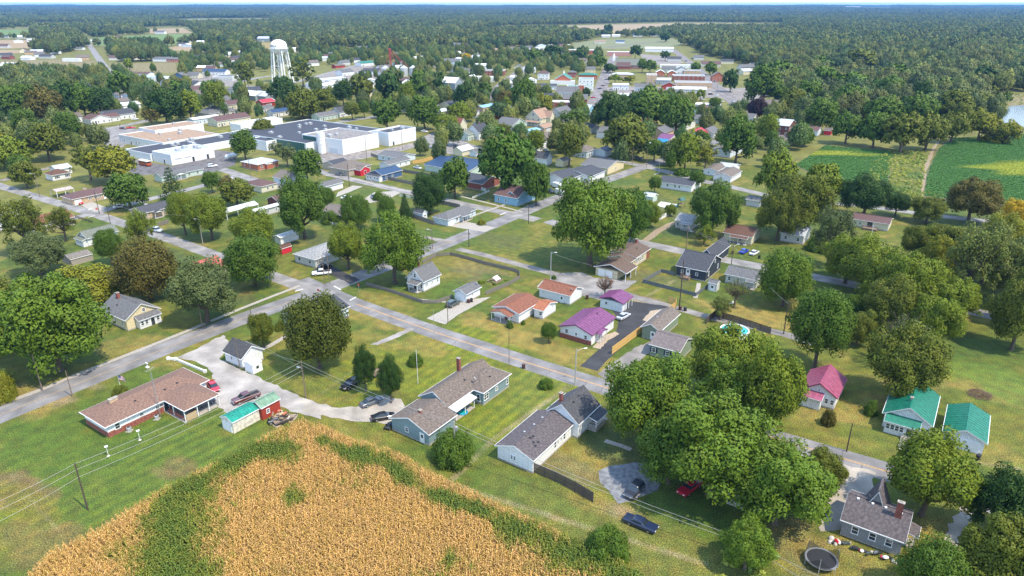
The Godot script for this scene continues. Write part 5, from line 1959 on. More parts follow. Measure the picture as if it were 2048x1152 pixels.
# a label from what a thing looks like and where it stands: "2l7" is the second such thing left of landmark 7, "w3_5" stands between two
func located(what:String,code:String)->String:
	var first:=""
	if code[0].is_valid_int():
		first=ORDINALS[int(code[0]) - 2]+" "
		code=code.substr(1)
	if code[0]=="w":
		var p:=code.substr(1).split("_")
		return "%s%s between %s and %s"%[first,what,NEAR_TO[int(p[0])],NEAR_TO[int(p[1])]]
	var k:=0
	while not code[k].is_valid_int():
		k+=1
	return "%s%s %s %s"%[first,what,SIDES[code.substr(0,k)],NEAR_TO[int(code.substr(k))]]
var PATCHES:=[[-66.38,-98.56,26,20,0.076,0.117,0.008,.85,2],
	[-57.04,-102.8,20,14,0.083,0.121,0.008,.85,2],
	[-81.85,-105.79,16,14,0.069,0.112,0.006,.8,0],
	[-74.49,-131.09,14,6,0.069,0.112,0.006,.8,0],
	[-83.03,-94.59,9,4,0.166,0.103,0.041,.8,0],
	[-76.97,-89.65,10,3,0.145,0.131,0.012,.8,2],
	[-77.51,-85.09,9,4,0.138,0.155,0.006,.8,0],
	[-70.51,-81.89,8,5,0.166,0.103,0.041,.5,0],
	[-57.86,-100.65,4,2,0.166,0.103,0.041,.55,0],
	[-60.07,-98.84,3,1.2,0.166,0.103,0.041,.5,0],
	[-36.22,-137.79,17,13,0.138,0.155,0.006,.85,1],
	[-41.22,-131.09,9,6,0.114,0.128,0.015,.8,1],
	[-8.75,-147.63,16,12,0.138,0.155,0.006,.9,2],
	[5.71,-122.95,14,11,0.131,0.152,0.015,.9,2],
	[-15.88,-135.5,9,8,0.138,0.155,0.006,.8,2],
	[-.38,-113.86,12,6,0.138,0.155,0.006,.8,2],
	[-38.33,-147.63,8,6,0.145,0.131,0.012,.7,0],
	[-31.14,-161.67,8,5,0.238,0.179,0.038,.75,0],
	[-20.59,-147.63,7,5,0.238,0.179,0.038,.6,0],
	[-42.35,-166.32,8,4,0.238,0.179,0.038,.6,0],
	[-7.13,-137.33,4,2.2,0.238,0.179,0.038,.6,0],
	[-31.7,-150.27,7,3,0.238,0.179,0.038,.45,0],
	[-54.89,-147.63,6,3,0.145,0.131,0.012,.6,0],
	[-28.59,-121.05,7,3,0.138,0.155,0.006,.6,0],
	[6.63,-147.63,13,5,0.238,0.179,0.038,.75,0],
	[-2.99,-157.23,9,4,0.238,0.179,0.038,.7,0],
	[17.44,-137.79,8,4,0.238,0.179,0.038,.65,0],
	[12.25,-161.67,9,3,0.069,0.112,0.006,.55,0],
	[20.09,-141.35,5,3,0.238,0.179,0.038,.6,0],
	[-8.17,-161.67,7,4,0.238,0.179,0.038,.6,0],
	[-9.69,-197.63,12,8,0.138,0.117,0.041,.75,0],
	[-14.65,-204.21,8,5,0.238,0.179,0.038,.45,0],
	[-34.6,-174.6,9,3,0.238,0.179,0.038,.55,0],
	[-17.33,-179.91,7,4,0.069,0.112,0.006,.8,0],
	[-3.5,-189.4,6,4,0.069,0.112,0.006,.75,0],
	[2.27,-183.61,7,3,0.069,0.112,0.006,.5,0],
	[-30.43,-183.61,5,3,0.069,0.112,0.006,.6,0],
	[2.67,-221.17,18,12,0.114,0.124,0.011,.8,1],
	[-2.2,-206.49,9,5,0.238,0.179,0.038,.45,0],
	[-4.09,-226.47,10,6,0.083,0.097,0.022,.7,0],
	[16.06,-197.63,8,4,0.145,0.131,0.012,.6,0],
	[28.17,-197.63,6,5,0.069,0.112,0.006,.6,0],
	[38.07,-193.44,9,6,0.117,0.110,0.034,.7,0],
	[37.28,-172.89,7,3,0.248,0.172,0.090,.8,0],
	[59.6,-166.32,13,6,0.238,0.179,0.038,.85,0],
	[53.04,-171.21,7,4,0.238,0.179,0.038,.8,0],
	[67.13,-161.67,9,5,0.238,0.179,0.038,.7,0],
	[71.81,-157.23,7,4,0.238,0.179,0.038,.6,0],
	[46.14,-189.4,7,4,0.097,0.103,0.028,.7,0],
	[49.22,-147.63,9,5,0.069,0.112,0.006,.6,0],
	[64.07,-112.17,9,7,0.238,0.179,0.038,.55,0],
	[58.65,-110.52,9,6,0.145,0.131,0.012,.6,0],
	[65.42,-117.37,5,4,0.238,0.179,0.038,.6,0],
	[97.04,-128.98,11,6,0.238,0.179,0.038,.7,0],
	[95.48,-135.5,8,6,0.138,0.155,0.006,.7,0],
	[102.61,-131.09,10,8,0.103,0.152,0.014,.8,0],
	[103.64,-147.63,12,7,0.062,0.103,0.012,.7,0],
	[94.56,-113.86,8,8,0.145,0.131,0.012,.6,0],
	[84.75,-105.79,8,4,0.238,0.179,0.038,.55,0],
	[67.08,-110.52,7,4,0.069,0.112,0.006,.6,0],
	[83.21,-124.91,4,9,0.238,0.179,0.038,.4,0],
	[15.06,-102.08,9,5,0.238,0.179,0.038,.7,0],
	[9.24,-100.65,7,4,0.166,0.138,0.052,.7,0],
	[18.86,-107.33,9,5,0.069,0.090,0.021,.8,0],
	[21.91,-80.86,12,7,0.131,0.131,0.021,.8,0],
	[9.77,-86.19,11,6,0.121,0.128,0.018,.8,0],
	[17.25,-89.65,4,3,0.248,0.172,0.090,.75,0],
	[3.8,-93.95,12,5,0.097,0.117,0.015,.8,0],
	[24.67,-90.85,7,4,0.048,0.090,0.007,.5,0],
	[13.11,-92.07,5,3,0.238,0.179,0.038,.5,0],
	[44.57,-78.37,10,7,0.138,0.114,0.041,.85,0],
	[44.11,-80.86,6,5,0.238,0.179,0.038,.5,0],
	[47.85,-75.99,9,5,0.145,0.131,0.012,.7,0],
	[63.48,-82.41,5,8,0.238,0.179,0.038,.5,0],
	[-95.15,-124.52,8,3,0.248,0.172,0.090,.8,0],
	[-98.27,-122.95,9,4,0.238,0.179,0.038,.8,0],
	[-85.65,-147.63,10,4,0.238,0.179,0.038,.65,0],
	[-90.25,-145.06,8,4,0.238,0.179,0.038,.55,0],
	[-79.68,-155.8,8,3,0.145,0.131,0.012,.7,0],
	[-91.67,-131.09,6,2,0.248,0.172,0.090,.6,0],
	[-101.07,-121.05,6,3,0.248,0.172,0.090,.8,0],
	[-71.37,-174.6,10,4,0.069,0.083,0.021,.7,0],
	[-65.66,-178.11,9,5,0.069,0.112,0.006,.7,0],
	[-129.66,-206.49,10,8,0.069,0.112,0.006,.7,0],
	[-83.81,-189.4,9,6,0.069,0.112,0.006,.7,0],
	[-110.28,-208.82,12,6,0.069,0.090,0.021,.7,0],
	[-86.02,-161.67,7,5,0.145,0.131,0.012,.7,0],
	[-78.27,-167.93,6,4,0.048,0.090,0.007,.5,0],
	[-69.68,-250.12,12,9,0.066,0.107,0.011,.85,0],
	[-72.34,-226.47,10,7,0.076,0.090,0.021,.7,0],
	[-23.1,-229.2,12,7,0.069,0.110,0.011,.85,1],
	[-24.23,-206.49,9,4,0.145,0.131,0.012,.7,0],
	[-11.92,-250.12,10,6,0.069,0.112,0.006,.8,0],
	[-27.4,-221.17,9,4,0.062,0.090,0.019,.7,0],
	[-65.28,-303.97,9,5,0.090,0.103,0.024,.8,0],
	[-73.01,-206.49,9,5,0.145,0.131,0.012,.6,0],
	[-75.64,-232,6,4,0.145,0.131,0.012,.5,0],
	[-101.35,-250.12,6,5,0.069,0.112,0.006,.6,0],
	[59.04,-260.14,13,8,0.097,0.107,0.025,.8,0],
	[57.35,-282.52,9,6,0.090,0.103,0.024,.8,0],
	[54.5,-237.77,8,5,0.052,0.083,0.017,.85,0],
	[120.07,-218.6,14,8,0.110,0.114,0.028,.85,0],
	[124.15,-213.61,5,2.5,0.248,0.172,0.090,.6,0],
	[120.5,-216.08,4,2,0.248,0.172,0.090,.5,0],
	[114.52,-197.63,12,5,0.069,0.112,0.006,.6,0],
	[57.59,-206.49,5,3,0.145,0.131,0.012,.6,0],
	[60.37,-193.44,5,3,0.238,0.179,0.038,.6,0],
	[38.56,-226.47,8,4,0.048,0.090,0.007,.5,0],
	[83.55,-313.4,12,5,0.090,0.103,0.024,.8,0],
	[-190.66,-290.76,12,6,0.145,0.117,0.034,.7,0],
	[-202.91,-286.58,10,5,0.069,0.112,0.006,.6,0],
	[-164.75,-256.72,5,4,0.069,0.112,0.006,.6,0],
	[-190.39,-313.4,12,5,0.069,0.090,0.021,.7,0],
	[-137.88,-313.4,12,6,0.069,0.097,0.021,.8,0],
	[-124.34,-333.94,8,3,0.138,0.114,0.034,.6,0],
	[-4.69,-263.65,9,4,0.145,0.131,0.012,.6,0],
	[-20.05,-290.76,7,4,0.238,0.179,0.038,.5,0]]
var TRACKS:=[[Vector2(-44.24,-113.01),Vector2(-9.99,-95.89),.6],[Vector2(-9.99,-95.89),Vector2(12.75,-85.09),.6],[Vector2(-10.1,-97.21),Vector2(-3.61,-108.91),.5],[Vector2(-3.61,-108.91),Vector2(12.29,-128.98),.5],[Vector2(12.75,-85.09),Vector2(28.53,-77.88),.6],[Vector2(23.74,-161.67),Vector2(47.6,-189.4),.5],[Vector2(-39.64,-124.91),Vector2(-30.78,-145.06),.4],[Vector2(32.91,-155.8),Vector2(38.45,-158.69),.4],[Vector2(70.26,-105.79),Vector2(88.75,-99.95),.5],[Vector2(-86.1,-98.56),Vector2(-66.03,-81.89),.4]]
var CORN:=zone(xy([-67.4,-73.9,-66.6,-79.3,-64,-81.8,-61.3,-85.8,-57,-92.9,-52.9,-98,-46.3,-106.3,-43.3,-110.6,-40.3,-113.4,-36.1,-111.6,-30.4,-107.9,-21.4,-103.4,-10.1,-95.1,0,-87.8,8.9,-81.6,15.4,-77.1,18,-74.4,25.5,-67.3,-14.1,-64.9,-68.2,-64.9]))
var CORN_MID:=Vector2(-25.21,-87.38)
var GREEN_LINES:=[[Vector2(-44.97,-71.41),Vector2(-51.82,-85.11),5.2],[Vector2(-51.44,-85.11),Vector2(-53.25,-92.82),4.4],[Vector2(-55.09,-89.74),Vector2(-45.99,-102.37),2.8],[Vector2(-48.01,-103.11),Vector2(-40.95,-103.11),3],[Vector2(-34.66,-106.15),Vector2(-22.67,-99.49),1.6],[Vector2(-22.67,-99.49),Vector2(-9.84,-89.74),1.4],[Vector2(-9.84,-89.74),Vector2(1.95,-82.93),1.6],[Vector2(1.95,-82.93),Vector2(18.11,-72.72),2.8],[Vector2(-36.19,-91.57),Vector2(-34.45,-89.74),1.3],[Vector2(-8.86,-77.82),Vector2(-1.63,-72.72),1]]
var SOY:=[zone(xy([141.6,-345.2,177.9,-396.4,190.3,-386.2,207.2,-379.2,165.2,-302.1,152.3,-289.9,141.2,-300.3])),
		zone(xy([172.5,-284.9,201.8,-333.9,237.3,-387.6,263.1,-418.4,341.6,-439.1,228.5,-267.2,198.3,-269.4]))]
var WEEDS:=[[zone(xy([178.5,-345.2,207.7,-383.4,228.3,-383.4,196.9,-328.6,169.1,-282.5,155.1,-278.6,152.7,-289.9])),.22,1.3],[zone(xy([144.2,-290.8,165.6,-299.4,175.9,-295,190.6,-263.6,186.1,-256.7,146.5,-269.4,134.9,-274.7])),.18,1],[zone(xy([150.4,-243.8,161.4,-243.8,141.1,-189.4,119.5,-161.7,125,-189.4])),.12,1.3],[zone(xy([-114.3,-134.4,-110,-134.4,-104.1,-127.9,-103,-123.9,-106.4,-123])),.8,1.5],[zone(xy([59.3,-157.2,65.1,-152.4,63.4,-147.6,53.2,-145.1])),.25,.9],[zone(xy([32,-85.1,37.8,-81.9,42.5,-73.3,28,-73.3])),.25,1],[zone(xy([410,-629.6,458.8,-636.8,405.6,-559.4,372.3,-559.4])),.05,1.2],[zone(xy([43.7,-92.1,55.4,-102.8,54.5,-98.6,44.2,-85.1])),.1,.8]]
var NEAR_WOODS:=[zone(xy([427.9,-2112.4,835.3,-2318.4,1883.7,-2683.8,458.2,-629.6,409.9,-612.2,361.2,-551,307.8,-444.6,260,-416.8,234.9,-397.9,225.1,-430.3,213.3,-452.1,192.1,-472,222.8,-595.7,308.6,-946.5,295.8,-1155.3,360.6,-1496.2])),
		zone(xy([-843.2,-2568.3,-178,-1971.8,-5.7,-2112.4,168.6,-1598,108.1,-1373.4,5.5,-1341.8,-112.9,-1341.8,-187.1,-1228.6,-295,-1341.8,-369.5,-1282.8,-472.6,-1441])),
		zone(xy([-1370.6,-2112.4,-1268.6,-2190.3,-738.7,-1255.1,-699.8,-1110.9,-844.4,-1282.8])),
		zone(xy([-831.9,-1515.6,-674.4,-1373.4,-564,-1203.2,-480.7,-1013.4,-525.1,-978.8,-619,-1132.7])),
		zone(xy([-644.3,-1477.4,-492.1,-1441,-361.5,-1050.3,-442.3,-1110.9,-527.2,-1203.2])),
		zone(xy([-528.8,-732.8,-531.4,-800.3,-442.7,-732.8,-362.2,-580.1,-360,-532.2,-389.9,-532.2])),
		zone(xy([217.3,-2568.3,467.9,-2274.1,366.4,-1689.8,273.4,-1792.5,128.8,-1642.6,8.2,-2039.7]))]
var TOWN:=[zone(xy([-248.8,-328.6,-583.5,-811.7,-552.5,-1031.5,-419.9,-1132.7,-314.3,-1203.2,-108.1,-1282.8,127.7,-1203.2,295.8,-1155.3,193.7,-595.7,125.3,-383.4,86.1,-333.9,-5.7,-328.6,-105.5,-383.4,-179.9,-467.9])),
		zone(xy([113.7,-345.2,180.3,-565.2,194.2,-444.6,158.2,-383.4,125.9,-323.4]))]
var EDGE:=[zone(xy([-734.4,-1050.3,-593.8,-1110.9,-304,-811.7,-69.3,-811.7,10.4,-946.5,87.2,-811.7,59.8,-512.2,-8.5,-500.4,-57.8,-500.4,-141.5,-524.5,-267.8,-551,-266.9,-489.1,-293,-457.9,-338.7,-467.9])),
		zone(xy([56.2,-512.2,179.8,-551,117.3,-357.1,42.9,-383.4])),
		zone(xy([-1508.8,-2190.3,-628.8,-1441,-484.2,-1477.4,-295,-1341.8,-115.5,-1373.4,132.8,-1441,81.6,-757.4,10.4,-946.5,-64.8,-757.4,-326.6,-874.1,-605.1,-1132.7,-734.4,-1050.3])),
		zone(xy([303.7,-1255.1,352.7,-1311.7,321.8,-874.1,204.1,-629.6])),
		zone(xy([357.8,-874.1,575,-1031.5,561.9,-874.1,505.1,-757.4,353.4,-757.4]))]
var OPEN_GROUND:=[zone(xy([-280.1,-457.9,-263.6,-476.2,-183.7,-478.3,-57,-493.6,-12.6,-457.9,-42.3,-383.4,-79.6,-339.5,-102.5,-302.1,-145.7,-321.3,-186,-333.9])),
		zone(xy([65.2,-580.1,144.1,-1203.2,320.7,-1255.1,197.8,-595.7,162.8,-507.4,111.7,-602.2])),
		zone(xy([-340.9,-709.6,-308.3,-823.5,-210.1,-946.5,-179.8,-995.8,-164.5,-874.1,-162.1,-659.4,-249.1,-659.4])),
		zone(xy([-735.7,-1031.5,-580.7,-1031.5,-441,-811.7,-570.2,-860.9])),
		zone(xy([-554.3,-995.8,-453.5,-995.8,-325.2,-718.7,-438.2,-811.7])),
		zone(xy([15.4,-612.2,20.1,-811.7,92.8,-811.7,69,-595.7]))]
var CLEARINGS:=[zone(xy([-194.5,-2005.2,0,-2568.3,331.7,-2810.1,677.4,-3101.5,1079.2,-2948.7,843.1,-2318.4,489.2,-2231.4,273.4,-1792.5,212.9,-1792.5,110,-2150.6,0,-2075.4,-117.2,-1848.6])),
		zone(xy([-963.3,-1689.8,-931.3,-1908.3,-839.6,-1971.8,-667.3,-1555.7,-637.1,-1373.4,-772.6,-1357.4])),
		zone(xy([-1192.9,-2412.4,-1081.6,-2462.2,-842.3,-1971.8,-944.2,-1908.3])),
		zone(xy([-616.3,-1311.7,-624.3,-1477.4,-506.3,-1341.8,-452.5,-1178.7,-565.6,-1215.8])),
		zone(xy([-1626.9,-2274.1,-1467.9,-2274.1,-1063.5,-1642.6,-1165.2,-1620])),
		zone(xy([-1165.2,-1620,-1044.8,-1620,-875.2,-1406.4,-840,-1282.8,-821.2,-1132.7])),
		zone(xy([-749.8,-1031.5,-654.1,-1060,-580.7,-1031.5,-484.5,-860.9,-578.7,-874.1,-653.2,-894.7])),
		zone(xy([-548.4,-987.3,-459.5,-1004.5,-375.2,-823.5,-451.1,-823.5])),
		zone(xy([-1661.9,-3410.3,-1605.4,-3847.2,-1252.2,-3909.8,-956.7,-2948.7,-1186.1,-2745.5,-1544,-3183.9])),
		zone(xy([-1928.9,-2985.5,-1774.6,-3101.5,-1463.9,-2568.3,-1538.1,-2412.4])),
		zone(xy([113.3,-1441,198.1,-1665.9,377,-1739.7,339.8,-1441,261,-1255.1,190.8,-1241.7,103.2,-1255.1])),
		zone(xy([-532.4,-1515.6,-487.3,-1535.4,-379.8,-1203.2,-424.8,-1203.2])),
		zone(xy([5996.9,-13542,6897.4,-13542,4405.1,-8694.6,3937.9,-9017.8])),
		zone(xy([-1151.8,-1971.8,-1131.9,-1971.8,-620.3,-1110.9,-352.9,-667.3,-374.6,-667.3,-534.2,-946.5])),
		zone(xy([467.9,-860.9,572.1,-1013.4,707.3,-1203.2,1160.7,-1848.6,1150.3,-1792.5,853.2,-1373.4,645.4,-1079.8,488.6,-860.9])),
		zone(xy([344.3,-811.7,460.6,-887.8,422.3,-800.3,332.5,-757.4])),
		zone(xy([421.3,-644.2,468.3,-644.2,329.8,-444.6,307.8,-444.6,343.9,-500.4,366.4,-559.4])),
		zone(xy([819.2,-2190.3,878.2,-2190.3,818.6,-2039.7,763.7,-2039.7]))]
var occupied:=[]
var trees_at:=[]
var streets:=[]
func _ready()->void:
	var cam:=Camera3D.new()
	cam.name="camera"
	cam.position=Vector3(0,75,0)
	cam.rotation_degrees=Vector3(-22.2602,0,0)
	cam.fov=44.8718
	cam.near=0.5
	cam.far=40000.0
	add_child(cam)
	cam.current=true
	var env:=Environment.new()
	env.background_mode=Environment.BG_SKY
	var sm:=ProceduralSkyMaterial.new()
	sm.sky_top_color=Color(0.5,0.6,0.74)
	sm.sky_horizon_color=Color(0.84,0.9,0.94)
	sm.sky_curve=0.12
	sm.sky_energy_multiplier=1.5
	sm.ground_horizon_color=Color(0.74,0.85,0.93)
	sm.ground_bottom_color=Color(0.3,0.32,0.26)
	sm.sun_angle_max=1.0
	var sky:=Sky.new()
	sky.sky_material=sm
	env.sky=sky
	env.tonemap_mode=Environment.TONE_MAPPER_LINEAR
	env.tonemap_exposure=1.38
	env.fog_enabled=true
	env.fog_density=0.00006
	env.fog_light_color=Color(0.46,0.7,0.95)
	env.sdfgi_enabled=true
	env.ssao_enabled=true
	env.ssil_enabled=true
	var we:=WorldEnvironment.new()
	we.name="world"
	we.environment=env
	add_child(we)
	var sun:=DirectionalLight3D.new()
	sun.name="sun"
	sun.light_energy=1.42
	sun.light_color=Color(1.0,0.95,0.86)
	sun.light_angular_distance=0.8
	sun.shadow_enabled=true
	add_child(sun)
	sun.look_at_from_position(Vector3.ZERO,Vector3(-0.4106,-0.8616,-0.2983),Vector3.UP)
	textures()
	materials()
	terrain()
	part_of_town_0()
	part_of_town_1()
	part_of_town_2()
	part_of_town_3()
	part_of_town_4()
	part_of_town_5()
	edge_houses()
	town_trees()
	cornfield()
	soybeans()
	woods()
func part_of_town_0()->void:
	
	road("main_road",xy([-114.7,-96.9,-107.1,-106.9,-100.6,-117.4,-81.3,-145.8,-69.5,-162,-53.9,-181,-40.2,-198.9,-24,-220.1,-13.1,-235.4,15.5,-277,37.1,-305.8,65.7,-341.7,93.5,-376.5,122.6,-413.5]),6.9,0.012,"asphalt",.05)
	road("cross_road",xy([-61.9,-189.4,-43.8,-173.2,-17.6,-153.5,2.9,-139.2,20.1,-127.7,36.8,-117,49.6,-108.9,63.2,-100.5,75.1,-92.9,81.9,-88.5,91.2,-82.4]),5.9,0.016,"asphalt",.05)
	road("side_street",xy([-292.2,-351,-226.1,-302.1,-159.8,-258.1,-117.2,-227.6,-88.4,-205.6,-60.6,-184.7,-50.3,-177.4]),5.2,0.020,"asphalt_pale",.08)
	road("side_street",xy([-165.4,-251.4,-160.3,-260.8,-149.3,-280.1,-137.4,-301.2,-129.4,-321.3]),5,0.024,"asphalt_pale",.08)
	road("back_street",xy([13.2,-248.8,29.1,-233.1,44.7,-222.7,60.3,-211.2,76.1,-200.7,90.6,-191,99.5,-184.7,117,-170.5,130.2,-158.7]),5.6,0.024,"asphalt_pale",.08)
	road("north_street",xy([-163.4,-354.6,-142.6,-337.2,-116.6,-312.4,-102.2,-301.2,-90.9,-292.5]),5.6,0.020,"asphalt_pale",.08)
	road("north_street",xy([-105.7,-345.2,-88.1,-326.5,-63.6,-306.7,-40.6,-288.2,-16.8,-270.2,0,-258.1,9.5,-250.1]),5.6,0.024,"asphalt_pale",.08)
	road("street",xy([37.4,-383.4,49.5,-359.6,66.2,-341.7,84.7,-313.4,96,-301.2,106.5,-286.6,116.7,-274.7]),5.4,0.024,"asphalt_pale",.08)
	road("lane",xy([117.6,-277,133.9,-272.4,145.1,-266.5,155.1,-259.5,168.1,-252.1,188.7,-243.8]),5,0.020,"asphalt_pale",.08)
	road("alley",xy([-17.9,-217.1,-10.3,-212.2,5.5,-199.8,13.6,-193.8,23.9,-186.7,33.8,-176.3,42.1,-170.2,51,-163.5,59.6,-158.1,66.7,-153.5,72.9,-147.6]),3.2,0.020,"gravel_gray",.25)
	road("highway",xy([-364.9,-675.4,-446.6,-811.7,-507.4,-908.9,-610,-1079.8,-786.2,-1373.4,-977,-1689.8,-1110.1,-1908.3]),9,0.020,"asphalt_pale",.08)
	road("downtown_street",xy([53.6,-500.4,66.1,-577,77.1,-636.8,97.5,-767.7,131.3,-978.8,163.7,-1155.3]),12,0.020,"asphalt_pink",.08)
	road("downtown_street",xy([173.5,-524.5,183.1,-602.2,200.9,-718.7,226.1,-887.8,259.3,-1132.7,276.7,-1268.8]),11,0.020,"asphalt_pink",.08)
	road("rail_street",xy([64,-629.6,118.4,-640.5,166.5,-636.8,208.5,-629.6,232.3,-622.5]),10,0.024,"asphalt_pink",.08)
	road("left_downtown_street",xy([-23.9,-580.1,-15.7,-667.3,-4.7,-757.4,9.5,-860.9,23.3,-946.5]),10,0.020,"asphalt_pink",.08)
	road("town_street",xy([-366.7,-732.8,-338,-742.4,-279,-742.4,-272.3,-783.7,-259.3,-811.7]),8,0.020,"asphalt_pale",.08)
	road("town_street",xy([-302.8,-700.8,-264,-700.8,-222.5,-692.1,-167.6,-667.3,-120.2,-655.6,-73.4,-644.2]),7,0.024,"asphalt_pale",.08)
	road("town_street",xy([-225.2,-700.8,-214.8,-789.1,-202,-923.6,-188.4,-987.3]),8,0.028,"asphalt_pale",.08)
	road("town_street",xy([-127,-467.9,-100.1,-500.4,-74.5,-548.2,-50,-577]),7,0.020,"asphalt_pale",.08)
	road("town_street",xy([-70.1,-369.8,-47.8,-408.7,-29.4,-440.9,-12.8,-463.9]),7,0.020,"asphalt_pale",.08)
	road("town_street",xy([-266.2,-433.8,-257.4,-457.9,-249.7,-489.1]),7,0.020,"asphalt_pale",.08)
	road("town_street",xy([-232.4,-311.5,-229.1,-327.5,-225.4,-345.2]),4,0.020,"gravel_pale",.08)
	road("far_road",xy([480.8,-874.1,548.7,-970.6,681.4,-1155.3,884.6,-1441,1134.6,-1792.5]),9,0.020,"gravel_pale",.08)
	road("town_street",xy([150.4,-489.1,186.4,-524.5,202.1,-498.1]),6,0.020,"gravel_pale",.08)
	road("field_track",xy([173,-286.6,199.8,-333.9,235,-389.1,252.3,-413.5,267.4,-426.8]),1.4,0.020,"dirt",.4)
	road("track",xy([43,-222.2,52.7,-237.8,60.2,-247.6]),2.6,0.020,"dirt",.4)
	road("sidewalk",xy([-106.2,-117,-98.4,-127.3,-94.1,-134.4,-86.8,-145.1,-79.7,-155.8,-71.9,-168.6,-60.7,-185.1]),1.3,0.030,"concrete",.08)
	road("sidewalk",xy([-21.9,-246.3,-15,-255.4,-6.7,-266.5,3.3,-280.1,16.5,-296.8]),1.2,0.030,"concrete",.08)
	road("sidewalk",xy([-74.8,-317.3,-58.5,-303.1,-43.7,-292.5]),1.2,0.030,"concrete",.08)
	road("sidewalk",xy([-21.8,-284.9,-4.8,-269.4,4.1,-260.8]),1.2,0.030,"concrete",.08)
	road("footpath",xy([-33.6,-180.6,-26.5,-175.3,-17.9,-173.2]),1,0.030,"concrete",.08)
	road("footpath",xy([54,-187,52.3,-181.7,50.3,-176]),1.2,0.030,"concrete",.08)
	road("footpath",xy([17.2,-108.7,20.2,-106.9,21.6,-105.9]),1.1,0.030,"concrete",.08)
	road("footpath",xy([70.4,-105,71.1,-106.9,72.4,-108.6]),1,0.030,"concrete",.08)
	road("footpath",xy([-60.3,-143.6,-57.1,-147.1,-54.9,-152.4]),1.4,0.030,"concrete",.08)
	sheet("gravel_lot",xy([-76.5,-140.9,-70.2,-153,-66.7,-148.2,-66.6,-143.6,-66.6,-141.1,-61.5,-136.6,-54.3,-131.7,-43.6,-124.3,-37.6,-120.7,-37.4,-115.9,-41.8,-117.7,-46.6,-120.7,-51.4,-123,-56.2,-118.1,-60.1,-121.8,-64,-127.9,-63.8,-131.1,-67.3,-136.6,-71.4,-139.7]),0.026,"gravel_white",.35,0)
	sheet("gravel_drive",xy([-43.2,-123,-36.4,-120.1,-31,-120.7,-26.7,-124.9,-22.8,-123,-21.2,-120.1,-23.1,-115.2,-24.4,-113.9,-29.4,-115.2,-35.4,-115.9,-41,-118.5]),0.030,"gravel_tan",.6,0)
	sheet("driveway",xy([-21.9,-162.6,-15.9,-171.2,-13.1,-174.6,-5.8,-176.7,-8.6,-172.6,-14.1,-164.7,-16.9,-159]),0.028,"concrete",.03,0)
	sheet("asphalt_drive",xy([15.1,-137.1,25.4,-153.5,27.3,-161.7,26.4,-167.3,32.3,-173.9,40.9,-170.5,43.4,-168.6,37.8,-161.7,33.2,-157.2,21.6,-140.1,18.8,-135]),0.026,"asphalt_black",.08,0)
	sheet("driveway",xy([18.7,-133.7,26.1,-143.1,30.3,-147.6,32.9,-149.2,33.9,-146.6,29.8,-141.3,24,-132.8,20.5,-131.1]),0.024,"gravel_gray",.25,0)
	sheet("paved_yard",xy([13.2,-195.1,21.2,-195.5,24.4,-191,33,-189.4,36.5,-188.6,30.1,-179.5,24,-174.6,18.8,-178.1,11.1,-189.4]),0.026,"asphalt_pale",.2,0)
	sheet("gravel_drive",xy([-33.4,-147.9,-28.6,-153.5,-25.7,-157.2,-24.1,-156.4,-27.2,-152.2,-31.6,-147.6]),0.030,"gravel_white",.2,0)
	sheet("gravel_patch",xy([14.8,-99.9,17.2,-101.4,22.1,-102.1,24.9,-100.6,26,-97.2,23.7,-93.9,20.4,-92.1,17.1,-91.7,15.8,-93.9,14.9,-96.9]),0.030,"gravel_bluegray",.7,0)
	sheet("driveway",xy([58,-101.4,62.6,-99.3,59.6,-93.9,55.7,-89.6,51.9,-85.1,47.1,-84.5,49.6,-89.6,54.4,-96.5]),0.028,"gravel_tan",.35,0)
	sheet("driveway",xy([73.4,-91.5,75.9,-90.8,69.6,-85.1,63.7,-78.9,59.7,-73.3,56.3,-73.3,62,-79.8,67.9,-86.2]),0.028,"gravel_tan",.4,0)
	sheet("flower_bed",xy([18.8,-146.3,22,-152.4,25.4,-154.9,26.2,-153.5,22.9,-149.7,20.6,-145.6]),0.040,"dirt_pale",.15,0)
	sheet("patio",xy([33.4,-161.7,36.3,-167.3,40.5,-168.6,38.3,-164.1,34.9,-160.2]),0.040,"dirt_pale",.15,0)
	sheet("driveway",xy([-74.4,-290.8,-70.6,-303.1,-65.8,-301.2,-69.3,-291.6,-73.3,-283.3]),0.030,"concrete",.1,0)
	sheet("driveway",xy([-61,-280.1,-58.9,-290.8,-50.3,-293.3,-47.6,-289.9,-51.2,-279.3,-57.4,-273.9]),0.030,"concrete",.1,0)
	sheet("driveway",xy([-22.8,-242.6,-17.4,-248.2,-6.1,-240.8,-9.5,-235.4,-16.8,-239]),0.030,"concrete",.1,0)
	sheet("driveway",xy([-32.2,-230.3,-29.3,-230.3,-19.4,-225.4,-20,-222.2,-26.2,-225.4]),0.030,"gravel_pale",.25,0)
	sheet("driveway",xy([-176.1,-274.7,-172.3,-277,-159.5,-266.5,-160.9,-260.1,-169.6,-268]),0.030,"concrete",.1,0)
	sheet("asphalt_drive",xy([-60.4,-197.6,-56.2,-202,-44.4,-189.4,-46.6,-186.3,-52.7,-192.6]),0.030,"asphalt_black",.2,0)
	sheet("parking_lot",xy([-269.9,-444.6,-258.9,-463.9,-228.3,-444.6,-222.9,-410.3,-215.3,-380.6,-241.1,-410.3]),0.030,"asphalt_pale",.3,0)
	sheet("parking_lot",xy([-197.3,-359.6,-167.8,-341.7,-163.2,-383.4,-149.7,-376.5,-138.1,-345.2,-145.7,-321.3,-163,-328.6,-174.9,-321.3,-186,-333.9]),0.030,"asphalt_dark",.3,0)
	sheet("parking_lot",xy([-57.3,-410.3,-47.9,-444.6,-16.4,-389.1,-16.9,-367.2,-31.6,-369.8,-46.2,-389.1]),0.034,"asphalt_pale",.3,0)
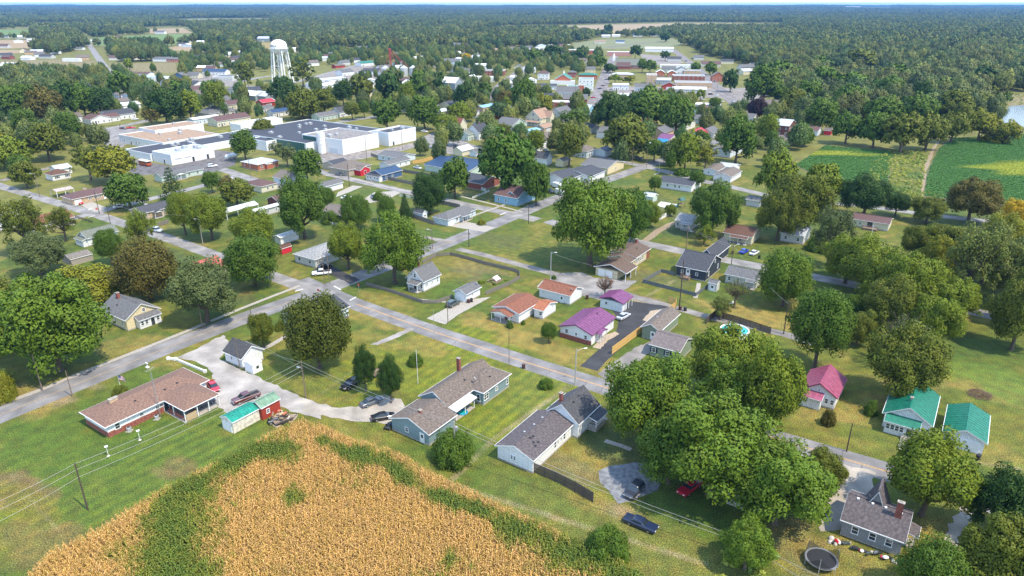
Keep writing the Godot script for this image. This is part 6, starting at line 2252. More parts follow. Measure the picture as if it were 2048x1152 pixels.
	sheet("parking_lot",xy([-111.7,-357.1,-103.7,-376.5,-72.5,-383.4,-51.3,-413.5,-47,-400.9,-69.7,-367.2,-82.8,-354.6,-95.8,-345.2]),0.030,"concrete_dirty",.3,0)
	sheet("paved_lot",xy([76.9,-667.3,100,-700.8,225.6,-683.7,210.3,-595.7,184.2,-565.2,176.5,-608.9,110.9,-622.5,69.7,-602.2]),0.016,"gravel_pale",.5,0)
	sheet("paved_lot",xy([201.4,-1155.3,231.8,-1110.9,233.7,-987.3,200.1,-923.6,178.2,-978.8]),0.016,"gravel_pale",.5,0)
	sheet("yard_path",xy([-181.5,-700.8,-133.7,-732.8,-188.4,-987.3,-206.7,-931.1,-211.2,-757.4]),0.012,"gravel_pale",.5,0)
	sheet("paved_lot",xy([-359.9,-811.7,-304,-811.7,-264,-700.8,-328.9,-683.7,-338.4,-737.6]),0.012,"gravel_pale",.5,0)
	sheet("barn_yard",xy([-511.9,-867.5,-470.1,-867.5,-440.5,-800.3,-470.4,-794.7]),0.012,"gravel_pale",.5,0)
	sheet("sport_court",xy([60.7,-276.2,66.6,-271.7,62,-265.1,57.5,-270.2]),0.030,"concrete_white",.02,0)
	sheet("patio",xy([7,-184,8.9,-189,10.8,-188.6,9.4,-184.7]),0.030,"concrete",.05,0)
	sheet("shed_yard",xy([-47.2,-115.2,-46.2,-118.1,-42.3,-117.7,-42.1,-115.6,-44.6,-113]),0.030,"dirt_pale",.3,0)
	sheet("tan_field",xy([-187.2,-2075.4,0,-2462.2,317,-2683.8,636.6,-2912.8,1010.2,-2810.1,860.6,-2412.4,508.1,-2318.4,290.7,-1908.3,243.1,-1939.5,116.2,-2274.1,0,-2150.6,-122.9,-1939.5]),0.050,"crop_tan",0,0)
	sheet("green_field",xy([-973.6,-1714.4,-902.7,-1848.6,-824.5,-1908.3,-692.6,-1598,-652.1,-1406.4,-785.9,-1389.7]),0.050,"crop_green",0,0)
	sheet("tan_field",xy([-1119.3,-2274.1,-1047.2,-2364.5,-848.9,-1971.8,-946.3,-1939.5]),0.050,"crop_tan",0,0)
	sheet("tan_field",xy([-617.7,-1326.6,-616.7,-1459,-506,-1326.6,-465.8,-1203.2,-573.2,-1241.7]),0.050,"crop_tan",0,0)
	sheet("green_field",xy([-1538.3,-2190.3,-1420.4,-2190.3,-1113.7,-1714.4,-1175.1,-1665.9]),0.050,"crop_green",0,0)
	sheet("tan_field",xy([-1128.1,-1598,-1041.6,-1598,-880.9,-1406.4,-858.5,-1311.7,-909.7,-1282.8]),0.050,"crop_tan",0,0)
	sheet("tan_field",xy([-890.6,-1255.1,-826.6,-1255.1,-781.5,-1178.7,-821.4,-1155.3]),0.050,"crop_tan",0,0)
	sheet("tan_field",xy([-717,-1004.5,-642.6,-1040.8,-577.7,-1013.4,-497.6,-874.1,-591.8,-894.7,-655.9,-916.2]),0.050,"crop_olive",0,0)
	sheet("tan_field",xy([-536.7,-970.6,-455.2,-987.3,-383.9,-835.6,-455.2,-835.6]),0.050,"crop_olive",0,0)
	sheet("green_field",xy([-1585.7,-3270.8,-1532.4,-3670.9,-1225.7,-3786.6,-966.5,-2948.7,-1213.7,-2810.1]),0.050,"crop_pale",0,0)
	sheet("tan_field",xy([-1840.8,-2877.7,-1740.3,-3023.2,-1504.5,-2624.8,-1561.3,-2462.2]),0.050,"crop_tan",0,0)
	sheet("ball_field",xy([121.1,-1477.4,192.7,-1620,366.4,-1689.8,332.9,-1441,272.5,-1311.7,196.9,-1282.8,111,-1297.1]),0.050,"crop_pale",0,0)
	road("running_track",xy([171.1,-1326.6,201.2,-1373.4,257.9,-1459,313.9,-1515.6]),9,0.060,"asphalt_dark",.2)
	sheet("tan_field",xy([-512.3,-1477.4,-480.2,-1496.2,-396,-1228.6,-426.1,-1228.6]),0.050,"crop_gold",0,0)
	sheet("tan_field",xy([5766.6,-12827.6,6126.6,-12184.7,4347.2,-8694.6,3998,-9017.8]),0.050,"crop_pale",0,0)
	sheet("tan_field",xy([953.6,-2810.1,1034.2,-2877.7,908.3,-2514.2,845.1,-2462.2]),0.060,"crop_tan",0,0)
	sheet("soybean_field",xy([141.1,-345.2,178,-397.9,190.9,-387.6,208.5,-380.6,166.1,-302.1,151.5,-288.2,140.4,-299.4]),0.050,"soil",0,0)
	sheet("soybean_field",xy([170.6,-282.5,201,-333.9,237.3,-389.1,263.5,-420.1,342.9,-440.9,229.6,-263.6,196.9,-267.2]),0.050,"soil",0,0)
	sheet("meadow",xy([412.2,-629.6,458.8,-636.8,405.6,-559.4,372.3,-559.4]),0.050,"crop_olive",0,0)
	sheet("pond",xy([356.1,-517.1,389.9,-559.4,441.9,-577,348.3,-448.3,314.1,-444.6,325.5,-467.9]),0.060,"water",0,0)
	sheet("centre_line",strip(xy([-41.85,-171.98,-17.52,-153.65,3,-139.3,20.15,-127.85,36.91,-117.12,49.71,-109.02,63.26,-100.62,75.2,-93.05,81.98,-88.58,91.32,-82.52]),.11),.03,"road_yellow")
	sheet("centre_line",strip(xy([-114.76,-97.02,-107.25,-106.94,-100.7,-117.44,-81.38,-145.9,-69.64,-162.05,-58.14,-175.73]),.09),.03,"road_yellow_worn")
	sheet("centre_line",strip(xy([-48.61,-188.29,-40.32,-198.99,-24.07,-220.21,-13.17,-235.51]),.09),.03,"road_yellow_worn")
	sheet("centre_line",strip(xy([15.41,-277.07,36.96,-305.89,65.62,-341.8,93.36,-376.56]),.09),.03,"road_yellow_worn")
	sheet("centre_line",strip(xy([-42.01,-171.77,-17.68,-153.44,2.86,-139.09,20,-127.63,36.78,-116.9,49.57,-108.8,63.13,-100.4,75.06,-92.83,81.84,-88.37,91.17,-82.3]),.11),.03,"road_yellow")
	sheet("centre_line",strip(xy([-114.55,-96.87,-107.03,-106.79,-100.48,-117.29,-81.17,-145.75,-69.43,-161.89,-57.94,-175.56]),.09),.03,"road_yellow_worn")
	sheet("centre_line",strip(xy([-48.4,-188.14,-40.11,-198.83,-23.86,-220.05,-12.96,-235.36]),.09),.03,"road_yellow_worn")
	sheet("centre_line",strip(xy([15.62,-276.92,37.16,-305.73,65.82,-341.64,93.57,-376.4]),.09),.03,"road_yellow_worn")
	sheet("stop_line",strip(xy([-44.06,-174.26,-42.93,-176.69]),.45),.034,"road_white")
	sheet("stop_line",strip(xy([-60.85,-180.64,-59.12,-182.48]),.45),.034,"road_white")
	sheet("stop_line",strip(xy([-50.88,-184.74,-48.2,-181.74]),.45),.034,"road_white")
	sheet("stop_line",strip(xy([21.32,-246.29,23.47,-250.12]),.45),.034,"road_white")
	sheet("stop_line",strip(xy([-165.59,-263.65,-165.63,-266.51]),.45),.034,"road_white")
	sheet("stop_line",strip(xy([-159.82,-253.38,-158.66,-256.05]),.45),.034,"road_white")
	sheet("stop_line",strip(xy([66.9,-324.4,69.87,-327.52]),.45),.034,"road_white")
	sheet("stop_line",strip(xy([-4.58,-256.72,-2.32,-260.14]),.45),.034,"road_white")
	sheet("tar_seam",strip(xy([-37.13,-164.76,-36.72,-165.84,-36.11,-166.78,-35.14,-167.47,-34.74,-168.56,-34.12,-169.49]),.16),.022,"tar")
	sheet("tar_seam",strip(xy([-28.35,-161.28,-28.2,-161.92,-27.65,-162.3,-27.2,-162.74,-27,-163.35,-26.55,-163.8]),.14),.022,"tar")
	sheet("tar_seam",strip(xy([-22.66,-156.98,-22.42,-157.57,-21.73,-157.84,-21.54,-158.46,-21.09,-158.9,-20.67,-159.37]),.14),.022,"tar")
	sheet("tar_seam",strip(xy([-14.44,-147.92,-13.87,-148.31,-13.53,-148.85,-13.49,-149.6,-13.11,-150.12,-12.72,-150.62]),.16),.022,"tar")
	sheet("tar_seam",strip(xy([-9.5,-144.47,-8.92,-145.43,-8.3,-146.36,-7.57,-147.22,-6.93,-148.14,-6.17,-148.97]),.14),.022,"tar")
	sheet("tar_seam",strip(xy([-.48,-141.22,-.61,-141.48,-.25,-141.39,-.12,-141.48,-.07,-141.61,-.13,-141.82]),.14),.022,"tar")
	sheet("tar_seam",strip(xy([3.17,-138.67,3.43,-139.25,4.11,-139.54,4.52,-140.01,4.5,-140.77,5.14,-141.08]),.12),.022,"tar")
	sheet("tar_seam",strip(xy([7.45,-132.81,7.47,-133.57,8.07,-133.93,8.19,-134.62,8.83,-134.96,9.04,-135.6]),.15),.022,"tar")
	sheet("tar_seam",strip(xy([14.66,-127.99,14.93,-128.58,15.51,-128.96,15.64,-129.65,16.07,-130.13,16.52,-130.6]),.14),.022,"tar")
	sheet("tar_seam",strip(xy([17.75,-125.93,18.37,-126.27,18.71,-126.82,18.86,-127.49,19.26,-128,19.64,-128.51]),.14),.022,"tar")
	sheet("tar_seam",strip(xy([23.97,-121.91,24.43,-122.96,25.03,-123.9,25.78,-124.75,26.22,-125.8,26.88,-126.71]),.16),.022,"tar")
	sheet("tar_seam",strip(xy([28.31,-119.15,29.01,-120.03,29.41,-121.11,30.29,-121.86,30.93,-122.78,31.33,-123.87]),.14),.022,"tar")
	sheet("tar_seam",strip(xy([32.85,-116.24,33.5,-117.15,33.84,-118.28,34.49,-119.19,35.38,-119.94,36.13,-120.78]),.12),.022,"tar")
	sheet("tar_seam",strip(xy([37.07,-113.56,37.68,-114.49,38.34,-115.4,39.07,-116.26,39.58,-117.27,40.25,-118.17]),.15),.022,"tar")
	sheet("tar_seam",strip(xy([40.41,-111.44,41.01,-112.39,41.89,-113.15,42.29,-114.23,42.9,-115.17,43.64,-116.02]),.14),.022,"tar")
	sheet("tar_seam",strip(xy([44.88,-108.6,45.35,-109.64,46.16,-110.44,46.51,-111.56,47.21,-112.44,47.97,-113.27]),.15),.022,"tar")
	sheet("tar_seam",strip(xy([49.36,-105.79,49.86,-106.81,50.74,-107.56,51.39,-108.47,51.76,-109.58,52.43,-110.48]),.15),.022,"tar")
	sheet("tar_seam",strip(xy([54.77,-105.39,55.18,-105.85,55.74,-106.22,55.88,-106.88,56.26,-107.37,56.64,-107.86]),.13),.022,"tar")
	sheet("tar_seam",strip(xy([57.98,-103.4,58.72,-103.65,59.04,-104.17,59.44,-104.65,59.56,-105.32,60.13,-105.69]),.16),.022,"tar")
	sheet("tar_seam",strip(xy([60.09,-99.14,60.39,-99.71,60.66,-100.3,61.04,-100.81,61.36,-101.37,61.65,-101.95]),.14),.022,"tar")
	sheet("tar_seam",strip(xy([65.15,-98.9,65.42,-99.47,65.87,-99.92,66.21,-100.44,66.56,-100.95,66.78,-101.55]),.1),.022,"tar")
	sheet("tar_seam",strip(xy([67.68,-94.35,68.26,-95.31,68.85,-96.26,69.7,-97.04,70.2,-98.05,70.72,-99.05]),.12),.022,"tar")
	sheet("tar_seam",strip(xy([70.93,-92.3,71.22,-92.87,71.73,-93.3,72.2,-93.75,72.3,-94.46,72.92,-94.81]),.16),.022,"tar")
	house("ranch_house",-72.63,-120.31,55.5,"long brown brick ranch house with a reddish shingle roof and open carport","house")
	wing(0,0,21.31,9.34,2.6,1.5,"hx","siding_white","shingle_red",{skirt=1.15,skirt_mat="brick_red",over=.5})
	wing(4.61,6.68,7.59,9.7,2.6,1.25,"hz","","shingle_red")
	win(-8.31,1,4.17,0,1,1.3)
	win(-3.62,1.35,4.17,0,.95,.75)
	win(-.43,1.35,4.17,0,.95,.75)
	win(.43,1.35,4.17,0,.95,.75)
	win(-10.16,1.45,-3.36,-90,.6,.6)
	win(-10.16,1.45,-1.68,-90,.6,.6)
	win(-10.16,1.45,.47,-90,.6,.6)
	win(-10.16,1.45,2.8,-90,.6,.6)
	chimney(-5.97,-.75,3.2,4.7,1.6,.8,"brick_tan")
	posts([[.97,11.14],[1.04,7.17],[3.55,11.24],[5.97,11.24],[8.25,11.24],[8.25,6.68]],2.6)
	block("wall_panel",2.22,.8,11.24,2.2,1.4,.14,"plywood")
	block("wall_panel",1.11,.55,7.89,.14,.9,5.33,"brick_red")
	pad(4.61,5.91,7.89,10.67,.1,"concrete")
	door(1.28,.15,4.17,0,.9,2,"door_dark")
	vent(-3.2,3.6,1.87,"dark_metal")
	vent(2.56,3.45,2.33,"dark_metal")
	vent(5.33,3.54,2.05,"dark_metal")
	lattice(-.64,4.95,9.5)
	house("farmhouse",-97.09,-162.01,55.5,"cream yellow house with a weathered gray gable roof beside the big maple","house")
	wing(0,0,9.18,12.47,2.9,2.95,"gz","siding_yellow","shingle_gray")
	porch(.73,6.79,0,5.51,1.8,2.35,.8,"shingle_gray","siding_white",false,.12)
	win(.46,3.6,5.89,0,.9,1)
	win(-1.36,.9,7.69,0,.85,1.15)
	win(-.26,.9,7.69,0,.85,1.15)
	win(2.66,.9,7.69,0,.85,1.15)
	door(1.29,.15,7.69,0,.9,1.95,"door_dark")
	win(-4.24,1,-2.49,-90,.8,1.2)
	win(-4.24,1,.62,-90,.8,1.2)
	win(-4.24,1,3.99,-90,.8,1.2)
	chimney(-.73,-3.12,4.5,6.9,.7,.7,"brick_red")
	vent(-2.3,4.47,-1.25,"dark_metal")
	house("garage",-60.47,-139.93,55.5,"white detached garage with a dark gray roof at the edge of the white gravel lot","garage")
	wing(0,0,6.05,6.92,2.5,2.15,"gz","siding_white","shingle_dark")
	win(-2.67,1.2,-.69,-90,.8,.9)
	vent(.6,4.32,-2.08,"dark_metal")
	house("storage_shed",-56.76,-135.26,55.5,"small white box-like storage shed tight against the gray roofed white garage","shed")
	wing(0,0,2.56,2.81,2.2,.3,"gx","white","white",{over=.02,plinth=false})
	door(0,.05,1.39,0,1.2,1.8,"white")
	house("storage_shed",-51.99,-114.33,55.5,"cream metal shed with a bright teal green metal roof behind the ranch house","shed")
	wing(0,0,6.09,3.74,2.4,.75,"gx","metal_cream","metal_teal",{over=.12,plinth=false,ribs=.6})
	block("wall_panel",-2.98,1.02,0,.14,1.95,2.62,"white")
	house("barn",-48.36,-118.06,55.5,"small red wooden shed with a pale green metal roof and white trimmed window","shed")
	wing(0,0,4.51,3.48,2.7,1,"gx","barn_red","metal_sage",{over=.15,plinth=false,ribs=.6})
	win(-.77,1,1.59,0,.75,1)
	house("house",-10.79,-123.99,55.5,"blue gray house with a brown shingle roof, tall brick chimney and attached rear garage","house")
	wing(0,0,16.25,7.54,3,2.25,"gx","siding_bluegray","shingle_brown")
	wing(-12.7,1.47,8.16,9.9,2.6,1.85,"gx","siding_bluegray","shingle_brown")
	wing(4.78,2.43,9.7,7.67,3,1.7,"hx","siding_bluegray","shingle_brown")
	win(-6.5,.8,3.42,0,1.5,1.2)
	win(-4.88,.8,3.42,0,1.5,1.2)
	win(-3.58,.8,3.42,0,1.5,1.2)
	win(1.29,.9,5.91,0,1.6,1.4)
	win(4.78,1.3,5.91,0,.9,.95)
	win(8.66,.9,5.91,0,.8,1.4)
	win(.28,.6,4.73,-90,.9,1.6)
	win(-16.43,1,.68,-90,.9,1.1)
	door(-16.43,.1,4.44,-90,.9,2,"white")
	chimney(-13.92,1.97,3.2,4.9,.55,.55,"brick_red")
	chimney(3.58,-2.87,0,6.6,.55,.75,"brick_red")
	porch(-4.31,4.22,0,6.01,1.6,2.3,.3,"metal_white","",false,.12)
	vent(0,4.45,1.51,"dark_metal")
	vent(4.78,3.95,4.34,"dark_metal")
	dish(1.09,4.48,3.19,40)
	house("house",11.5,-114.54,55.5,"long white house with dark charcoal roofs and a small railed side porch","house")
	wing(0,0,8.48,7.67,3.2,3.05,"gx","siding_white","shingle_charcoal")
	wing(-10.68,-1.43,13.96,8.09,2.8,1.5,"gx","siding_white","shingle_plum")
	win(-9.01,1.2,2.26,0,.55,.9)
	win(-7.89,1.2,2.26,0,.55,.9)
	win(-9.98,.9,2.26,0,.8,1.5)
	win(-6.77,.9,2.26,0,.8,1.5)
	win(-2.12,1,3.49,0,.7,1.3)
	win(-17.31,1.15,-2.08,-90,.55,.95)
	win(-17.31,1.15,-1.51,-90,.55,.95)
	chimney(-1.7,-1.53,4,7,.6,.6,"brick_red")
	porch(1.82,4.44,0,3.98,1.9,2.5,.55,"shingle_charcoal","",false,.9)
	vent(-1.27,5.62,.92,"dark_metal")
	vent(1.02,5.74,.77,"dark_metal")
	vent(-12.78,4.01,-2.48,"galvanised")
	vent(-9.98,4.1,-2.24,"galvanised")
	vent(-7.19,4.1,-2.24,"galvanised")
	vent(-14.17,3.74,.35,"dark_metal")
	vent(-13.75,4.1,-.62,"dark_metal")
	vent(-14.59,3.5,1,"dark_metal")
	vent(-13.05,4.04,-.46,"dark_metal")
	vent(-13.47,3.56,.83,"dark_metal")
	house("house",1.31,-165.56,55.5,"white house with orange brown shingle roof, front gable porch and round clipped shrubs","house")
	wing(0,0,10.53,8.43,2.8,1.2,"gx","siding_white","shingle_rust")
	wing(3.84,6.18,7.04,3.3,2.5,1.1,"gz","siding_white","shingle_orange")
	win(5.39,1.6,7.47,0,.5,.9)
	win(.67,1,6.83,-90,.9,1.1)
	porch(-6.01,-.34,-90,5.73,2.2,2.35,.9,"shingle_rust","",true,.12)
	door(-4.91,.15,0,-90,.95,2.05,"door_brown")
	win(-4.91,.9,1.52,-90,1,1.2)
	win(-4.91,.9,-2.11,-90,1,1.2)
	house("garage",13.3,-176.41,55.5,"white outbuilding with a plain red brown roof beside the paved alley","garage")
	wing(0,0,7.09,10.31,2.7,1.5,"gz","siding_white","shingle_rust")
	dish(-1.77,3.57,4.43,40)
	door(-3.2,.1,2.27,-90,.9,2,"white")
	win(-3.2,1.5,-3.61,-90,.6,.5)
	house("house",-25.16,-184.82,55.5,"white cape house with a steep gray roof inside the curved picket fence","house")
	wing(0,0,7.79,6.7,3,3.25,"gx","siding_white","shingle_gray")
	porch(-4.49,.67,-90,3.35,1.9,2.5,.6,"shingle_gray","",false,.12)
	win(-3.54,.9,-2.01,-90,.75,1.3)
	win(-3.54,.9,-1.34,-90,.75,1.3)
	win(-3.54,.9,2.34,-90,.75,1.3)
	win(-3.54,3.7,0,-90,.8,1.2)
	win(-2.49,1.5,3,0,.6,.8)
	win(-1.95,1.5,3,0,.6,.8)
	win(.16,1.6,3,0,.7,.7)
	win(2.49,1.2,3,0,.6,1.4)
	door(-3.54,.3,0,-90,.95,2.05,"door_dark")
	chimney(-.39,-1.34,4.5,7.3,.6,.6,"brick_red")
	house("garage",-12.21,-176.25,55.5,"small white single garage with a gray roof at the end of the concrete driveway","garage")
	wing(0,0,6.83,4.69,2.5,1.15,"gx","siding_white","shingle_gray")
	door(-3.07,.03,0,-90,2.7,2.1,"white")
	win(-.34,1.3,1.99,0,.7,.8)
	dish(2.73,3.2,1.17,40)
	house("house",18.47,-154.51,55.5,"white house with a plum purple metal roof and red brick lower wall","house")
	wing(0,0,12.37,9.11,2.8,1.55,"gx","siding_white","metal_purple",{ribs=.9,trim_mat="metal_purple",skirt=0})
	block("wall_panel",-5.9,.57,0,.14,1.15,8.56,"brick_red")
	win(-5.84,1.45,-2.46,-90,.85,1.15)
	win(-5.84,1.5,.18,-90,.7,.85)
func part_of_town_1()->void:
	win(-5.84,1.2,2.73,-90,.85,1.15)
	win(-4.95,1.5,4.2,0,.6,.5)
	win(4.33,1.4,4.2,0,.6,.6)
	door(-1.48,.1,4.2,0,1,2,"door_dark")
	porch(-1.98,4.85,0,3.46,1.3,2.35,.55,"metal_purple","",true,.12)
	vent(3.09,4.14,.91,"dark_metal")
	house("garage",27.58,-170.26,55.5,"white garage with a plum purple metal roof and open carport side by the asphalt drive","garage")
	wing(0,0,6.18,7.13,2.6,1.15,"gx","","metal_purple",{ribs=.9,trim_mat="metal_purple"})
	block("wall",-1.21,1.27,0,3.03,2.55,6.27,"siding_white")
	posts([[-2.84,3.35],[-.93,3.35],[.93,3.35],[2.9,3.35]],2.6)
	win(-2.72,1.2,-1.43,-90,.8,.9)
	house("house",36.74,-143.88,55.5,"sage green house with a brown ribbed metal roof and navy shutters behind the yellow fence","house")
	wing(0,0,8.63,7.52,2.8,1.7,"gz","siding_sage","metal_brown",{ribs=.7})
	wing(9.4,-6.68,12.73,5.01,2.8,1.4,"gx","siding_sage","shingle_tan")
	win(-3.96,1,-2.56,-90,1,1.2,{shutters="navy"})
	win(-3.96,1,.75,-90,1,1.2,{shutters="navy"})
	door(3.39,.2,-6.08,-90,.95,2,"white")
	vent(8.13,4.02,-7.18,"galvanised")
	house("cottage",63.75,-124.59,55.5,"small white cottage with a dusty pink metal roof under the tall oval tree","house")
	wing(0,0,9.54,7.11,2.8,2.25,"gx","siding_white","metal_pink",{ribs=.9,trim_mat="metal_pink"})
	porch(-5.37,-.99,-90,3.7,1.9,2.3,.7,"metal_pink","siding_white",false,.12)
	win(-4.42,1,1.63,-90,.75,1.15)
	win(-4.42,1,2.7,-90,.75,1.15)
	win(-4.42,3.2,0,-90,.5,.6)
	win(-.95,1,3.2,0,.8,1.2)
	house("bungalow",77.23,-116.13,55.5,"white bungalow with a bright green metal roof, enclosed porch and front steps","house")
	wing(0,0,13.07,8.38,3.1,2.55,"gx","siding_white","metal_green",{ribs=.9})
	porch(-7.04,-.63,-90,5.44,1.7,2.5,.9,"metal_green","siding_white",false,.12)
	win(-7.89,1,-2.81,-90,.75,1.15)
	win(-7.89,1,-2.04,-90,.75,1.15)
	win(-7.89,1,-1.28,-90,.75,1.15)
	win(-7.89,1,-.52,-90,.75,1.15)
	door(-7.89,.15,.73,-90,.9,1.95,"door_dark")
	win(-6.19,1.1,2.68,-90,.7,1.15)
	win(-6.19,1.1,3.52,-90,.7,1.15)
	win(-2.61,1.1,3.84,0,.8,1.2)
	win(1.31,1.1,3.84,0,.8,1.2)
	chimney(-2.88,-.17,4.5,6.1,.5,.5,"concrete")
	steps(-8.19,.42,-90)
	house("garage",84.44,-110.32,55.5,"white two car garage with a bright green metal roof right of the matching bungalow","garage")
	wing(0,0,11.16,6.94,2.6,1.5,"gx","siding_white","metal_green",{ribs=.9})
	door(-5.23,.03,0,-90,5.2,2.2,"white")
	house("house",55.47,-85.02,55.5,"gray sided house with a dark brown roof, white framed windows and a steep front peak","house")
	wing(0,0,8.45,8.79,2.8,2.25,"gz","siding_gray","shingle_plum")
	win(-3.87,1.05,-2.2,-90,1,1.35)
	win(-3.87,1.05,.18,-90,1,1.35)
	win(-3.87,1.05,2.37,-90,1,1.35)
	chimney(-1.01,2.64,4.2,7.2,.55,.9,"brick_red")
	vent(-.51,4.88,-2.9,"white")
	vent(-.51,4.88,-.88,"white")
	vent(-.42,4.92,.88,"white")
	vent(-.51,4.88,2.99,"white")
	wing(1.86,-.44,4.39,3.69,2.8,4.4,"gx","siding_gray","shingle_plum")
	porch(0,4.79,0,2.53,1.5,2.4,.4,"shingle_plum","",false,.12)
	dish(.42,4.94,-1.49,40)
	house("house",55.97,-195.66,55.5,"dark navy blue house with a charcoal roof and wooden entry deck","house")
	wing(0,0,13.48,9.53,3.2,3.1,"gz","siding_navy","shingle_slate")
	win(-6.39,1.3,-2.67,-90,.8,1)
	win(-6.39,1.3,1.72,-90,.8,1)
	door(-6.39,.7,-.95,-90,1,2.05,"white")
	win(-4.04,1.1,4.41,0,.85,1.4)
	win(3.77,1.1,4.41,0,.85,1.4)
	win(.67,3.9,4.41,0,.7,1)
	deck(-7.39,-1.1,-90,2.57,2,.7)
	wing(13,.12,15.41,4.93,3.2,2.4,"gx","siding_navy","shingle_slate")
	house("house",37.02,-206.92,55.5,"tan brick house with stepped brown roofs and a double garage facing the paved alley","house")
	wing(0,0,10.99,9.35,3,1.25,"gx","brick_cream","shingle_brown2")
	wing(-14.55,2.33,7.38,10.6,2.6,1.75,"gx","","shingle_brown2")
	wing(-5.31,.55,6.9,8,2.6,1.4,"gx","brick_cream","shingle_brown2")
	block("wall",-14.55,1.27,1.11,6.79,2.55,7.1,"brick_cream")
	posts([[-18.02,7.31],[-14.55,7.31],[-11.09,7.31]],2.6)
	door(-17.95,.03,-.46,-90,2.2,2.2,"white")
	door(-17.95,.03,1.94,-90,2.2,2.2,"white")
	win(-4.18,.9,4.33,0,.9,1.4)
	win(-2.75,.9,4.33,0,.9,1.4)
	win(-1.32,.9,4.33,0,.9,1.4)
	win(0,.9,4.33,0,.9,1.4)
	chimney(4.4,0,3.5,5.6,.9,.6,"brick_red")
	dish(.55,3.82,2.06,40)
	block("wall_panel",4.01,1.4,4.39,1.87,2.8,.14,"brick_red")
	house("house",67.12,-187.59,55.5,"small weathered gray house half hidden behind a bare tree beside the navy house","house")
	wing(0,0,7.54,9.41,2.7,1.6,"gz","siding_graywhite","shingle_gray")
	win(-3.42,1,-3.29,-90,.85,1.2)
	win(-3.42,1,-.75,-90,.85,1.2)
	win(-3.42,1,1.88,-90,.85,1.2)
	porch(-4.12,3.15,-90,2.16,1.4,2.3,.4,"shingle_gray","",false,.12)
	house("storage_shed",56.79,-181.92,55.5,"little white plank shed with a gray gable roof beside the bare tree","shed")
	wing(0,0,2.72,2.68,2.3,.7,"gz","siding_graywhite","shingle_gray",{over=.1,plinth=false})
	door(-1.26,.05,0,-90,1.2,1.8,"white")
	house("house",-59.97,-207.02,55.5,"white corner house with a pale gray hipped roof and shaded carport under the trees","house")
	wing(0,0,13.64,10.02,2.8,1.5,"hx","siding_graywhite","shingle_pale")
	win(-6.47,1,-2.5,-90,1.3,1.2)
	win(-6.47,1,2.2,-90,1.3,1.2)
	win(-5.18,1,4.66,0,1.4,1.2)
	door(-2.73,.1,4.66,0,.9,2.05,"white")
	house("house",-21.25,-250.38,55.5,"low white and pale blue house with a gray hipped roof and posts along its entry","house")
	wing(0,0,17.26,7.54,2.6,1.7,"hx","siding_iceblue","shingle_gray")
	win(-8.28,1.3,-1.13,-90,.8,.6)
	win(-8.28,1.3,1.51,-90,.8,.6)
	door(-6.21,.03,3.42,0,2.6,2.1,"white")
	win(-3.11,1,3.42,0,1.3,1.2)
	win(6.21,1,3.42,0,1.3,1.2)
	porch(1.38,4.22,0,5.52,1.6,2.4,.4,"shingle_gray","",false,.12)
	door(.86,.15,3.42,0,.95,2,"door_dark")
	house("house",73.21,-299.44,55.5,"long white house with a dark roof alone on the lawn above the shade tree","house")
	wing(0,0,12.05,15.81,2.8,1.5,"gz","siding_white","shingle_slate")
	win(-5.67,1.2,-3.16,-90,.9,1.1)
	win(-5.67,1.2,.32,-90,.9,1.1)
	win(-5.67,1.2,2.21,-90,.9,1.1)
	house("cottage",63.59,-242.4,55.5,"small pale cottage with a light gray roof and white porch rails beside the track","house")
	wing(0,0,9.79,6.61,2.8,1.6,"gz","siding_graywhite","shingle_pale")
	porch(-5.3,1.42,-90,3.5,1.5,2.4,.4,"shingle_pale","",false,.4)
	win(-4.55,1,-1.98,-90,.8,1.2)
	win(-4.55,1,.66,-90,.8,1.2)
	house("house",78.62,-227.53,55.5,"old house with a rusty brown hipped roof at the edge of the woods","house")
	wing(0,0,10.5,9.98,2.8,1.9,"gz","siding_cream","shingle_rust2")
	win(-4.9,.9,1,-90,.9,1.2)
	porch(-5.8,.75,-90,5.49,1.8,2.3,.5,"shingle_rust2","",false,.12)
	house("mobile_home",130.16,-242.63,55.5,"long cream house with a brown roof and wooden deck on the grassy slope at right","house")
	wing(0,0,8.76,12.64,2.7,1.2,"gz","siding_cream","shingle_plumbrown")
	win(-4.03,1,-4.8,-90,.8,.9)
	win(-4.03,1,-3.16,-90,.8,.9)
	door(-4.03,.6,0,-90,1.8,2,"glass")
	deck(-5.33,.44,-90,4.68,2.6,.7)
	house("barn",116.2,-194.89,55.5,"gray metal outbuilding with a pale ribbed gable roof among the right hand trees","barn")
	wing(0,0,11.15,8.35,2.6,1.3,"gx","metal_gray","metal_silver",{ribs=.8})
	house("house",-49.77,-161.67,55.5,"pale blue gray house with a dark slate roof mostly hidden behind the big round maple","house")
	wing(0,0,13,11,2.8,1.9,"gx","siding_iceblue","shingle_slate")
	win(-6.15,1,-2.2,-90,.8,1.2)
	win(-6.15,1,1.1,-90,.8,1.2)
	house("house",38.54,-92.67,55.5,"gray roofed house almost hidden by the large front trees","house")
	wing(0,0,7.45,5.51,2.8,1.8,"gz","siding_graywhite","shingle_gray")
	win(-3.38,1,-1.1,-90,.9,1.3)
	win(-3.38,1,1.1,-90,.9,1.3)
	house("ranch_house",-173.27,-279.55,55.5,"low tan brick ranch house with a brown hipped roof at the street corner","house")
	wing(0,0,18.38,9.53,2.6,1.6,"hx","brick_tan","shingle_plumbrown")
	door(-6.99,.03,4.42,0,2.6,2.1,"white")
	win(-2.21,1.2,4.42,0,1.5,.9)
	win(0,1.2,4.42,0,1.5,.9)
	win(1.47,1.2,4.42,0,1.5,.9)
	door(3.68,.1,4.42,0,.95,2,"white")
	win(6.43,1.2,4.42,0,1,.8)
	chimney(-.92,-1.43,3,4.6,1.3,.6,"brick_tan")
	house("carport",-188.5,-285.97,55.5,"open metal carport with an arched tan roof over a dark vehicle beside the ranch house","carport")
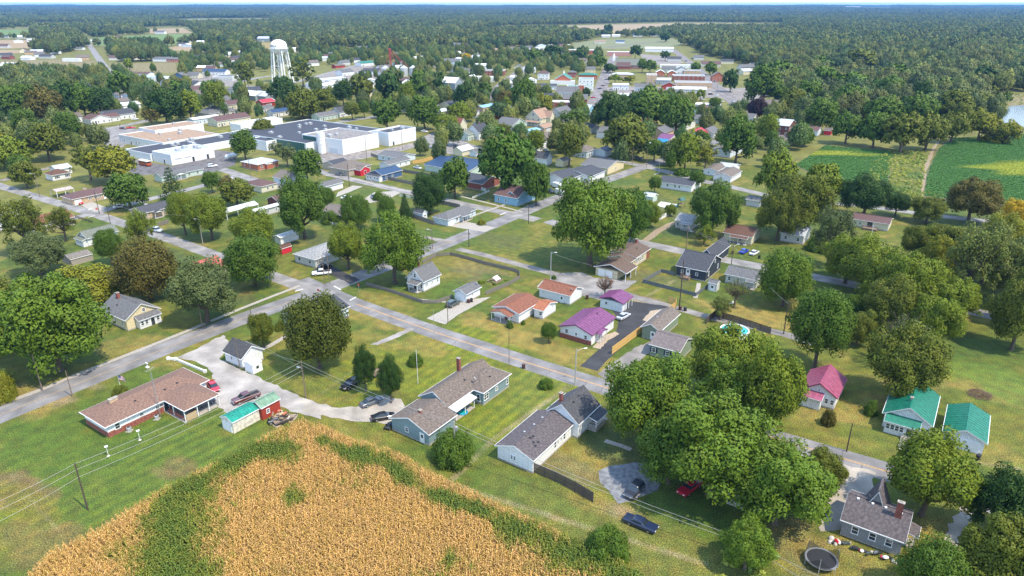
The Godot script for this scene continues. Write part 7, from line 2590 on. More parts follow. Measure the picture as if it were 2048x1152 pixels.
	wing(0,0,7.14,5.49,2.5,.7,"gx","","metal_tan",{over=.1,trim=false})
	posts([[-3.36,-2.58],[-3.36,2.58],[0,2.58],[3.36,2.58],[3.36,-2.58]],2.5)
	house("house",-135.82,-258.16,55.5,"long house with a dark charcoal roof and tan brick front behind the lime green trees","house")
	wing(0,0,16.4,9.22,2.7,1.6,"gx","brick_tan","shingle_charcoal")
	porch(-2.46,5.06,0,3.28,1.6,2.4,.6,"shingle_charcoal","",true,.12)
	win(-6.56,1.1,4.26,0,1.1,1)
	win(.82,1.1,4.26,0,1.1,1)
	win(4.1,1.1,4.26,0,1.1,1)
	win(6.56,1.1,4.26,0,1.1,1)
	chimney(-3.28,-.92,3.4,4.6,.9,.7,"white")
	house("cottage",-140.02,-225.37,55.5,"small white cottage with a mossy gray roof and front gable beside the dark bushy tree","house")
	wing(0,0,10.76,6.47,2.7,2,"gx","siding_white","shingle_moss")
	porch(-5.73,0,-90,5.17,1.4,2.3,.5,"shingle_moss","siding_white",false,.12)
	win(-3.23,1,2.88,0,.9,1.2)
	win(1.08,1,2.88,0,.9,1.2)
	win(-6.43,1,-1.29,-90,.8,1)
	win(-6.43,1,0,-90,.8,1)
	win(-6.43,1,1.29,-90,.8,1)
	house("shed",-135.89,-205.43,55.5,"abandoned low shed with a rotten sagging gray roof in the overgrown yard","shed")
	wing(0,0,6.59,6.11,2,.9,"gx","plywood_gray","shingle_rot",{over=.1,plinth=false})
	house("house",-91.28,-193.59,55.5,"house with a coral red metal roof behind the olive trees","house")
	wing(0,0,9.53,8.46,2.7,1.9,"gx","siding_cream","metal_coral")
	house("house",-208.26,-315.74,55.5,"white house with a brown hipped roof and shuttered windows behind the roadside tree","house")
	wing(0,0,8.36,7.23,2.7,1.8,"hx","siding_white","shingle_rust2")
	win(-1.84,1,3.27,0,1.2,1.2,{shutters="door_dark"})
	win(2.51,1,3.27,0,1.2,1.2,{shutters="door_dark"})
	house("house",-213.26,-326.22,55.5,"white house with a slate gray roof just behind the shuttered white house","house")
	wing(0,0,7.23,7.81,2.9,1.4,"gx","siding_white","metal_silver")
	house("house",-153.64,-317.93,55.5,"pale green ranch house with a gray roof and small gable porch beside the spruce","house")
	wing(0,0,21.26,6.68,2.6,1.5,"gx","siding_mint","shingle_gray")
	porch(-1.81,3.74,0,5.74,1.5,2.5,.9,"shingle_gray","",true,.12)
	win(-7.44,1.1,2.99,0,1.2,1)
	win(3.19,1.1,2.99,0,1.2,1)
	win(7.44,1.1,2.99,0,1.2,1)
	door(-1.7,.1,2.99,0,.95,2,"white")
	house("house",-123.98,-340.76,55.5,"small red brick house with a silver metal roof and white window awnings","house")
	wing(0,0,12.51,13.38,2.9,1.6,"hx","brick_orange","metal_silver")
	win(-5.9,1,-4.01,-90,.9,1.2)
	win(-5.9,1,0,-90,.9,1.2)
	win(-3.75,1,6.34,0,1.3,1.2)
	win(3.13,1,6.34,0,1.3,1.2)
	door(0,.3,6.34,0,.95,2,"white")
	porch(0,7.04,0,3.75,1.4,2.5,.9,"metal_silver","brick_orange",true,.12)
	house("house",-77.14,-329.63,55.5,"beige house with a broad gray brown hipped roof and two front bays","house")
	wing(0,0,15.27,13.39,3,2.8,"hx","siding_beige","shingle_tan")
	wing(1.77,-11.95,10.14,8.88,2.8,1.4,"gx","siding_beige","shingle_slate")
	win(0,1,6.34,0,.8,1.2)
	win(-7.29,1,0,-90,.9,1.3)
	win(-7.29,1,4.02,-90,.9,1.3)
	door(1.83,.1,6.34,0,.9,2,"white")
	house("barn",-71.05,-324.94,55.5,"tiny bright red gambrel barn with white trim beside the beige house","shed")
	wing(0,0,6.28,5.52,2.6,1.5,"gz","barn_red_bright","shingle_tan",{over=.1,plinth=false})
	door(0,.1,2.66,0,1.4,2,"barn_red_bright")
	house("house",-58.39,-318.03,55.5,"small navy blue house with a blue metal roof and white enclosed front porch","house")
	wing(0,0,13.34,9.34,2.9,1.7,"gx","siding_blue","metal_navy")
	porch(-7.32,0,-90,8.41,2,2.4,.7,"shingle_slate","siding_white",false,.12)
	win(-8.32,1,-2.94,-90,.9,1.1)
	win(-8.32,1,-1.26,-90,.9,1.1)
	win(-8.32,1,1.26,-90,.9,1.1)
	win(-8.32,1,2.94,-90,.9,1.1)
	win(-4,.9,4.32,0,1,1.4)
	win(0,.9,4.32,0,1,1.4)
	steps(-7.92,0,-90)
	house("mobile_home",-57.57,-340.75,55.5,"long white mobile home with a gray roof behind the navy house","house")
	wing(0,0,16.19,6.37,2.8,1.2,"gx","siding_white","shingle_gray")
	win(-5.66,1.1,2.83,0,.9,1)
	win(-2.43,1.1,2.83,0,.9,1)
	win(.81,1.1,2.83,0,.9,1)
	win(4.86,1.1,2.83,0,.9,1)
	house("house",-59.32,-357.34,55.5,"low pale blue house with a patched gray roof by the factory street","house")
	wing(0,0,12.01,16.1,2.7,1.3,"gz","siding_iceblue","shingle_gray")
	win(-5.65,1,-4.02,-90,1.2,1.1)
	win(-5.65,1,0,-90,1.2,1.1)
	house("metal_building",-24.27,-334.24,55.5,"broad low building with a faded navy blue metal roof beside the white camper","building")
	wing(0,0,24.7,26.86,3,2.2,"gz","siding_mint","metal_navy",{ribs=1})
	house("house",-14.66,-302.69,55.5,"dark slate roofed red brick house hidden behind the roadside trees","house")
	wing(0,0,13.5,14.2,2.9,2.2,"gz","brick_red","shingle_slate")
	house("house",1.49,-277.16,55.5,"light blue house with a steep plum brown roof at the street corner","house")
	wing(0,0,14.64,11.72,3.4,3,"gz","siding_skyblue","shingle_plumbrown")
	win(-6.97,1,-3.52,-90,.9,1.3)
	win(-6.97,1,0,-90,.9,1.3)
	wing(-2.26,1.31,6.8,5.89,3.2,2.2,"gx","siding_skyblue","shingle_plumbrown")
	house("house",-63.7,-253.47,55.5,"beige house with a brown roof and long blank side beside the white rail fence","house")
	wing(0,0,9.98,13.5,2.7,1.5,"gz","siding_beige","shingle_tan")
	win(-4.64,1.2,-4.05,-90,.8,.6)
	house("garage",-78.36,-295.03,55.5,"white garage with a gray roof and yard of parked things beside the street","garage")
	wing(0,0,10.54,5.51,2.8,1.4,"gx","siding_white","shingle_gray")
	house("house",-91.61,-271.48,55.5,"red brick house with a maroon roof behind the row of trees and white carport","house")
	wing(0,0,10.28,7.32,2.8,1.6,"gx","brick_barn","shingle_plumbrown")
	house("house",-108.8,-296.21,55.5,"house with a mauve brown hipped roof behind the lime trees","house")
	wing(0,0,8.65,12.41,2.8,1.8,"hx","siding_cream","shingle_plumbrown")
	win(-.86,1,5.86,0,1,1.1)
	win(1.73,1,5.86,0,1,1.1)
	house("house",-99.18,-307.47,55.5,"white house with a plain brown gable roof beside the tall green street tree","house")
	wing(0,0,10.24,11.72,3,2.4,"gz","siding_iceblue","shingle_tan")
	house("carport",-103.92,-257.03,55.5,"long white metal carport with a curved roof between the yard trees","carport")
	wing(0,0,14.33,4.81,2.8,.9,"gx","","metal_white",{over=.1,trim=false})
	posts([[-6.88,-2.26],[-6.88,2.26],[-2.15,2.26],[2.58,2.26],[6.88,2.26],[6.88,-2.26]],2.8)
	house("mobile_home",-93.82,-257.54,55.5,"white mobile home with a flat white roof behind the big green yard tree","house")
	wing(0,0,12.74,2.96,2.7,.5,"gx","siding_graywhite","metal_white")
	win(-4.46,1,1.13,0,.9,1)
	win(0,1,1.13,0,.9,1)
	win(3.82,1,1.13,0,.9,1)
	door(-1.91,.3,1.13,0,.9,2,"white")
	house("garage",-76.17,-224.86,55.5,"small white garage with a white flat roof behind the little red shed","garage")
	wing(0,0,8.18,3.63,2.6,.5,"gx","siding_white","metal_white")
func part_of_town_2()->void:
	house("storage_shed",-73.18,-213.33,55.5,"little red shed with a rounded brown roof beside the white garage","shed")
	wing(0,0,3.97,1.26,1.9,1,"gx","barn_red_bright","shingle_rust2",{over=.05,plinth=false})
	house("storage_shed",-34.35,-252.58,55.5,"pale blue gray barn shed with a dark roof by the wooden yard fence","shed")
	wing(0,0,2.72,4.56,2.3,1,"gz","siding_iceblue","shingle_slate",{over=.1,plinth=false})
	door(0,.1,2.18,0,1.3,1.8,"white")
	house("house",43.81,-334.4,55.5,"house with a yellow side and gray roof facing the intersection beyond the big shade tree","house")
	wing(0,0,17.85,14.82,3.2,2,"gz","siding_yellow","shingle_gray")
	win(-8.57,1,-2.96,-90,1,1.4)
	win(-8.57,1,3.71,-90,1,1.4)
	win(0,1,7.06,0,1,1.3)
	house("house",22.07,-308.02,55.5,"white gabled house with dark slate roof just above the big shade tree","house")
	wing(0,0,14.64,13.45,3.2,2.2,"gx","siding_white","shingle_slate")
	wing(13.55,3.93,15.15,14.75,3,1.8,"gx","siding_white","shingle_slate")
	win(-2.93,1,6.37,0,1,1.2)
	win(2.93,1,6.37,0,1,1.2)
	house("house",98.85,-315.72,55.5,"white house with a gray brown roof and low wing on the corner lawn at right","house")
	wing(0,0,15.59,8.62,2.7,1.5,"gx","siding_white","shingle_tan")
	wing(8.81,-8.71,15.16,7.02,2.5,1,"gx","siding_white","shingle_tan")
	wing(17.06,-5,8.73,8.47,2.6,1,"gz","siding_white","metal_silver")
	win(-7.45,1.2,-.86,-90,.9,.9)
	win(1.58,1,-9.41,-90,.8,1)
	house("house",114.52,-372.27,55.5,"pale blue house with tall windows behind the twin trunk tree","house")
	wing(0,0,20.4,11.14,3.4,1.8,"gx","siding_iceblue","shingle_tan")
	win(-9.85,1,-2.23,-90,.8,1.4)
	win(-4.08,1,5.22,0,.8,1.4)
	win(0,1,5.22,0,.8,1.4)
	house("camper",82.44,-152.92,55.5,"white travel trailer camper with a flat roof parked under the lime green trees","camper")
	wing(0,0,4.62,1.96,2.7,.08,"flat","siding_white","metal_white",{plinth=false,trim=false})
	win(-1.96,1.4,-.39,-90,.7,.6)
	win(-1.96,1.4,.39,-90,.7,.6)
	house("warehouse",-198.21,-406.35,55.5,"long factory block with a flat tan gravel roof and blue framed windows","factory")
	wing(0,0,34.21,45.26,4.4,.35,"flat","siding_white","roof_gravel",{over=0})
	roof_unit(11.77,4.45,-7.46,1.81)
	roof_unit(-10.45,4.45,17.92,1.47)
	roof_unit(5,4.45,3.55,2.09)
	roof_unit(-2.57,4.45,-4.34,1.74)
	win(-17.1,1.2,-17.2,-90,1.2,1.6)
	win(-17.1,1.2,-4.53,-90,1.2,1.6)
	win(-17.1,1.2,-1.36,-90,1.2,1.6)
	win(-17.1,1.2,15.84,-90,1.2,1.6)
	door(-17.1,.1,-9.96,-90,1.1,2.2,"door_dark")
	win(-17.1,1,8.15,-90,1,1.8)
	house("warehouse",-205.53,-426.75,55.5,"narrow white factory block with a tan roof behind the larger tan roof","factory")
	wing(0,0,31,17.42,6,.4,"flat","siding_white","roof_gravel",{over=0})
	roof_unit(4.8,6.05,-5.63,1.48)
	house("warehouse",-176.05,-385.15,55.5,"low black roofed factory wing with rooftop units between the white blocks","factory")
	wing(0,0,61.19,23.4,3.6,.3,"flat","siding_white","roof_black",{over=0})
	roof_unit(-11.32,3.65,.04,1.92)
	roof_unit(-2.01,3.65,1.62,1.84)
	roof_unit(.92,3.65,-5.57,1.42)
	roof_unit(-12.59,3.65,5.24,1.33)
	roof_unit(-7.6,3.65,-1.45,1.91)
	roof_unit(-3.42,3.65,6.65,2.33)
	roof_unit(3.53,3.65,-5.57,2.26)
	roof_unit(18.28,3.65,-.67,2.18)
	roof_unit(19.76,3.65,8.44,1.55)
	house("workshop",-168.86,-358.47,55.5,"white workshop with a bleached flat roof, slit windows and dark doors","factory")
	wing(0,0,23.93,16.53,5,.4,"flat","siding_white","roof_bleached",{over=0})
	roof_unit(3.7,5.05,-5.34,1.48)
	roof_unit(2.11,5.05,-2.27,2.31)
	roof_unit(5.79,5.05,4.82,1.76)
	roof_unit(6.61,5.05,.89,2.21)
	roof_unit(-3.59,5.05,.64,1.78)
	win(-9.09,2.6,8.26,0,2,.5)
	win(-7.18,2.6,8.26,0,2,.5)
	win(-4.07,2.6,8.26,0,2,.5)
	win(-2.15,2.6,8.26,0,2,.5)
	door(-.24,.1,8.26,0,1.2,2.3,"door_dark")
	door(7.9,.1,8.26,0,1.2,2.3,"door_dark")
	door(-11.96,.1,1.98,-90,1.2,2.2,"door_dark")
	house("warehouse",-120.19,-413.84,55.5,"broad black flat roof of the factory dotted with white vents","factory")
	wing(0,0,56.71,64.96,5.4,.35,"flat","siding_white","roof_black",{over=0})
	roof_unit(-9.16,5.45,4.05,1.59)
	roof_unit(14.67,5.45,-1.7,1.67)
	roof_unit(18.9,5.45,15.2,2.25)
	roof_unit(7.9,5.45,-16.35,1.73)
	roof_unit(-12.41,5.45,15.23,1.31)
	roof_unit(13.84,5.45,-17.32,1.64)
	roof_unit(6.13,5.45,9.09,1.86)
	roof_unit(2.68,5.45,4.62,1.96)
	roof_unit(-18.66,5.45,-10.3,1.32)
	roof_unit(3.18,5.45,-10.68,1.57)
	roof_unit(-10.74,5.45,22.93,1.44)
	roof_unit(19.15,5.45,20.95,1.52)
	roof_unit(15.71,5.45,-15.81,2.01)
	roof_unit(-18,5.45,-9.44,1.84)
	block("wall_panel",-28.41,2.8,15.59,.14,5.6,31.18,"metal_darkgreen")
	house("warehouse",-95.02,-389.42,55.5,"tall white factory block with a stained gray roof and blue loading doors","factory")
	wing(0,0,26.75,31.65,7.6,.4,"flat","siding_white","roof_stained",{over=0})
	roof_unit(-9.58,7.65,2.39,2.39)
	roof_unit(-3.51,7.65,1.11,1.71)
	block("wall_panel",-13.43,3.7,-9.81,.14,7.4,10.76,"metal_darkgreen")
	door(-13.37,.03,7.11,-90,3.3,3.2,"door_pale")
	door(-13.37,.03,10.61,-90,3.3,3.2,"door_pale")
	house("warehouse",-67.9,-406.55,55.5,"white factory block with a stepped parapet at the end of the factory street","factory")
	wing(0,0,22.68,12.59,6.8,.9,"flat","siding_white","roof_black",{over=0})
	roof_unit(-.94,6.85,-.64,1.35)
	roof_unit(5.1,6.85,1.75,2.04)
	door(-7.71,.1,6.29,0,1.2,2.2,"door_dark")
	house("loading_dock",-77.82,-400.39,55.5,"small white loading dock with a dark roof between the two white factory blocks","factory")
	wing(0,0,6.28,5.66,4.4,.3,"flat","siding_white","shingle_slate",{over=0})
	door(0,.03,2.83,0,3.2,3,"door_pale")
	house("workshop",-135.22,-390.67,55.5,"low white block with a rust streaked roof in front of the green wall","factory")
	wing(0,0,15.52,15.14,5,.4,"flat","siding_white","roof_black",{over=0})
	roof_unit(3.15,5.05,5.34,2.12)
	silo(-102.21,-375.8,2.1,10.6,"round white silo standing against the green factory wall")
	water_tower(-233.43,-737.57)
	grain_elevator(-132.86,-800.28)
	house("grain_building",-50.49,-608.85,55.5,"tall narrow white grain building with a gable roof behind the town trees","building")
	wing(0,0,12,16,13,4,"gz","metal_gray","metal_white")
	house("church",143.66,-894.71,-8.5,"long brick church with a steep gray green roof and a white steeple","church")
	wing(0,0,34,15,4.5,7,"gx","brick_red","shingle_moss")
	wing(-7,12,17,10,4,4,"gx","brick_red","shingle_plumbrown")
	steeple(-19,0,9,9)
	win(-2,1.2,7.2,0,1.4,2.6)
	win(1,1.2,7.2,0,1.4,2.6)
	win(4,1.2,7.2,0,1.4,2.6)
	win(7,1.2,7.2,0,1.4,2.6)
	win(10,1.2,7.2,0,1.4,2.6)
	win(13,1.2,7.2,0,1.4,2.6)
	house("church",51.53,-723.34,-8.5,"brick hall with a green gable roof, white cornice and small white cupola","church")
	wing(0,0,16,20,5,4.5,"gz","brick_orange","metal_green")
	wing(0,11,24,5,3.6,.5,"flat","siding_white","metal_white")
	steeple(0,-2,8.6,4)
	house("house",17.94,-469.93,55.5,"large cream Victorian house with pinkish tan cross gables and a front porch","house")
	wing(0,0,15,12,5.2,5,"gx","siding_cream","shingle_pink")
	wing(3,4,6,10,5.2,4,"gz","siding_cream","shingle_pink")
	porch(-8.2,0,-90,10,2.4,2.8,.7,"shingle_pink","",false,.5)
	far_windows(15,12,5,2,.35,true,true)
	win(-7.15,6.6,0,-90,1.6,1.5)
	chimney(-1,0,8,11.6,.8,.8)
	car("parked_car","sedan",-28.38,-121.52,41.53,"paint_steel","blue gray sedan parked on the gravel by the columnar pear trees","car",true)
	car("parked_car","sedan",-25.02,-116.03,19.04,"paint_black","black sedan parked nose to the blue gray house garage","car",true)
	car("parked_car","suv",-34.06,-128.25,-124.43,"paint_black","black sport utility parked on the lawn beside the left pear tree","car",true)
	car("parked_car","oldsedan",19.89,-85.97,-33.94,"paint_navy","long dark blue old sedan parked on the grass by the power line","car",true)
	car("parked_car","suv",20.11,-93.76,-129.1,"paint_black2","dark crossover half hidden under the front trees on the gravel patch","car",true)
	car("parked_car","oldsedan",29.54,-94.72,-136.84,"paint_red","red car end showing under the front trees","car",true)
	car("parked_car","suv",-15.71,-170.88,55.29,"paint_green","dark green gray vehicle parked before the small white garage","car",true)
	car("parked_car","sedan",28.58,-162.89,48.65,"paint_silver","silver sedan on the black asphalt beside the purple roofed house","car",true)
	car("parked_car","sedan",78.43,-102.8,-109.79,"paint_navy","dark blue car parked nose out below the green roofed garage","car",true)
	car("pickup_truck","pickup",-54.15,-122.86,-136.09,"paint_maroon","dark maroon pickup truck beside the pale green roofed shed","pickup truck",true)
	car("parked_car","sedan",-62.06,-121.05,50.67,"paint_steel","gray car parked inside the brown ranch house carport","car",true)
	car("parked_car","sedan",-62.67,-127.53,-52.04,"paint_red","bright red car peeping out behind the ranch house roof","car",true)
	car("pickup_truck","pickup",-56.63,-193.64,-164.96,"paint_white","white pickup truck parked at the hipped corner house","pickup truck",true)
	car("parked_car","suv",-56.92,-198.7,52.72,"paint_black","dark vehicle in the shade behind the white pickup truck","car",true)
	car("parked_car","sedan",75.05,-213.37,48.62,"paint_blue","bright blue car parked at the back street before the old house","car",true)
	car("parked_car","sedan",77.9,-211.91,47.54,"paint_white","white sedan parked right of the bright blue car","car",true)
	car("parked_car","sedan",-174.16,-272.79,-35,"paint_redbright","red coupe on the driveway of the tan ranch house","car",true)
	car("parked_car","sedan",-154.77,-266.87,47.01,"paint_white","white car at the kerb beside the dark roofed tan house","car",true)
	car("pickup_truck","pickup",-125.67,-235.72,-27.87,"paint_silver","silver pickup under the thin lime green tree","pickup truck",true)
	car("parked_car","sedan",-81.04,-322.35,-38.38,"paint_slate","dark slate car parked on the north street by the beige house","car",true)
	car("parked_car","sedan",-57.59,-282.12,-77.53,"paint_slate","gray blue car on the pale driveway near the round bush","car",true)
	car("parked_car","sedan",-68.34,-280.52,33.4,"paint_white","white car on the driveway behind the green yard trees","car",true)
	car("parked_car","sedan",-45.94,-336.68,-39.16,"paint_silver","silver gray car on the lawn before the white camper","car",true)
	car("parked_car","suv",-147.42,-340.59,38.89,"paint_white","white sport utility on the factory yard road","car",true)
	car("van","van",20.07,-298.11,-53.96,"paint_white","white van parked at the light blue corner house","van",true)
	car("van","van",20.63,-286.58,-54.96,"paint_white","second white van nearest the main road at the blue house","van",true)
	car("pickup_truck","pickup",15.99,-290.76,-54.76,"paint_black","black pickup with a white topper beside the white vans","pickup truck",true)
	car("parked_car","suv",59.39,-367.2,49.23,"paint_black","black sport utility on the drive by the pale blue garage","car",true)
	car("parked_car","sedan",18.42,-380.59,-59.22,"paint_slate","gray car parked before the small white flat roofed garage","car",true)
	car("parked_car","sedan",-40.09,-399.42,37.15,"paint_white","white car alone on the factory parking lot","car",true)
	car("parked_car","suv",-31.14,-388.35,76.77,"paint_black","black car beside the white roofed cream shed","car",true)
	car("parked_car","sedan",-248.71,-451.17,-21.53,"paint_maroon","dark maroon car on the street before the white twin gable house","car",true)
	car("parked_car","oldsedan",-245.05,-454.04,21.82,"paint_redbright","long red car behind the tan factory roof","car",true)
	car("parked_car","sedan",-260.4,-490.21,33.3,"paint_white","white car on the lawn beside the black roofed white house","car",true)
	car("parked_car","sedan",-309.59,-436.43,29.52,"paint_silver","silver car before the white house at the left edge","car",true)
	car("parked_car","sedan",-54.76,-440.94,-33.85,"paint_white","white car under the trees beside the factory end wall","car",true)
	car("parked_car","sedan",-160.35,-491.33,64.87,"paint_navy","blue car by the navy roofed white house","car",true)
	car("parked_car","suv",184.04,-494.69,27.85,"paint_navy","dark blue vehicle on the street below the cream gable house","car",true)
	car("parked_car","sedan",196.31,-495.83,-49.35,"paint_silver","pale car under the trees at the end of the street","car",true)
	car("parked_car","sedan",179.55,-581.6,-86.58,"paint_silver","silver car on the wide street near the dark purple tree","car",true)
	car("parked_car","sedan",172.87,-560.85,70.66,"paint_slate","blue gray car by the white flat roofed house","car",true)
	car("parked_car","sedan",82.44,-675.39,0,"paint_navy","dark blue car parked downtown in front of the wide downtown street","car",false)
	car("parked_car","sedan",68.74,-608.85,0,"paint_red","red car parked downtown in front of the wide downtown street","car",false)
	car("parked_car","sedan",98.82,-757.39,0,"paint_slate","gray car parked downtown behind and right of the wide downtown street","car",false)
	car("parked_car","sedan",88.32,-700.76,0,"paint_maroon","maroon car parked downtown right of the wide downtown street","car",false)
	car("parked_car","sedan",107.68,-805.97,0,"paint_white","white car parked downtown behind and right of the wide downtown street","car",false)
	car("parked_car","sedan",117.66,-874.15,0,"paint_black","black car parked downtown left of the long roofed brick church","car",false)
	car("parked_car","sedan",130.17,-931.14,0,"paint_silver","silver car parked downtown left of the long roofed brick church","car",false)
	car("parked_car","suv",174.38,-631.38,33.91,"paint_black","black car parked right of the long white canopy building","car",false)
	car("parked_car","sedan",178.16,-624.28,33.53,"paint_white","white car parked right of the long white canopy building","car",false)
	car("parked_car","suv",183.1,-803.12,40.01,"paint_red","red car parked left of the long red brick shop","car",false)
	car("parked_car","sedan",227.98,-864.2,40.76,"paint_silver","silver car parked right of the long red brick shop","car",false)
	car("parked_car","suv",260.05,-1055.12,45.41,"paint_navy","blue car parked behind the long red brick shop","car",false)
	car("parked_car","sedan",240.02,-1008.91,44.7,"paint_black","black car parked behind the long red brick shop","car",false)
	car("parked_car","suv",170.2,-581.6,31.98,"paint_white","white car parked left of the dark purple tree","car",false)
	car("parked_car","sedan",151,-587.8,32.75,"paint_red","red car parked in front of the long white canopy building","car",false)
	car("parked_car","suv",158.35,-594.13,32.82,"paint_silver","silver car parked before and right of the long white canopy building","car",false)
	car("parked_car","sedan",26.31,-677.44,40.24,"paint_navy","blue car parked behind the cream Victorian house","car",false)
	car("parked_car","suv",33.16,-673.36,39.85,"paint_black","black car parked behind the cream Victorian house","car",false)
	car("parked_car","sedan",40.87,-669.32,39.43,"paint_white","white car parked left of the wide downtown street","car",false)
	car("parked_car","suv",66.13,-786.39,42.99,"paint_red","red car parked left of the wide downtown street","car",false)
	car("parked_car","sedan",-157.7,-702.96,48.34,"paint_silver","silver car parked left of the red grain elevator","car",false)
	car("parked_car","suv",-192.27,-669.32,48.56,"paint_navy","blue car parked in front of the white water tower","car",false)
	camper(-37.06,-335.58,-35.84,8.5,2.5,3,"long white camper trailer with a curved front parked by the navy metal roof")
	camper(-126.68,-304.89,63.07,7,2.4,3,"white motor home parked beside the round green bush on the side street")
	trolley(-182.21,-344.01,-33.99)
	gas_tank(-144.53,-358.33,69.79)
	fence(xy([-41.7,-185.1,-32.5,-178.8,-24.1,-172.2,-20.1,-172.2,-16.3,-176]),"board",1.1,"fence_gray","weathered picket fence along the front of the white cape house")
	fence(xy([-27.6,-203.3,-24.2,-209.8,-19.9,-210.7,-17.4,-209.3,-8.3,-202,.2,-196.4,2.1,-194.3,2.3,-190.2,-.6,-185.5,-7.2,-178.1]),"board",1.2,"fence_gray","curved weathered picket fence round the back lawn of the cape house")
	fence(xy([23,-142.8,32.9,-155.8,43.1,-168.6]),"board",2,"fence_yellow","tall new yellow board fence along the black asphalt drive")
	fence(xy([43.1,-168.6,43.9,-171.2,42.2,-172.6]),"board",1.9,"fence_yellow","short return of new yellow boards at the alley end")
	fence(xy([3.7,-99.3,7.3,-96.8,10.4,-94.2,13.1,-91.5]),"board",2,"fence_dark","dark stained board fence running from the long white house toward the field")
	fence(xy([48.2,-193,44.7,-195.5,37.8,-187,44.5,-181.7,50.6,-177,55.7,-183.6]),"solid",1.2,"fence_slate","low slate gray fence enclosing the lawn of the navy house")
	fence(xy([48.9,-159.3,52.4,-163.8,57.5,-159.3,63.1,-153.5]),"board",1.8,"fence_dark","dark board fence behind the round swimming pool")
	fence(xy([-40.3,-256,-37.4,-252.7,-28.4,-243.8]),"board",1.7,"fence_gray","gray board fence beside the pale blue barn shed")
	fence(xy([-32,-274.7,-20.5,-265.8]),"board",1.7,"fence_gray","gray board fence behind the hip roofed white house")
	fence(xy([-58.8,-315.3,-43,-303.1,-29.9,-293.3]),"board",1.6,"fence_gray","long gray board fence beside the navy blue house")
	fence(xy([-52,-328.6,-40.6,-321.3,-26.8,-308.6]),"board",1.6,"fence_gray","second gray board fence farther behind the navy blue house")
	fence(xy([-74.4,-367.2,-68.4,-359.6,-58,-351]),"board",1.6,"fence_gray","gray yard fence before the low pale blue house")
	fence(xy([-49.7,-347.5,-45.3,-351,-40.4,-359.6]),"board",1.7,"fence_yellow","new tan board fence behind the navy metal roofed building")
	fence(xy([-70.7,-246.9,-65.2,-243.2,-59.5,-239.6]),"rail",1.2,"white","white rail fence on the lawn behind the lime green tree")
	fence(xy([-46.8,-284.1,-40.3,-279.3,-36.5,-277]),"rail",1.2,"white","white rail fence at the bend of the north street")
	fence(xy([52.5,-246.9,55.6,-250.8,59.2,-255.4]),"solid",1.7,"white","white solid fence beside the giant shade tree")
	fence(xy([-18.4,-300.3,-12.7,-293.3,-11.1,-291.6]),"solid",1.6,"fence_pale","pale privacy fence beside the dark slate roofed brick house")
	fence(xy([-16.3,-280.1,-12.4,-286.6,-9.8,-291.6]),"rail",1,"white","short white rail fence on the lawn left of the light blue corner house")
	fence(xy([-127.9,-242,-127,-243.2,-126.1,-246.3]),"board",1.5,"fence_gray","short gray board fence behind the dark roofed tan house")
	fence(xy([-164,-252.7,-160,-250.1,-153.8,-245.7]),"rail",1,"fence_dark","low dark rail fence beside the mossy roofed cottage")
	fence(xy([13.4,-179.9,15.3,-177.4,16.7,-173.6]),"rail",1.3,"fence_gray","gray gate fence between the rust roofed house and its rear garage")
	pole(-98.06,-126.72,8.5,"leaning gray utility pole under the big left maple")
	pole(-90.4,-124.32,6,"dark utility pole on the lawn edge of the main road",{r=.12})
	pole(-67.71,-89.65,9,"dark utility pole standing in the lawn beside the cornfield",{r=.14,mat="pole_dark"})
	pole(-42.21,-123.73,8.6,"utility pole with a white lamp in the striped lawn",{lamp=true,turn=160,reach=.6,drop=1.6})
	pole(-9.94,-101.93,8.6,"gray utility pole with transformer beside the blue gray garage",{drum=true,r=.17,mat="pole_gray"})
	pole(-60.14,-135.95,7.5,"slender pole in front of the gray roofed white garage",{r=.11})
	pole(44.01,-167.93,14,"tall dark utility pole at the end of the yellow fence",{mat="pole_dark",r=.17})
	pole(11.22,-189,8.8,"pale street lamp pole beside the rust roofed rear building",{lamp=true,street=true,turn=0,mat="galvanised",reach=1})
	pole(13.37,-129.19,8.4,"curved arm street lamp at the cross road kerb",{lamp=true,street=true,turn=20,mat="galvanised",reach=1.8})
	pole(67.23,-200.65,7,"utility pole with a lamp arm on the back street",{lamp=true,turn=30,reach=1.8})
	pole(57.2,-217.08,7.9,"utility pole where the dirt track meets the back street",{arm=1.8,turn=60})
	pole(63.81,-226.47,7.1,"second slim pole behind the dirt track pole",{r=.12})
	pole(60.37,-105.33,6,"slanting dark pole on the lawn left of the green roofed bungalow",{r=.13,mat="pole_dark"})
	pole(34.16,-78.86,3.7,"short gray pole at the bottom right power line",{r=.13})
	pole(66.37,-153.55,8.3,"dark utility pole at the alley end by the tall oval tree",{mat="pole_dark"})
	pole(-16.21,-160.17,6.2,"slim pole at the concrete driveway of the small white garage",{r=.11})
	pole(-18.72,-151.35,7.4,"thin pale mast at the corner of the mown lawn",{r=.06,mat="galvanised"})
	pole(-19.99,-129.61,8,"white flagless pole in the middle of the mown lawn",{r=.06,mat="white"})
	pole(-103.48,-221.69,9.9,"pale gray pole on the corner grass of the side street",{r=.14,mat="pole_gray",lamp=true,turn=180,reach=.9,drop=1})
	pole(-158.06,-258.08,9.8,"dark pole at the stop sign corner",{r=.13,mat="pole_dark"})
	pole(-143.93,-240.15,9.1,"dark pole beside the mossy roofed cottage",{r=.12,mat="pole_dark"})
	pole(-197.17,-284.13,9.9,"gray pole with a lamp on the lawn left of the tan ranch house",{lamp=true,turn=180,reach=1.2})
	pole(-14.25,-219.1,6.2,"dark pole at the alley corner of the main road",{drum=true,mat="pole_dark"})
	pole(-26.14,-217.08,6.9,"pole with a lamp beside the big pale green tree",{lamp=true,turn=180,reach=1})
	pole(-53.74,-185.89,9,"tall pole at the hipped corner house",{r=.12})
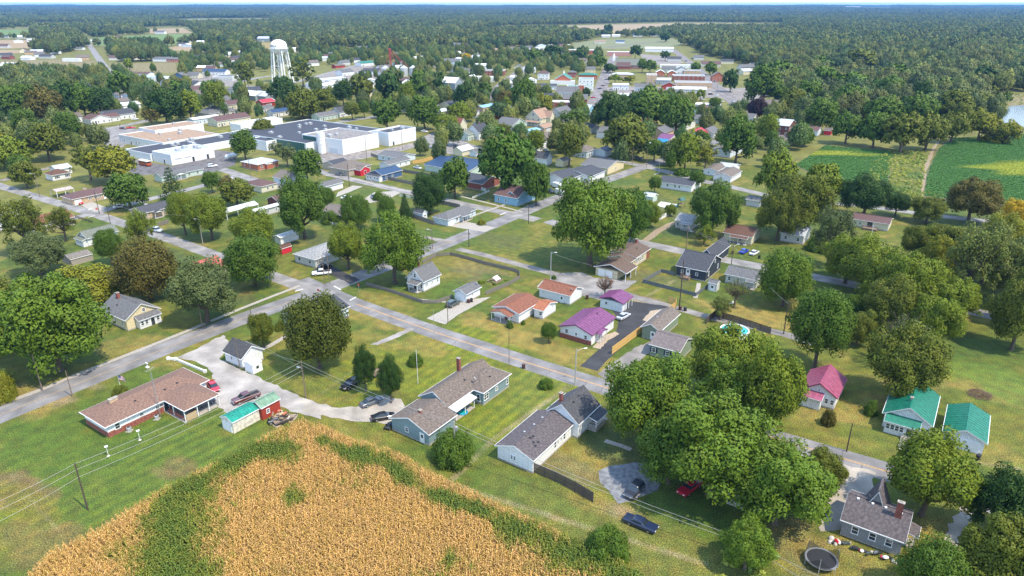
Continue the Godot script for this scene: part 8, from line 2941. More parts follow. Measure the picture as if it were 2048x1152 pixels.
	pole(-52.49,-186.66,10.2,"second tall pole beside the hipped corner house",{r=.13})
	pole(-71.57,-301.24,10,"dark pole on the north street kerb",{mat="pole_dark"})
	pole(6.04,-245.04,7.2,"dark pole at the street corner below the blue house",{mat="pole_dark"})
	pole(-120.52,-317.32,8.8,"pole on the north street by the red brick cottage")
	pole(-111.96,-345.16,7.5,"pole before the silvery thin tree")
	pole(-73.44,-351.03,13.8,"pole before the white factory wall")
func part_of_town_3()->void:
	pole(-60.16,-383.38,11.4,"tall pole at the factory street end")
	pole(-39.79,-407.13,12.6,"cross armed pole on the factory parking lot",{arm=2.2,turn=50})
	pole(59.3,-341.72,10.6,"pole at the trampoline lawn")
	pole(66.46,-341.72,9.4,"second pole at the trampoline lawn corner")
	pole(70.08,-328.58,5.5,"slim pole at the street corner island",{r=.1,mat="galvanised"})
	pole(91.11,-299.45,6.4,"slim dark pole on the white corner lawn",{r=.1})
	pole(52.23,-421.72,7.4,"curved street lamp by the gray garage",{lamp=true,street=true,turn=180,mat="galvanised"})
	pole(-239.18,-629.59,23.1,"very tall pole near the water tower",{r=.2})
	pole(-249.75,-683.65,16.3,"second very tall pole near the water tower",{r=.18})
	pole(-17.33,-675.39,17.1,"cross armed pole at the left downtown street",{arm=2.4})
	pole(51.05,-580.07,20.6,"tall pole before the white downtown houses",{r=.2})
	pole(113.54,-589.37,20.5,"tall pole beside the white long building",{r=.18})
	pole(95.65,-636.81,11.9,"downtown pole at the wide street corner")
	pole(179.16,-629.59,9.3,"downtown pole on the second street")
	pole(315.27,-757.39,11,"pale pole among the right hand woods",{mat="galvanised"})
	pole(122.33,-226.47,5.3,"white pole on the slope below the long cream house",{r=.1,mat="white"})
	pole(-77.17,-157.23,9.5,"leaning gray pole under the silvery roadside tree")
	pole(-65.21,-158.69,4.8,"dark pole at the main road bend near the gravel lot",{r=.1,mat="pole_dark"})
	wires("three power wires crossing the lawn beside the cornfield",[[Vector3(-67.71,8.9,-89.65),Vector3(-74.98,8.2,-80.91)],[Vector3(-67.71,7.8,-89.65),Vector3(-74.76,7.2,-80.19)],[Vector3(-67.71,6.4,-89.65),Vector3(-74.56,5.8,-79.32)],[Vector3(-67.71,8.9,-89.65),Vector3(-42.21,8.4,-123.73)],[Vector3(-67.71,7.8,-89.65),Vector3(-42.21,7.4,-123.73)],[Vector3(-67.71,6.4,-89.65),Vector3(-42.21,6.4,-123.73)]],.03)
	wires("power wires from the striped lawn pole to the blue gray garage pole",[[Vector3(-42.21,8.4,-123.73),Vector3(-9.94,8.4,-101.93)],[Vector3(-42.21,7.6,-123.73),Vector3(-9.94,7.6,-101.93)]],.03)
	wires("power wires from the garage pole along the field edge to the lower right",[[Vector3(-9.94,8.4,-101.93),Vector3(34.16,3.5,-78.86)],[Vector3(-9.94,7.6,-101.93),Vector3(34.16,2.7,-78.86)]],.03)
	wires("power wires running off the lower right corner",[[Vector3(34.16,3.5,-78.86),Vector3(42.89,6,-67.4)],[Vector3(34.16,2.7,-78.86),Vector3(41.52,5,-66.75)]],.03)
	wires("power wires from the striped lawn pole to the white garage",[[Vector3(-42.21,8.3,-123.73),Vector3(-60.14,7.2,-135.95)],[Vector3(-42.21,7.2,-123.73),Vector3(-55.36,3.4,-139.95)]],.02)
	wires("power wires along the back street",[[Vector3(57.2,7.6,-217.08),Vector3(67.23,6.7,-200.65)],[Vector3(57.2,7,-217.08),Vector3(67.23,6.1,-200.65)],[Vector3(67.23,6.7,-200.65),Vector3(66.37,8,-153.55)],[Vector3(11.22,8.5,-189),Vector3(24.51,3,-193.05)]],.03)
	wires("power wires along the north street",[[Vector3(-71.57,9.8,-301.24),Vector3(6.04,7,-245.04)],[Vector3(-71.57,9.8,-301.24),Vector3(-120.52,8.6,-317.32)],[Vector3(-14.25,6,-219.1),Vector3(6.04,7,-245.04)]],.02)
	wires("power wires along the side street",[[Vector3(-158.06,9.6,-258.08),Vector3(-143.93,8.9,-240.15)],[Vector3(-158.06,9.6,-258.08),Vector3(-197.17,9.7,-284.13)],[Vector3(-143.93,8.9,-240.15),Vector3(-103.48,9.7,-221.69)]],.02)
	bin(2.55,-136.18,30,"bin_brown","brown trash bin standing on the kerb of the cross road")
	bin(20.5,-175.29,30,"bin_brown","dark brown trash bin at the corner of the rear building")
	bin(44.28,-167.93,30,"bin_brown","brown trash bin beside the tall dark pole")
	bin(45.45,-167.28,30,"bin_black","black trash bin right of the brown one by the pole")
	bin(-11.73,-172.55,30,"bin_brown","brown trash bin against the small white garage")
	bin(-10.96,-173.23,30,"bin_black","black trash bin against the small white garage")
	bin(71.05,-212.15,30,"bin_brown","brown trash bin at the back street kerb")
	bin(78.19,-207.88,30,"bin_black","black trash bin beside the white sedan")
	bin(82.46,-102.8,30,"bin_black","black trash bin below the green roofed garage")
	flag_pole(-81.35,-126.31,4,20)
	stop_sign(-52.93,-175.99,150,"red stop sign on the corner behind the big round maple")
	stop_sign(-42.76,-179.91,150,"red stop sign at the white cape house corner")
	stop_sign(-158.26,-257.4,30,"red stop sign at the side street crossing")
	trampoline(44.56,-78.17,2.3,true,"black trampoline with a torn safety net on the lawn below the gray house")
	trampoline(65.55,-358.33,2.4,true,"netted trampoline with a blue edge on the lawn beyond the street")
	pool(54.27,-153.55,3.3,"round above ground swimming pool with turquoise water behind the sage house")
	brush_pile(96.63,-124.91,2.3,"brown pile of cut branches on the grass behind the green roofed garage")
	wall_rail(xy([-78,-140.4,-76.2,-140.1,-67.2,-134.4]),"low white curb wall along the gravel lot entrance")
	mailbox(-80.93,-136.64,"white mailbox post on the grass by the main road")
	box_unit(-72.34,-111.84,"gray air conditioner beside the brick ranch house wall")
	box_unit(-69.07,-115.94,"gray air conditioner beside the long house wall near its carport")
	lawn_lamp(-68.91,-108.91,"white post with a small feeder on the lawn nearest the brick ranch house")
	lawn_lamp(-72.1,-103.98,"white bird feeder post farther out on the lawn by the power wires")
	trailer(-44.29,-115.07,40.78,"black utility trailer with stacked scrap beside the red shed")
	trailer(-29.34,-133.71,58.1,"flat gray utility trailer parked behind the left pear tree")
	mower(-46.06,-114.55,40,"gray utility vehicle parked beside the black trailer")
	tyre_row(-20.28,-110.85,-35.44,"row of old black tyres leaning on the blue gray garage wall")
	mower(-23.43,-112.84,70,"small tractor by the corner of the blue gray garage")
	wheel_barrow(-9.77,-118.09,"turquoise paddling pool on the grass by the blue gray house porch")
	garden(-4.95,-188.61,"raised garden bed with a pale slatted bench inside the picket fence")
	junk(53,-79.65,-30.82,"line of red mowers, carts and toys along the gray house wall")
	rock_group(48.26,-83.14,"small group of garden stones at the gray house corner")
	propane(58.67,-171.21,"white propane tank under the bare tree beside the alley")
	swing(66.97,-267.97,"green roofed wooden play tower beside the white sport court")
	antenna_mast(-.66,-135.72,10.5,"dark lattice antenna mast at the corner of the blue gray house")
	antenna_mast(-34.94,-700.76,26,"tall thin radio mast among the downtown trees")
	walker(-255.16,-459.88,40,"person in dark clothes walking on the street by the parking lot")
	far("l7","house",33.2,-762.5,-8.5,12,11,6.6,2.6,"hx","siding_white","shingle_plumbrown",2)
	far("l7","house",20.1,-835.6,-8.5,14,9,4,2.5,"gx","siding_white","metal_silver",1)
	far("r6","house",7.8,-874.1,-8.5,9,10,3.6,3,"gz","siding_white","shingle_gray",1)
	far("b26","building",5.7,-747.4,-8.5,15,10,4,1.2,"gx","siding_white","metal_white",1)
	far("b17","building",17.5,-700.8,-8.5,12,14,5,2.4,"gz","siding_white","metal_white",1)
	far("b17","building",31.7,-671.3,-8.5,21,9,3.6,1.6,"gx","siding_white","shingle_slate",1)
	far("l7","shop",72.3,-705.2,-8.5,14,12,6.5,.6,"flat","siding_white","metal_green",2)
	far("br17","shop",62.6,-663.4,-8.5,24,9,4,.5,"flat","siding_white","metal_green",1)
	far("l7","house",46.6,-602.2,-8.5,19,12,6.2,4,"gx","siding_white","shingle_gray",2)
	far("l7","shop",60.8,-633.2,-8.5,5,5,8,.4,"flat","brick_orange","roof_gravel",2)
	far("b17","house",32.3,-586.2,-8.5,12,10,3.6,3,"gx","siding_graywhite","shingle_slate",1)
	far("fl7","building",50.8,-577,-8.5,20,13,4,3,"gx","brick_red","shingle_gray",1)
	far("r17","shop",37.3,-542.8,-8.5,14,11,5.5,.4,"flat","brick_red","metal_white",2)
	far("bl7","shop",80.5,-767.7,-8.5,20,12,4.5,1.6,"hx","brick_orange","metal_green",1)
	far("bl7","house",88.4,-823.5,-8.5,12,10,5.8,2.2,"gx","siding_yellow","shingle_gray",2)
	far("l7","shop",65.7,-794.7,-8.5,10,9,4.5,1.8,"hx","brick_red","shingle_gray",1)
	far("f8","building",118.6,-778.3,-8.5,23,12,4,1.8,"hx","brick_tan","metal_silver",1)
	far("r7","building",100.5,-667.3,-8.5,15,11,5,.8,"gx","metal_white","metal_white",1)
	far("fr7","building",90.5,-589.4,-8.5,21,11,5,1.2,"gx","metal_white","metal_white",1)
	far("l23","building",104.4,-599,-8.5,11,9,4,.8,"gx","siding_white","metal_white",1)
	far("r17","house",33.8,-489.1,55.5,15,12,5,4,"gx","siding_graywhite","shingle_gray",2)
	far("f7","house",53.8,-517.1,55.5,10,10,4,3,"gz","siding_skyblue","metal_silver",1)
	far("l17","house",8.1,-527.1,55.5,9,10,4,3,"gx","siding_cream","metal_coral",1)
	far("f17","garage",20.1,-442.8,55.5,11,7,3,1.8,"gx","siding_beige","shingle_pink",0)
	far("b67","garage",49.1,-440.9,55.5,11,8,3,2,"gz","siding_graywhite","shingle_slate",0)
	far("bl8","school",162.1,-1110.9,-8.5,36,10,6,.5,"flat","brick_pink","metal_white",0)
	far("r8","warehouse",240.7,-1203.2,-8.5,46,14,5.5,2.2,"gx","metal_white","metal_white",0)
	far("bl22","house",222.5,-1004.5,-8.5,19,10,4,2.5,"gx","siding_graywhite","shingle_slate",0)
	far("bl22","building",202.3,-901.8,-8.5,38,8,3.6,.5,"flat","siding_white","metal_white",1)
	far("bl22","house",191.5,-823.5,-8.5,14,12,4.2,3.8,"gz","siding_white","shingle_gray",1)
	far("l22","house",182.5,-848.1,-8.5,16,10,4,2.6,"gx","siding_graywhite","shingle_gray",1)
	far("bl23","shop",162.1,-794.7,-8.5,10,9,4.5,2.6,"gz","brick_orange","metal_white",1)
	far("b23","shop",174.7,-794.7,-8.5,10,9,4,2.6,"gz","brick_orange","metal_white",1)
	far("br22","shop",200.6,-811.7,-8.5,18,10,5,.5,"flat","brick_tan","shingle_gray",2)
	far("f22","shop",182.9,-752.3,-8.5,32,12,5,.7,"flat","brick_red","shingle_gray",2)
	far("f22","shop",173.1,-692.1,-8.5,34,12,4.5,.8,"flat","brick_tan","shingle_tan",1)
	far("f21","building",157.2,-640.5,-8.5,30,11,4.2,1.6,"gx","siding_graywhite","metal_white",1)
	far("f23","barn",146.6,-675.4,-8.5,14,11,3.6,3,"gz","barn_red","shingle_gray",0)
	far("l23","house",120.9,-659.4,-8.5,18,10,3.6,3,"gx","siding_iceblue","shingle_gray",1)
	far("l23","building",150.1,-718.7,-8.5,15,10,4,2,"gx","metal_gray","metal_silver",1)
	far("l23","shop",139.1,-723.3,-8.5,10,14,8.5,.7,"flat","brick_tan","roof_gravel",2)
	far("r22","house",210.3,-742.4,-8.5,13,13,5.5,4,"gz","brick_orange","shingle_tan",2)
	far("r22","house",249.4,-916.2,-8.5,24,12,4,3,"gx","siding_cream","shingle_plumbrown",1)
	far("b22","house",262.9,-1031.5,-8.5,14,10,4,2.5,"gx","siding_graywhite","shingle_gray",0)
	far("fr21","house",149.8,-545.5,-20,19,9,3.2,.9,"gx","siding_white","metal_white",1)
	far("b19","house",136.6,-517.1,55.5,14,10,3.8,3,"gx","siding_iceblue","shingle_plumbrown",1)
	far("br19","house",141,-498.1,55.5,12,9,3.2,2,"gx","siding_white","metal_white",1)
	far("b19","garage",126.1,-476.2,55.5,10,8,3.2,2.2,"gz","siding_iceblue","shingle_gray",0)
	far("f10","house",162.8,-484.7,55.5,11,8,3.2,2,"gz","siding_white","shingle_gray",1)
	far("r10","house",194.6,-532.2,55.5,19,13,3.8,4.4,"gz","siding_cream","shingle_tan",1)
	far("fr10","house",167.3,-435.5,55.5,17,11,6,2.8,"gz","brick_barn","metal_silver",2)
	far("f10","house",152.9,-399.4,55.5,12,9,3.4,2,"gz","siding_graywhite","shingle_tan",1)
	far("bl11","garage",185.1,-432,55.5,11,7,3,1.8,"gz","siding_iceblue","shingle_plumbrown",0)
	far("b11","shed",193,-430.3,55.5,4,4.5,2.8,1.6,"gz","barn_red_bright","shingle_tan",0)
	far("r19","house",118.7,-423.4,55.5,12,10,3.4,2.6,"gx","siding_graywhite","shingle_gray",1)
	far("f19","house",109.1,-415.1,55.5,13,10,3.4,2.8,"gx","siding_white","metal_red",1)
	far("l19","house",90,-405.6,55.5,12,8,3,1.8,"gz","siding_cream","metal_purple",1)
	far("l19","shed",84.7,-392,55.5,6,6,3,1.4,"gz","siding_white","metal_brightblue",0)
	far("f18","house",71.9,-386.2,55.5,11,9,3.2,2.2,"gx","siding_mint","metal_white",1)
	far("f18","barn",83.9,-448.3,55.5,13,11,3.6,3.2,"gx","siding_white","metal_darkred",0)
	far("l67","house",37.7,-367.2,55.5,11,10,3.6,2.4,"hx","siding_iceblue","shingle_tan",1)
	far("b67","garage",48.2,-368.5,55.5,8,7,2.9,1.6,"gx","siding_iceblue","metal_navy",0)
	far("f17","house",17.5,-400.9,55.5,13,10,3.6,2.4,"gx","siding_graywhite","shingle_tan",1)
	far("f17","garage",13.7,-383.4,55.5,9,7,3,.4,"flat","siding_white","metal_white",0)
	far("br31","shed",15.6,-347.5,55.5,6,8,3.2,2.8,"gz","siding_white","shingle_dark",0)
	far("l67","shed",25.4,-344,55.5,8,5,2.8,1.3,"gx","siding_yellow","shingle_rot",0)
	far("f17","garage",11.9,-430.3,55.5,11,7,3,.8,"gx","siding_white","metal_skyblue",0)
	far("f27","house",-35,-444.6,55.5,8,12,4.4,4,"gz","siding_cream","shingle_rust",1)
	far("f26","house",-13.4,-489.1,55.5,19,10,3.6,2.6,"gx","barn_red","shingle_tan",1)
	far("fl26","house",-18.2,-459.9,55.5,16,7,3,1.8,"gx","siding_iceblue","shingle_gray",1)
	far("fr26","house",-.6,-450.2,55.5,17,14,4,3.4,"gz","siding_mint","shingle_gray",1)
	far("fr27","house",-20,-418.4,55.5,12,10,4.6,4,"gx","siding_white","shingle_slate",1)
	far("fr27","house",-26.5,-413.5,55.5,8,8,4,1.8,"gx","siding_mint","shingle_moss",1)
	far("br30","shed",-26.1,-371.1,55.5,10,7,2.8,1.8,"gx","siding_cream","metal_white",0)
	far("r30","shed",-18.7,-367.2,55.5,7,5,2.6,1.2,"gx","siding_iceblue","shingle_gray",0)
	far("bl27","house",-50.1,-512.2,55.5,12,8,3.2,1.4,"hx","siding_beige","metal_silver",1)
	far("b27","house",-47.6,-542.8,55.5,12,10,3.6,2.4,"gx","siding_cream","shingle_slate",1)
	far("bl26","house",-19.9,-534.8,55.5,17,8,3.2,1.2,"gx","brick_tan","metal_skyblue",1)
	far("l26","shed",-25.6,-498.1,55.5,5,6,3.2,2.4,"gz","siding_white","shingle_gray",0)
	far("bl28","house",-348.4,-762.5,-8.5,14,10,3.8,3.4,"gz","siding_blue","shingle_gray",1)
	far("bl28","house",-340.3,-778.3,-8.5,14,10,3.6,2.8,"gx","siding_cream","shingle_gray",1)
	far("l0","building",-332.6,-817.6,-8.5,28,12,3.6,2.4,"gx","siding_white","metal_navy",1)
	far("b28","building",-298.5,-757.4,-8.5,22,15,4,.5,"flat","siding_graywhite","roof_black",1)
	far("bl28","house",-279.4,-636.8,55.5,19,12,4,3,"gx","siding_white","shingle_plumbrown",1)
	far("b28","house",-212.9,-545.5,55.5,15,10,3.6,2.6,"gx","siding_cream","shingle_plumbrown",1)
	far("l28","house",-211.6,-509.8,55.5,24,18,3.2,3.6,"hx","siding_graywhite","shingle_gray",1)
	far("l28","building",-207.1,-476.2,55.5,20,8,3.6,.8,"gx","siding_iceblue","metal_white",1)
	far("f28","house",-188.1,-472,55.5,26,11,3.6,2.6,"gx","siding_cream","shingle_plumbrown",1)
	far("l4","warehouse",-165,-457.9,55.5,32,11,4,.5,"flat","siding_white","metal_white",0)
	far("br28","barn",-213.9,-599,55.5,14,18,4,3,"gz","metal_gray","metal_white",0)
	far("br28","barn",-204.5,-595.7,55.5,14,18,4,3,"gz","metal_gray","metal_silver",0)
	far("b4","barn",-191.7,-556.6,55.5,12,9,3.6,2,"gx","barn_red","metal_red",0)
	far("bl4","house",-183.2,-527.1,55.5,12,8,3,1.8,"gx","siding_white","shingle_gray",1)
	far("b4","house",-166.7,-507.4,55.5,15,8,3.2,2,"gx","siding_white","metal_navy",1)
	far("r4","house",-129.5,-491.3,55.5,17,9,3.2,2,"gx","siding_mint","shingle_gray",1)
	far("b3","house",-121.4,-507.4,55.5,13,10,3.6,3,"gx","siding_white","shingle_charcoal",1)
	far("fr0","warehouse",-184.6,-723.3,55.5,40,12,4,1.4,"gx","siding_white","metal_silver",0)
	far("fr0","warehouse",-183.1,-687.9,55.5,24,12,4,.8,"flat","siding_white","roof_black",0)
	far("l5","building",-185.4,-806,55.5,18,12,4,3,"gx","siding_white","shingle_gray",1)
	far("l5","trailer",-171.6,-683.7,55.5,22,6,3,.7,"gx","siding_white","metal_white",1)
	far("l5","building",-187.6,-931.1,55.5,24,12,4,2,"gx","siding_white","metal_green",1)
	far("l5","house",-216.1,-938.8,55.5,14,10,4,2.5,"gx","siding_graywhite","shingle_gray",1)
	far("l5","shed",-214.7,-901.8,55.5,16,8,3,1.5,"gx","barn_red","shingle_tan",0)
	far("fl29","house",-278.8,-476.2,55.5,14,12,3.4,2.4,"gz","siding_white","shingle_plumbrown",1)
	far("r29","house",-274.4,-482.6,55.5,12,9,3.2,2.2,"gx","siding_white","shingle_plumbrown",1)
	far("r29","house",-274.1,-493.6,55.5,20,13,3.6,2.8,"gx","siding_white","shingle_slate",1)
	far("bl36","house",-315.7,-440.9,55.5,14,10,3.4,2.2,"gx","siding_white","shingle_slate",1)
	far("fl13","house",-370.8,-527.1,55.5,22,10,3.4,2.2,"gx","siding_cream","shingle_rust",1)
	far("l29","house",-351.8,-532.2,55.5,10,8,3.2,2,"gx","siding_mint","shingle_slate",1)
	far("br29","house",-317.7,-580.1,55.5,13,10,3.4,2.4,"gx","siding_white","metal_white",1)
	far("r29","garage",-292.8,-545.5,55.5,14,11,3.2,1.6,"gx","siding_white","metal_white",0)
	far("fr14","house",-341.5,-640.5,55.5,15,10,3.4,2.4,"gx","siding_graywhite","shingle_plumbrown",1)
	far("f13","barn",-509.4,-800.3,4,54,20,5.5,4,"gx","siding_white","metal_bluegray",0)
	far("r13","trailer",-603.7,-1004.5,-8.5,26,5,4,.2,"flat","metal_white","metal_white",0)
	far("l13","garage",-681.4,-1031.5,-8.5,16,10,3.6,2,"gx","siding_white","metal_white",0)
	far("b13","house",-672.2,-1060,-8.5,20,10,3.4,2.6,"gx","siding_graywhite","shingle_dark",0)
	far("l13","house",-715.9,-1040.8,-8.5,14,10,3.4,2.4,"gx","brick_red","shingle_plumbrown",0)
	far("r14","building",-373.7,-747.4,-8.5,42,12,4,.6,"flat","siding_white","metal_skyblue",1)
	far("r14","building",-403.6,-789.1,-8.5,26,12,4,1.4,"gx","siding_white","shingle_plumbrown",1)
	far("r14","house",-480.1,-1004.5,-8.5,22,12,3.8,2.4,"gx","siding_white","shingle_gray",0)
	far("r14","house",-459,-995.8,-8.5,18,12,3.8,2.4,"gx","brick_orange","shingle_gray",1)
	far("r14","house",-462.8,-1040.8,-8.5,16,10,3.8,2.4,"gx","siding_cream","shingle_rust",0)
	far("l0","house",-449.3,-1040.8,-8.5,14,10,3.8,2.4,"gx","siding_white","shingle_dark",0)
	far("r14","barn",-562.4,-1190.8,-8.5,16,12,4,3,"gx","siding_white","metal_white",0)
	far("l0","barn",-813.1,-2005.2,-8.5,22,14,5,3,"gx","siding_white","metal_white",0)
	far("b28","barn",-782,-2005.2,-8.5,20,14,5,3,"gx","siding_white","metal_white",0)
	far("r13","house",-903,-1908.3,-8.5,26,12,5,3,"gx","siding_white","shingle_gray",0)
	far("l0","house",-583.7,-1515.6,-8.5,26,14,4,4,"hx","brick_red","shingle_plumbrown",0)
	far("l0","building",-553.9,-1515.6,-8.5,24,12,4,2.5,"gx","siding_white","metal_white",0)
	far("bl0","barn",-513.3,-1535.4,-8.5,26,18,6,4,"gx","metal_gray","metal_silver",0)
	far("b0","barn",-497.2,-1620,-8.5,36,16,6,4,"gx","siding_white","metal_silver",0)
	far("r0","barn",-432.2,-1665.9,-8.5,40,16,6,3,"gx","metal_gray","metal_bluegray",0)
	far("b13","garage",-980.9,-1555.7,-8.5,14,10,4,2.5,"gx","siding_white","metal_white",0)
	far("bl13","house",-1101.9,-1665.9,-8.5,22,12,4,2.5,"gx","siding_white","metal_white",0)
	far("bl13","house",-1155.1,-1689.8,-8.5,22,12,4,2.5,"gx","siding_graywhite","shingle_dark",0)
	far("l14","house",-1974.6,-2948.7,-8.5,40,12,5,2,"gx","siding_white","metal_white",0)
	far("l14","trailer",-737,-1255.1,-8.5,16,8,3.6,1.2,"gx","siding_white","shingle_gray",0)
	far("b13","house",-717.6,-1155.3,-8.5,14,9,3.6,2.2,"gx","siding_white","shingle_gray",0)
	far("l0","house",-427.2,-1110.9,-8.5,13,10,4,3,"gx","siding_white","shingle_gray",0)
	far("l0","house",-417.4,-1121.7,-8.5,14,10,4,3,"gx","siding_white","metal_white",0)
	far("l0","house",-418.8,-1050.3,-8.5,12,9,4,3,"gx","siding_cream","shingle_gray",0)
	far("bl5","house",-249.8,-1228.6,-8.5,22,12,5,3,"gx","siding_white","shingle_gray",0)
	far("r0","house",-264.7,-1090,-8.5,16,10,4,3,"gx","siding_graywhite","shingle_gray",0)
	far("b5","house",-199.7,-1203.2,-8.5,20,12,4,3,"gx","siding_cream","shingle_rust",0)
	far("r5","house",-129.5,-1373.4,-8.5,20,12,5,3,"gx","siding_white","shingle_gray",0)
	far("b6","house",-100.8,-1326.6,-8.5,20,12,5,3,"gx","siding_iceblue","shingle_gray",0)
	far("b6","barn",-88.5,-1215.8,-8.5,14,10,4,2,"gx","barn_red","metal_red",0)
	far("b6","house",-67,-1143.9,-8.5,18,12,4,3,"gx","siding_white","shingle_plumbrown",0)
	far("br6","house",-19.4,-1190.8,-8.5,24,12,4,2.6,"gx","siding_cream","shingle_pink",0)
	far("r5","house",-77.1,-946.5,-8.5,22,14,5,3,"gx","siding_iceblue","shingle_gray",2)
	far("r5","house",-86.7,-908.9,-8.5,20,10,3.6,2,"gx","siding_white","shingle_plumbrown",1)
	far("br6","house",-47.3,-1050.3,-8.5,14,10,4,2.5,"gx","siding_yellow","shingle_gray",0)
	far("r6","building",-35.9,-887.8,-8.5,18,12,4,2.5,"gx","siding_white","metal_white",1)
	far("r6","shop",-20.1,-811.7,-8.5,24,14,5,.6,"flat","brick_red","shingle_gray",2)
	far("br6","house",-49.7,-811.7,-8.5,18,12,4,3,"gx","siding_mint","shingle_gray",1)
	far("r6","shop",-28.9,-747.4,-8.5,24,10,4,.5,"flat","siding_white","metal_white",1)
	far("bl17","building",-5.7,-687.9,-8.5,14,12,4,3,"gz","siding_white","metal_white",1)
	far("l7","school",30.8,-1190.8,-8.5,40,14,5,.6,"flat","brick_red","metal_silver",0)
	far("l9","school",110.9,-1155.3,-8.5,44,16,6,.6,"flat","brick_orange","metal_silver",0)
	far("l9","barn",173.9,-1459,-8.5,22,14,4,2,"gx","siding_cream","shingle_pink",0)
	far("f9","shed",213.5,-1459,-8.5,18,10,4,2,"gx","siding_white","metal_navy",0)
	far("l9","house",217.6,-1714.4,-8.5,20,12,4,2,"gx","siding_white","metal_white",0)
	far("b9","building",244.3,-1739.7,-8.5,20,12,4,2,"gx","siding_white","metal_white",0)
	far("r9","barn",296,-1739.7,-8.5,24,14,5,3,"gx","metal_white","metal_navy",0)
	far("r9","barn",340.8,-1765.7,-8.5,22,10,4,2,"gx","siding_white","metal_white",0)
	far("f25","building",402.9,-823.5,-8.5,46,14,4.5,3.4,"gx","siding_navy","shingle_gray",1)
	far("l25","house",367.5,-829.5,-8.5,26,12,4,2,"gx","siding_graywhite","shingle_gray",1)
	far("l25","house",349.8,-887.8,-8.5,18,12,4,2.4,"gx","siding_white","metal_red",1)
	far("r25","house",502.8,-931.1,-8.5,13,12,4,3,"gz","siding_white","shingle_gray",1)
	far("r25","barn",512.4,-908.9,-8.5,18,12,4,3,"gx","siding_white","metal_red",0)
	far("b73","building",514.7,-811.7,-8.5,22,12,5,.6,"flat","siding_white","metal_white",1)
	far("b73","building",586.5,-901.8,-8.5,24,10,4,1.5,"gx","brick_tan","shingle_gray",1)
	far("b73","building",511,-762.5,-8.5,24,10,4,1.5,"gx","siding_cream","shingle_pink",1)
	far("b25","warehouse",4565.2,-10148.8,-8.5,240,120,24,2,"flat","metal_white","metal_white",0)
	far("br25","warehouse",5794.3,-10148.8,-8.5,420,150,24,2,"flat","metal_white","metal_white",0)
	far("bl25","warehouse",2793.5,-7154.8,-8.5,120,60,12,2,"flat","metal_white","metal_white",0)
	far("b61","shed",97.2,-270.9,55.5,7,6,2.6,1,"gz","siding_graywhite","shingle_gray",0)
	far("fl60","shed",56.3,-277,55.5,5,5,2.4,1,"gz","siding_mint","metal_silver",0)
	far("r61","house",97,-227.6,55.5,11,8,3,2,"gz","siding_graywhite","metal_silver",1)
	far("l40","house",-182,-242.6,55.5,11,9,3,2,"gx","siding_white","metal_white",1)
	far("l39","house",-166.4,-240.8,55.5,14,9,3,2,"gx","siding_cream","shingle_rust",1)
	tree("spread",-99.6,-135,12.6,23.1,"fresh","bl69")
	tree("spread",-117.7,-145.1,9.7,17.6,"olive","l69")
	tree("shrub",-116.2,-178.1,10.3,9.2,"yellow","f40")
	tree("round",-98.7,-175.6,8.6,16,"brown","l41")
	tree("spread",-77.1,-160.2,9.2,16.6,"silver","f41")
	tree("oval",-123.3,-202,4.4,11.6,"green","fr39")
